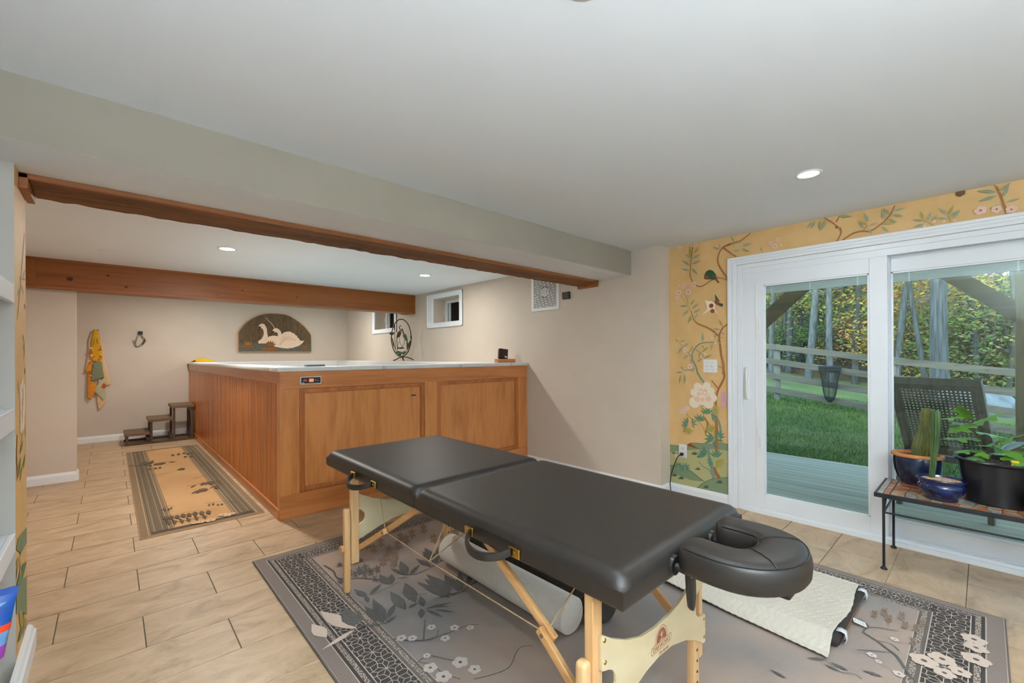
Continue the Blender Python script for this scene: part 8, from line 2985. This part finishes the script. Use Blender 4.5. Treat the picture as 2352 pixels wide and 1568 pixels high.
def leaves(mm, cx, cy, cz, rx, rz_, n, size, slots, rnd):
    for i in range(n):
        while True:
            a, b, c = rnd.uniform(-1, 1), rnd.uniform(-1, 1), rnd.uniform(-1, 1)
            if .15 < a * a + b * b + c * c < 1:
                break
        p = Vector((cx + a * rx, cy + b * rx, cz + c * rz_))
        d = Vector((rnd.uniform(-1, 1), rnd.uniform(-1, 1), rnd.uniform(-.6, .6))).normalized()
        e = d.orthogonal().normalized()
        s = size * rnd.uniform(.6, 1.3)
        mm.cur = rnd.choice(slots)
        mm.add([p - d * s, p + e * s * .5, p + d * s, p - e * s * .5], [(0, 1, 2, 3)])


LM = ['leaf_yellow', 'leaf_green', 'leaf_olive', 'leaf_rust', 'leaf_orange', 'leaf_dark']
woods = [  # px, distance, radius, lean, bark, leaf slots, height, group?
    (1773, 15.3, 0.082, .02, 'bark_pale', [2, 1, 0], 9), (1800, 16.7, 0.057, 0, 'bark_pale', [2, 1, 5], 9), (1812, 16.1, 0.098, .01, 'bark_grey', [2, 5, 1], 10),
    (1840, 17.8, 0.066, .02, 'bark_pale', [3, 2, 2], 10), (1852, 14.8, 0.107, .10, 'bark_pale', [3, 2, 1], 10), (1882, 18.9, 0.074, -.01, 'bark_dark', [3, 4, 2], 10), (1911, 14.4, 0.082, -.02, 'bark_pale', [0, 3, 0, 2], 10),
    (1940, 19.4, 0.066, .03, 'bark_dark', [3, 3, 4], 10), (1968, 15.3, 0.090, .01, 'bark_dark', [3, 4, 0], 10), (2062, 15.0, 0.082, .05, 'bark_pale', [0, 2, 1], 9), (2098, 16.1, 0.082, -.03, 'bark_grey', [0, 4, 2], 9), (2122, 14.8, 0.057, -.08, 'bark_grey', [0, 4, 0], 9),
    (2205, 16.7, 0.090, .03, 'bark_dark', [1, 2, 0], 7), (2240, 15.6, 0.074, -.02, 'bark_grey', [1, 1, 2], 6), (2290, 17.8, 0.098, .02, 'bark_dark', [1, 2, 0], 7), (2320, 15.3, 0.066, .02, 'bark_dark', [1, 5, 2], 5), (2400, 16.1, 0.098, 0, 'bark_grey', [1, 2, 5], 8),
    (1720, 15.6, 0.090, 0, 'bark_pale', [2, 1, 3], 9), (1680, 16.7, 0.082, 0, 'bark_grey', [2, 1, 3], 9), (2480, 15.6, 0.082, 0, 'bark_grey', [1, 2, 0], 8)]
TREE_LABELS = {1773: 'slim pale tree trunk directly behind the left fence post', 1812: 'straight grey tree trunk just right of the left fence post', 1852: 'pale leaning tree trunk between the fence post and the hanging net',
               1911: 'slim pale tree trunk rising directly above the hanging net', 1968: 'dark slender tree trunk at the right side of the left door pane', 2062: 'pale tree trunk leaning right, farthest left in the right door pane',
               2122: 'thin tree trunk leaning left beside the thick furrowed trunk'}
rnd = random.Random(31)
for (px, x, r, lean, bark, slots, H) in woods:
    y = ycol(px, x)
    z0 = gz(x, y)
    t = thing('woodland_tree', TREE_LABELS.get(px, 'slender grey-barked tree among the autumn woods beyond the fence'), 'tree', (x, y, z0 - .1), group='slender woodland trees beyond the fence')
    mm = M()
    spine = []
    for i in range(9):
        h = H * i / 8
        spine.append((x + .05 * math.sin(i * 1.7 + px), y - lean * h + .05 * math.sin(i * 1.1 + px), z0 - .1 + h))
    mm.tube(spine, [r * (1 - .075 * i) for i in range(9)], 8)
    for i in range(9):
        h = rnd.uniform(.3, .95)
        k = min(7, int(h * 8))
        b = Vector(spine[k])
        a = rnd.uniform(0, 2 * PI)
        L = rnd.uniform(.7, 1.9)
        e = b + Vector((math.cos(a) * L * .6, math.sin(a) * L, L * rnd.uniform(.2, .8)))
        md = (b + e) / 2 + Vector((0, 0, -.1))
        mm.tube([b, md, e], [r * .32, r * .22, r * .1], 5)
    mm.obj('trunk', bark, t, smooth=True)
    lm = M()
    for i in range(15):
        h = (rnd.uniform(.42, 1.02) if i > 3 else rnd.uniform(.2, .45)) * H
        leaves(lm, x + rnd.uniform(-.4, 1.4), y - lean * h + rnd.uniform(-1.3, 1.3), z0 + (h if px < 2190 or px > 2420 else .35 * h), rnd.uniform(.5, .95), rnd.uniform(.3, .6), 170, .055, slots, rnd)
    lm.obj('foliage', LM, t)
# big trunk close behind the fence
x, y = 14.0, .69
z0 = gz(x, y)
t = thing('oak_tree', 'thick straight tree trunk with furrowed pale grey bark behind the fence', 'tree', (x, y, z0 - .1))
mm = M()
N = 28
vs, fs = [], []
for i in range(24):
    h = 9.0 * i / 23
    rr = .155 + .07 * math.exp(-h / .5) - .006 * h
    for j in range(N):
        a = 2 * PI * j / N
        k = rr * (1 + .05 * math.sin(7 * a + h * .7) + .03 * math.sin(13 * a - h))
        vs.append((x + k * math.cos(a), y + k * math.sin(a) + .015 * math.sin(h), z0 - .1 + h))
for i in range(23):
    for j in range(N):
        fs.append((i * N + j, i * N + (j + 1) % N, (i + 1) * N + (j + 1) % N, (i + 1) * N + j))
mm.add(vs, fs)
for h, a, L in ((3.6, 1.0, 1.5), (4.2, 4.0, 1.6), (5.0, 2.2, 1.5), (5.6, 5.2, 1.5)):
    b = Vector((x, y, z0 + h))
    e = b + Vector((math.cos(a) * L, math.sin(a) * L, L * .6))
    mm.tube([b, (b + e) / 2, e], [.06, .04, .02], 6)
mm.obj('trunk', 'bark_grey', t, smooth=True)
lm = M()
for i in range(14):
    leaves(lm, x + rnd.uniform(-1, 1.2), y + rnd.uniform(-1.2, 1.6), z0 + rnd.uniform(4.0, 7.5), .9, .5, 120, .09, [0, 0, 4, 1], rnd)
lm.obj('foliage', LM, t)
# understorey shrubs
for i, (px, x, h, slots) in enumerate(((1762, 16.5, 1.6, [5, 1, 2]), (1790, 18, 2.2, [1, 2, 5]), (1825, 17, 1.3, [5, 1]), (1868, 18.5, 2.0, [5, 5, 1]), (1900, 19.5, 2.8, [5, 1, 1]), (1935, 18, 2.2, [1, 5, 2]), (1960, 17, 1.8, [4, 2, 3]), (1990, 19, 2.6, [4, 3, 0]),
                                       (2055, 15.5, 1.6, [2, 0, 4]), (2085, 16.5, 2.0, [0, 2, 3]), (2110, 18, 2.4, [0, 4, 2]), (2195, 16, 2.0, [1, 2, 0]), (2225, 17, 2.6, [1, 0, 2]), (2262, 15.8, 2.2, [1, 1, 2]), (2300, 16.8, 2.8, [1, 2, 0]), (2335, 15.8, 2.4, [1, 5, 0]), (2390, 16.5, 2.6, [1, 2, 5]), (1725, 17, 2, [1, 2, 5]), (2035, 18, 2.2, [2, 3]), (2150, 18.5, 2.4, [3, 2, 0]))):
    y = ycol(px, x)
    z0 = gz(x, y)
    t = thing('woodland_shrub', 'leafy shrub in the undergrowth at the edge of the woods', 'shrub', (x, y, z0), group='shrubs at the woods edge')
    sm = M()
    for k in range(6):
        a = rnd.uniform(0, 2 * PI)
        sm.tube([(x, y, z0 - .05), (x + .3 * math.cos(a), y + .3 * math.sin(a), z0 + h * .5), (x + .6 * math.cos(a), y + .6 * math.sin(a), z0 + h * .95)], [.02, .014, .006], 5)
    sm.obj('stems', 'bark_dark', t)
    lm = M()
    for k in range(9):
        leaves(lm, x + rnd.uniform(-.6, .6), y + rnd.uniform(-.75, .75), z0 + rnd.uniform(.15, 1) * h, .55, .4, 190, .048, slots, rnd)
    lm.obj('foliage', LM, t)
# far hillside foliage nobody could count
hm = M()
for i in range(2600):
    x = rnd.uniform(24, 46)
    y = x * rnd.uniform(-.24, .55)
    k = (y / x)
    zt_ = gz(x, y) + rnd.random() ** 1.3 * (6.5 if k > .10 else max(.6, 1.0 + (k + .03) * 36))
    if k > .17:
        sl = [3, 2, 2, 4, 1, 5, 5, 3, 0]
    elif k > .05:
        sl = [3, 3, 4, 2, 5, 2, 0]
    else:
        sl = [4, 4, 0, 1, 2]
    leaves(hm, x, y, zt_, rnd.uniform(.5, 1.0), rnd.uniform(.3, .6), 32, .105, sl, rnd)
ho = hm.obj('hillside_foliage', LM)
ho['kind'] = 'stuff'
tag(ho, 'distant mass of orange, yellow and olive foliage on the wooded hillside', 'foliage')
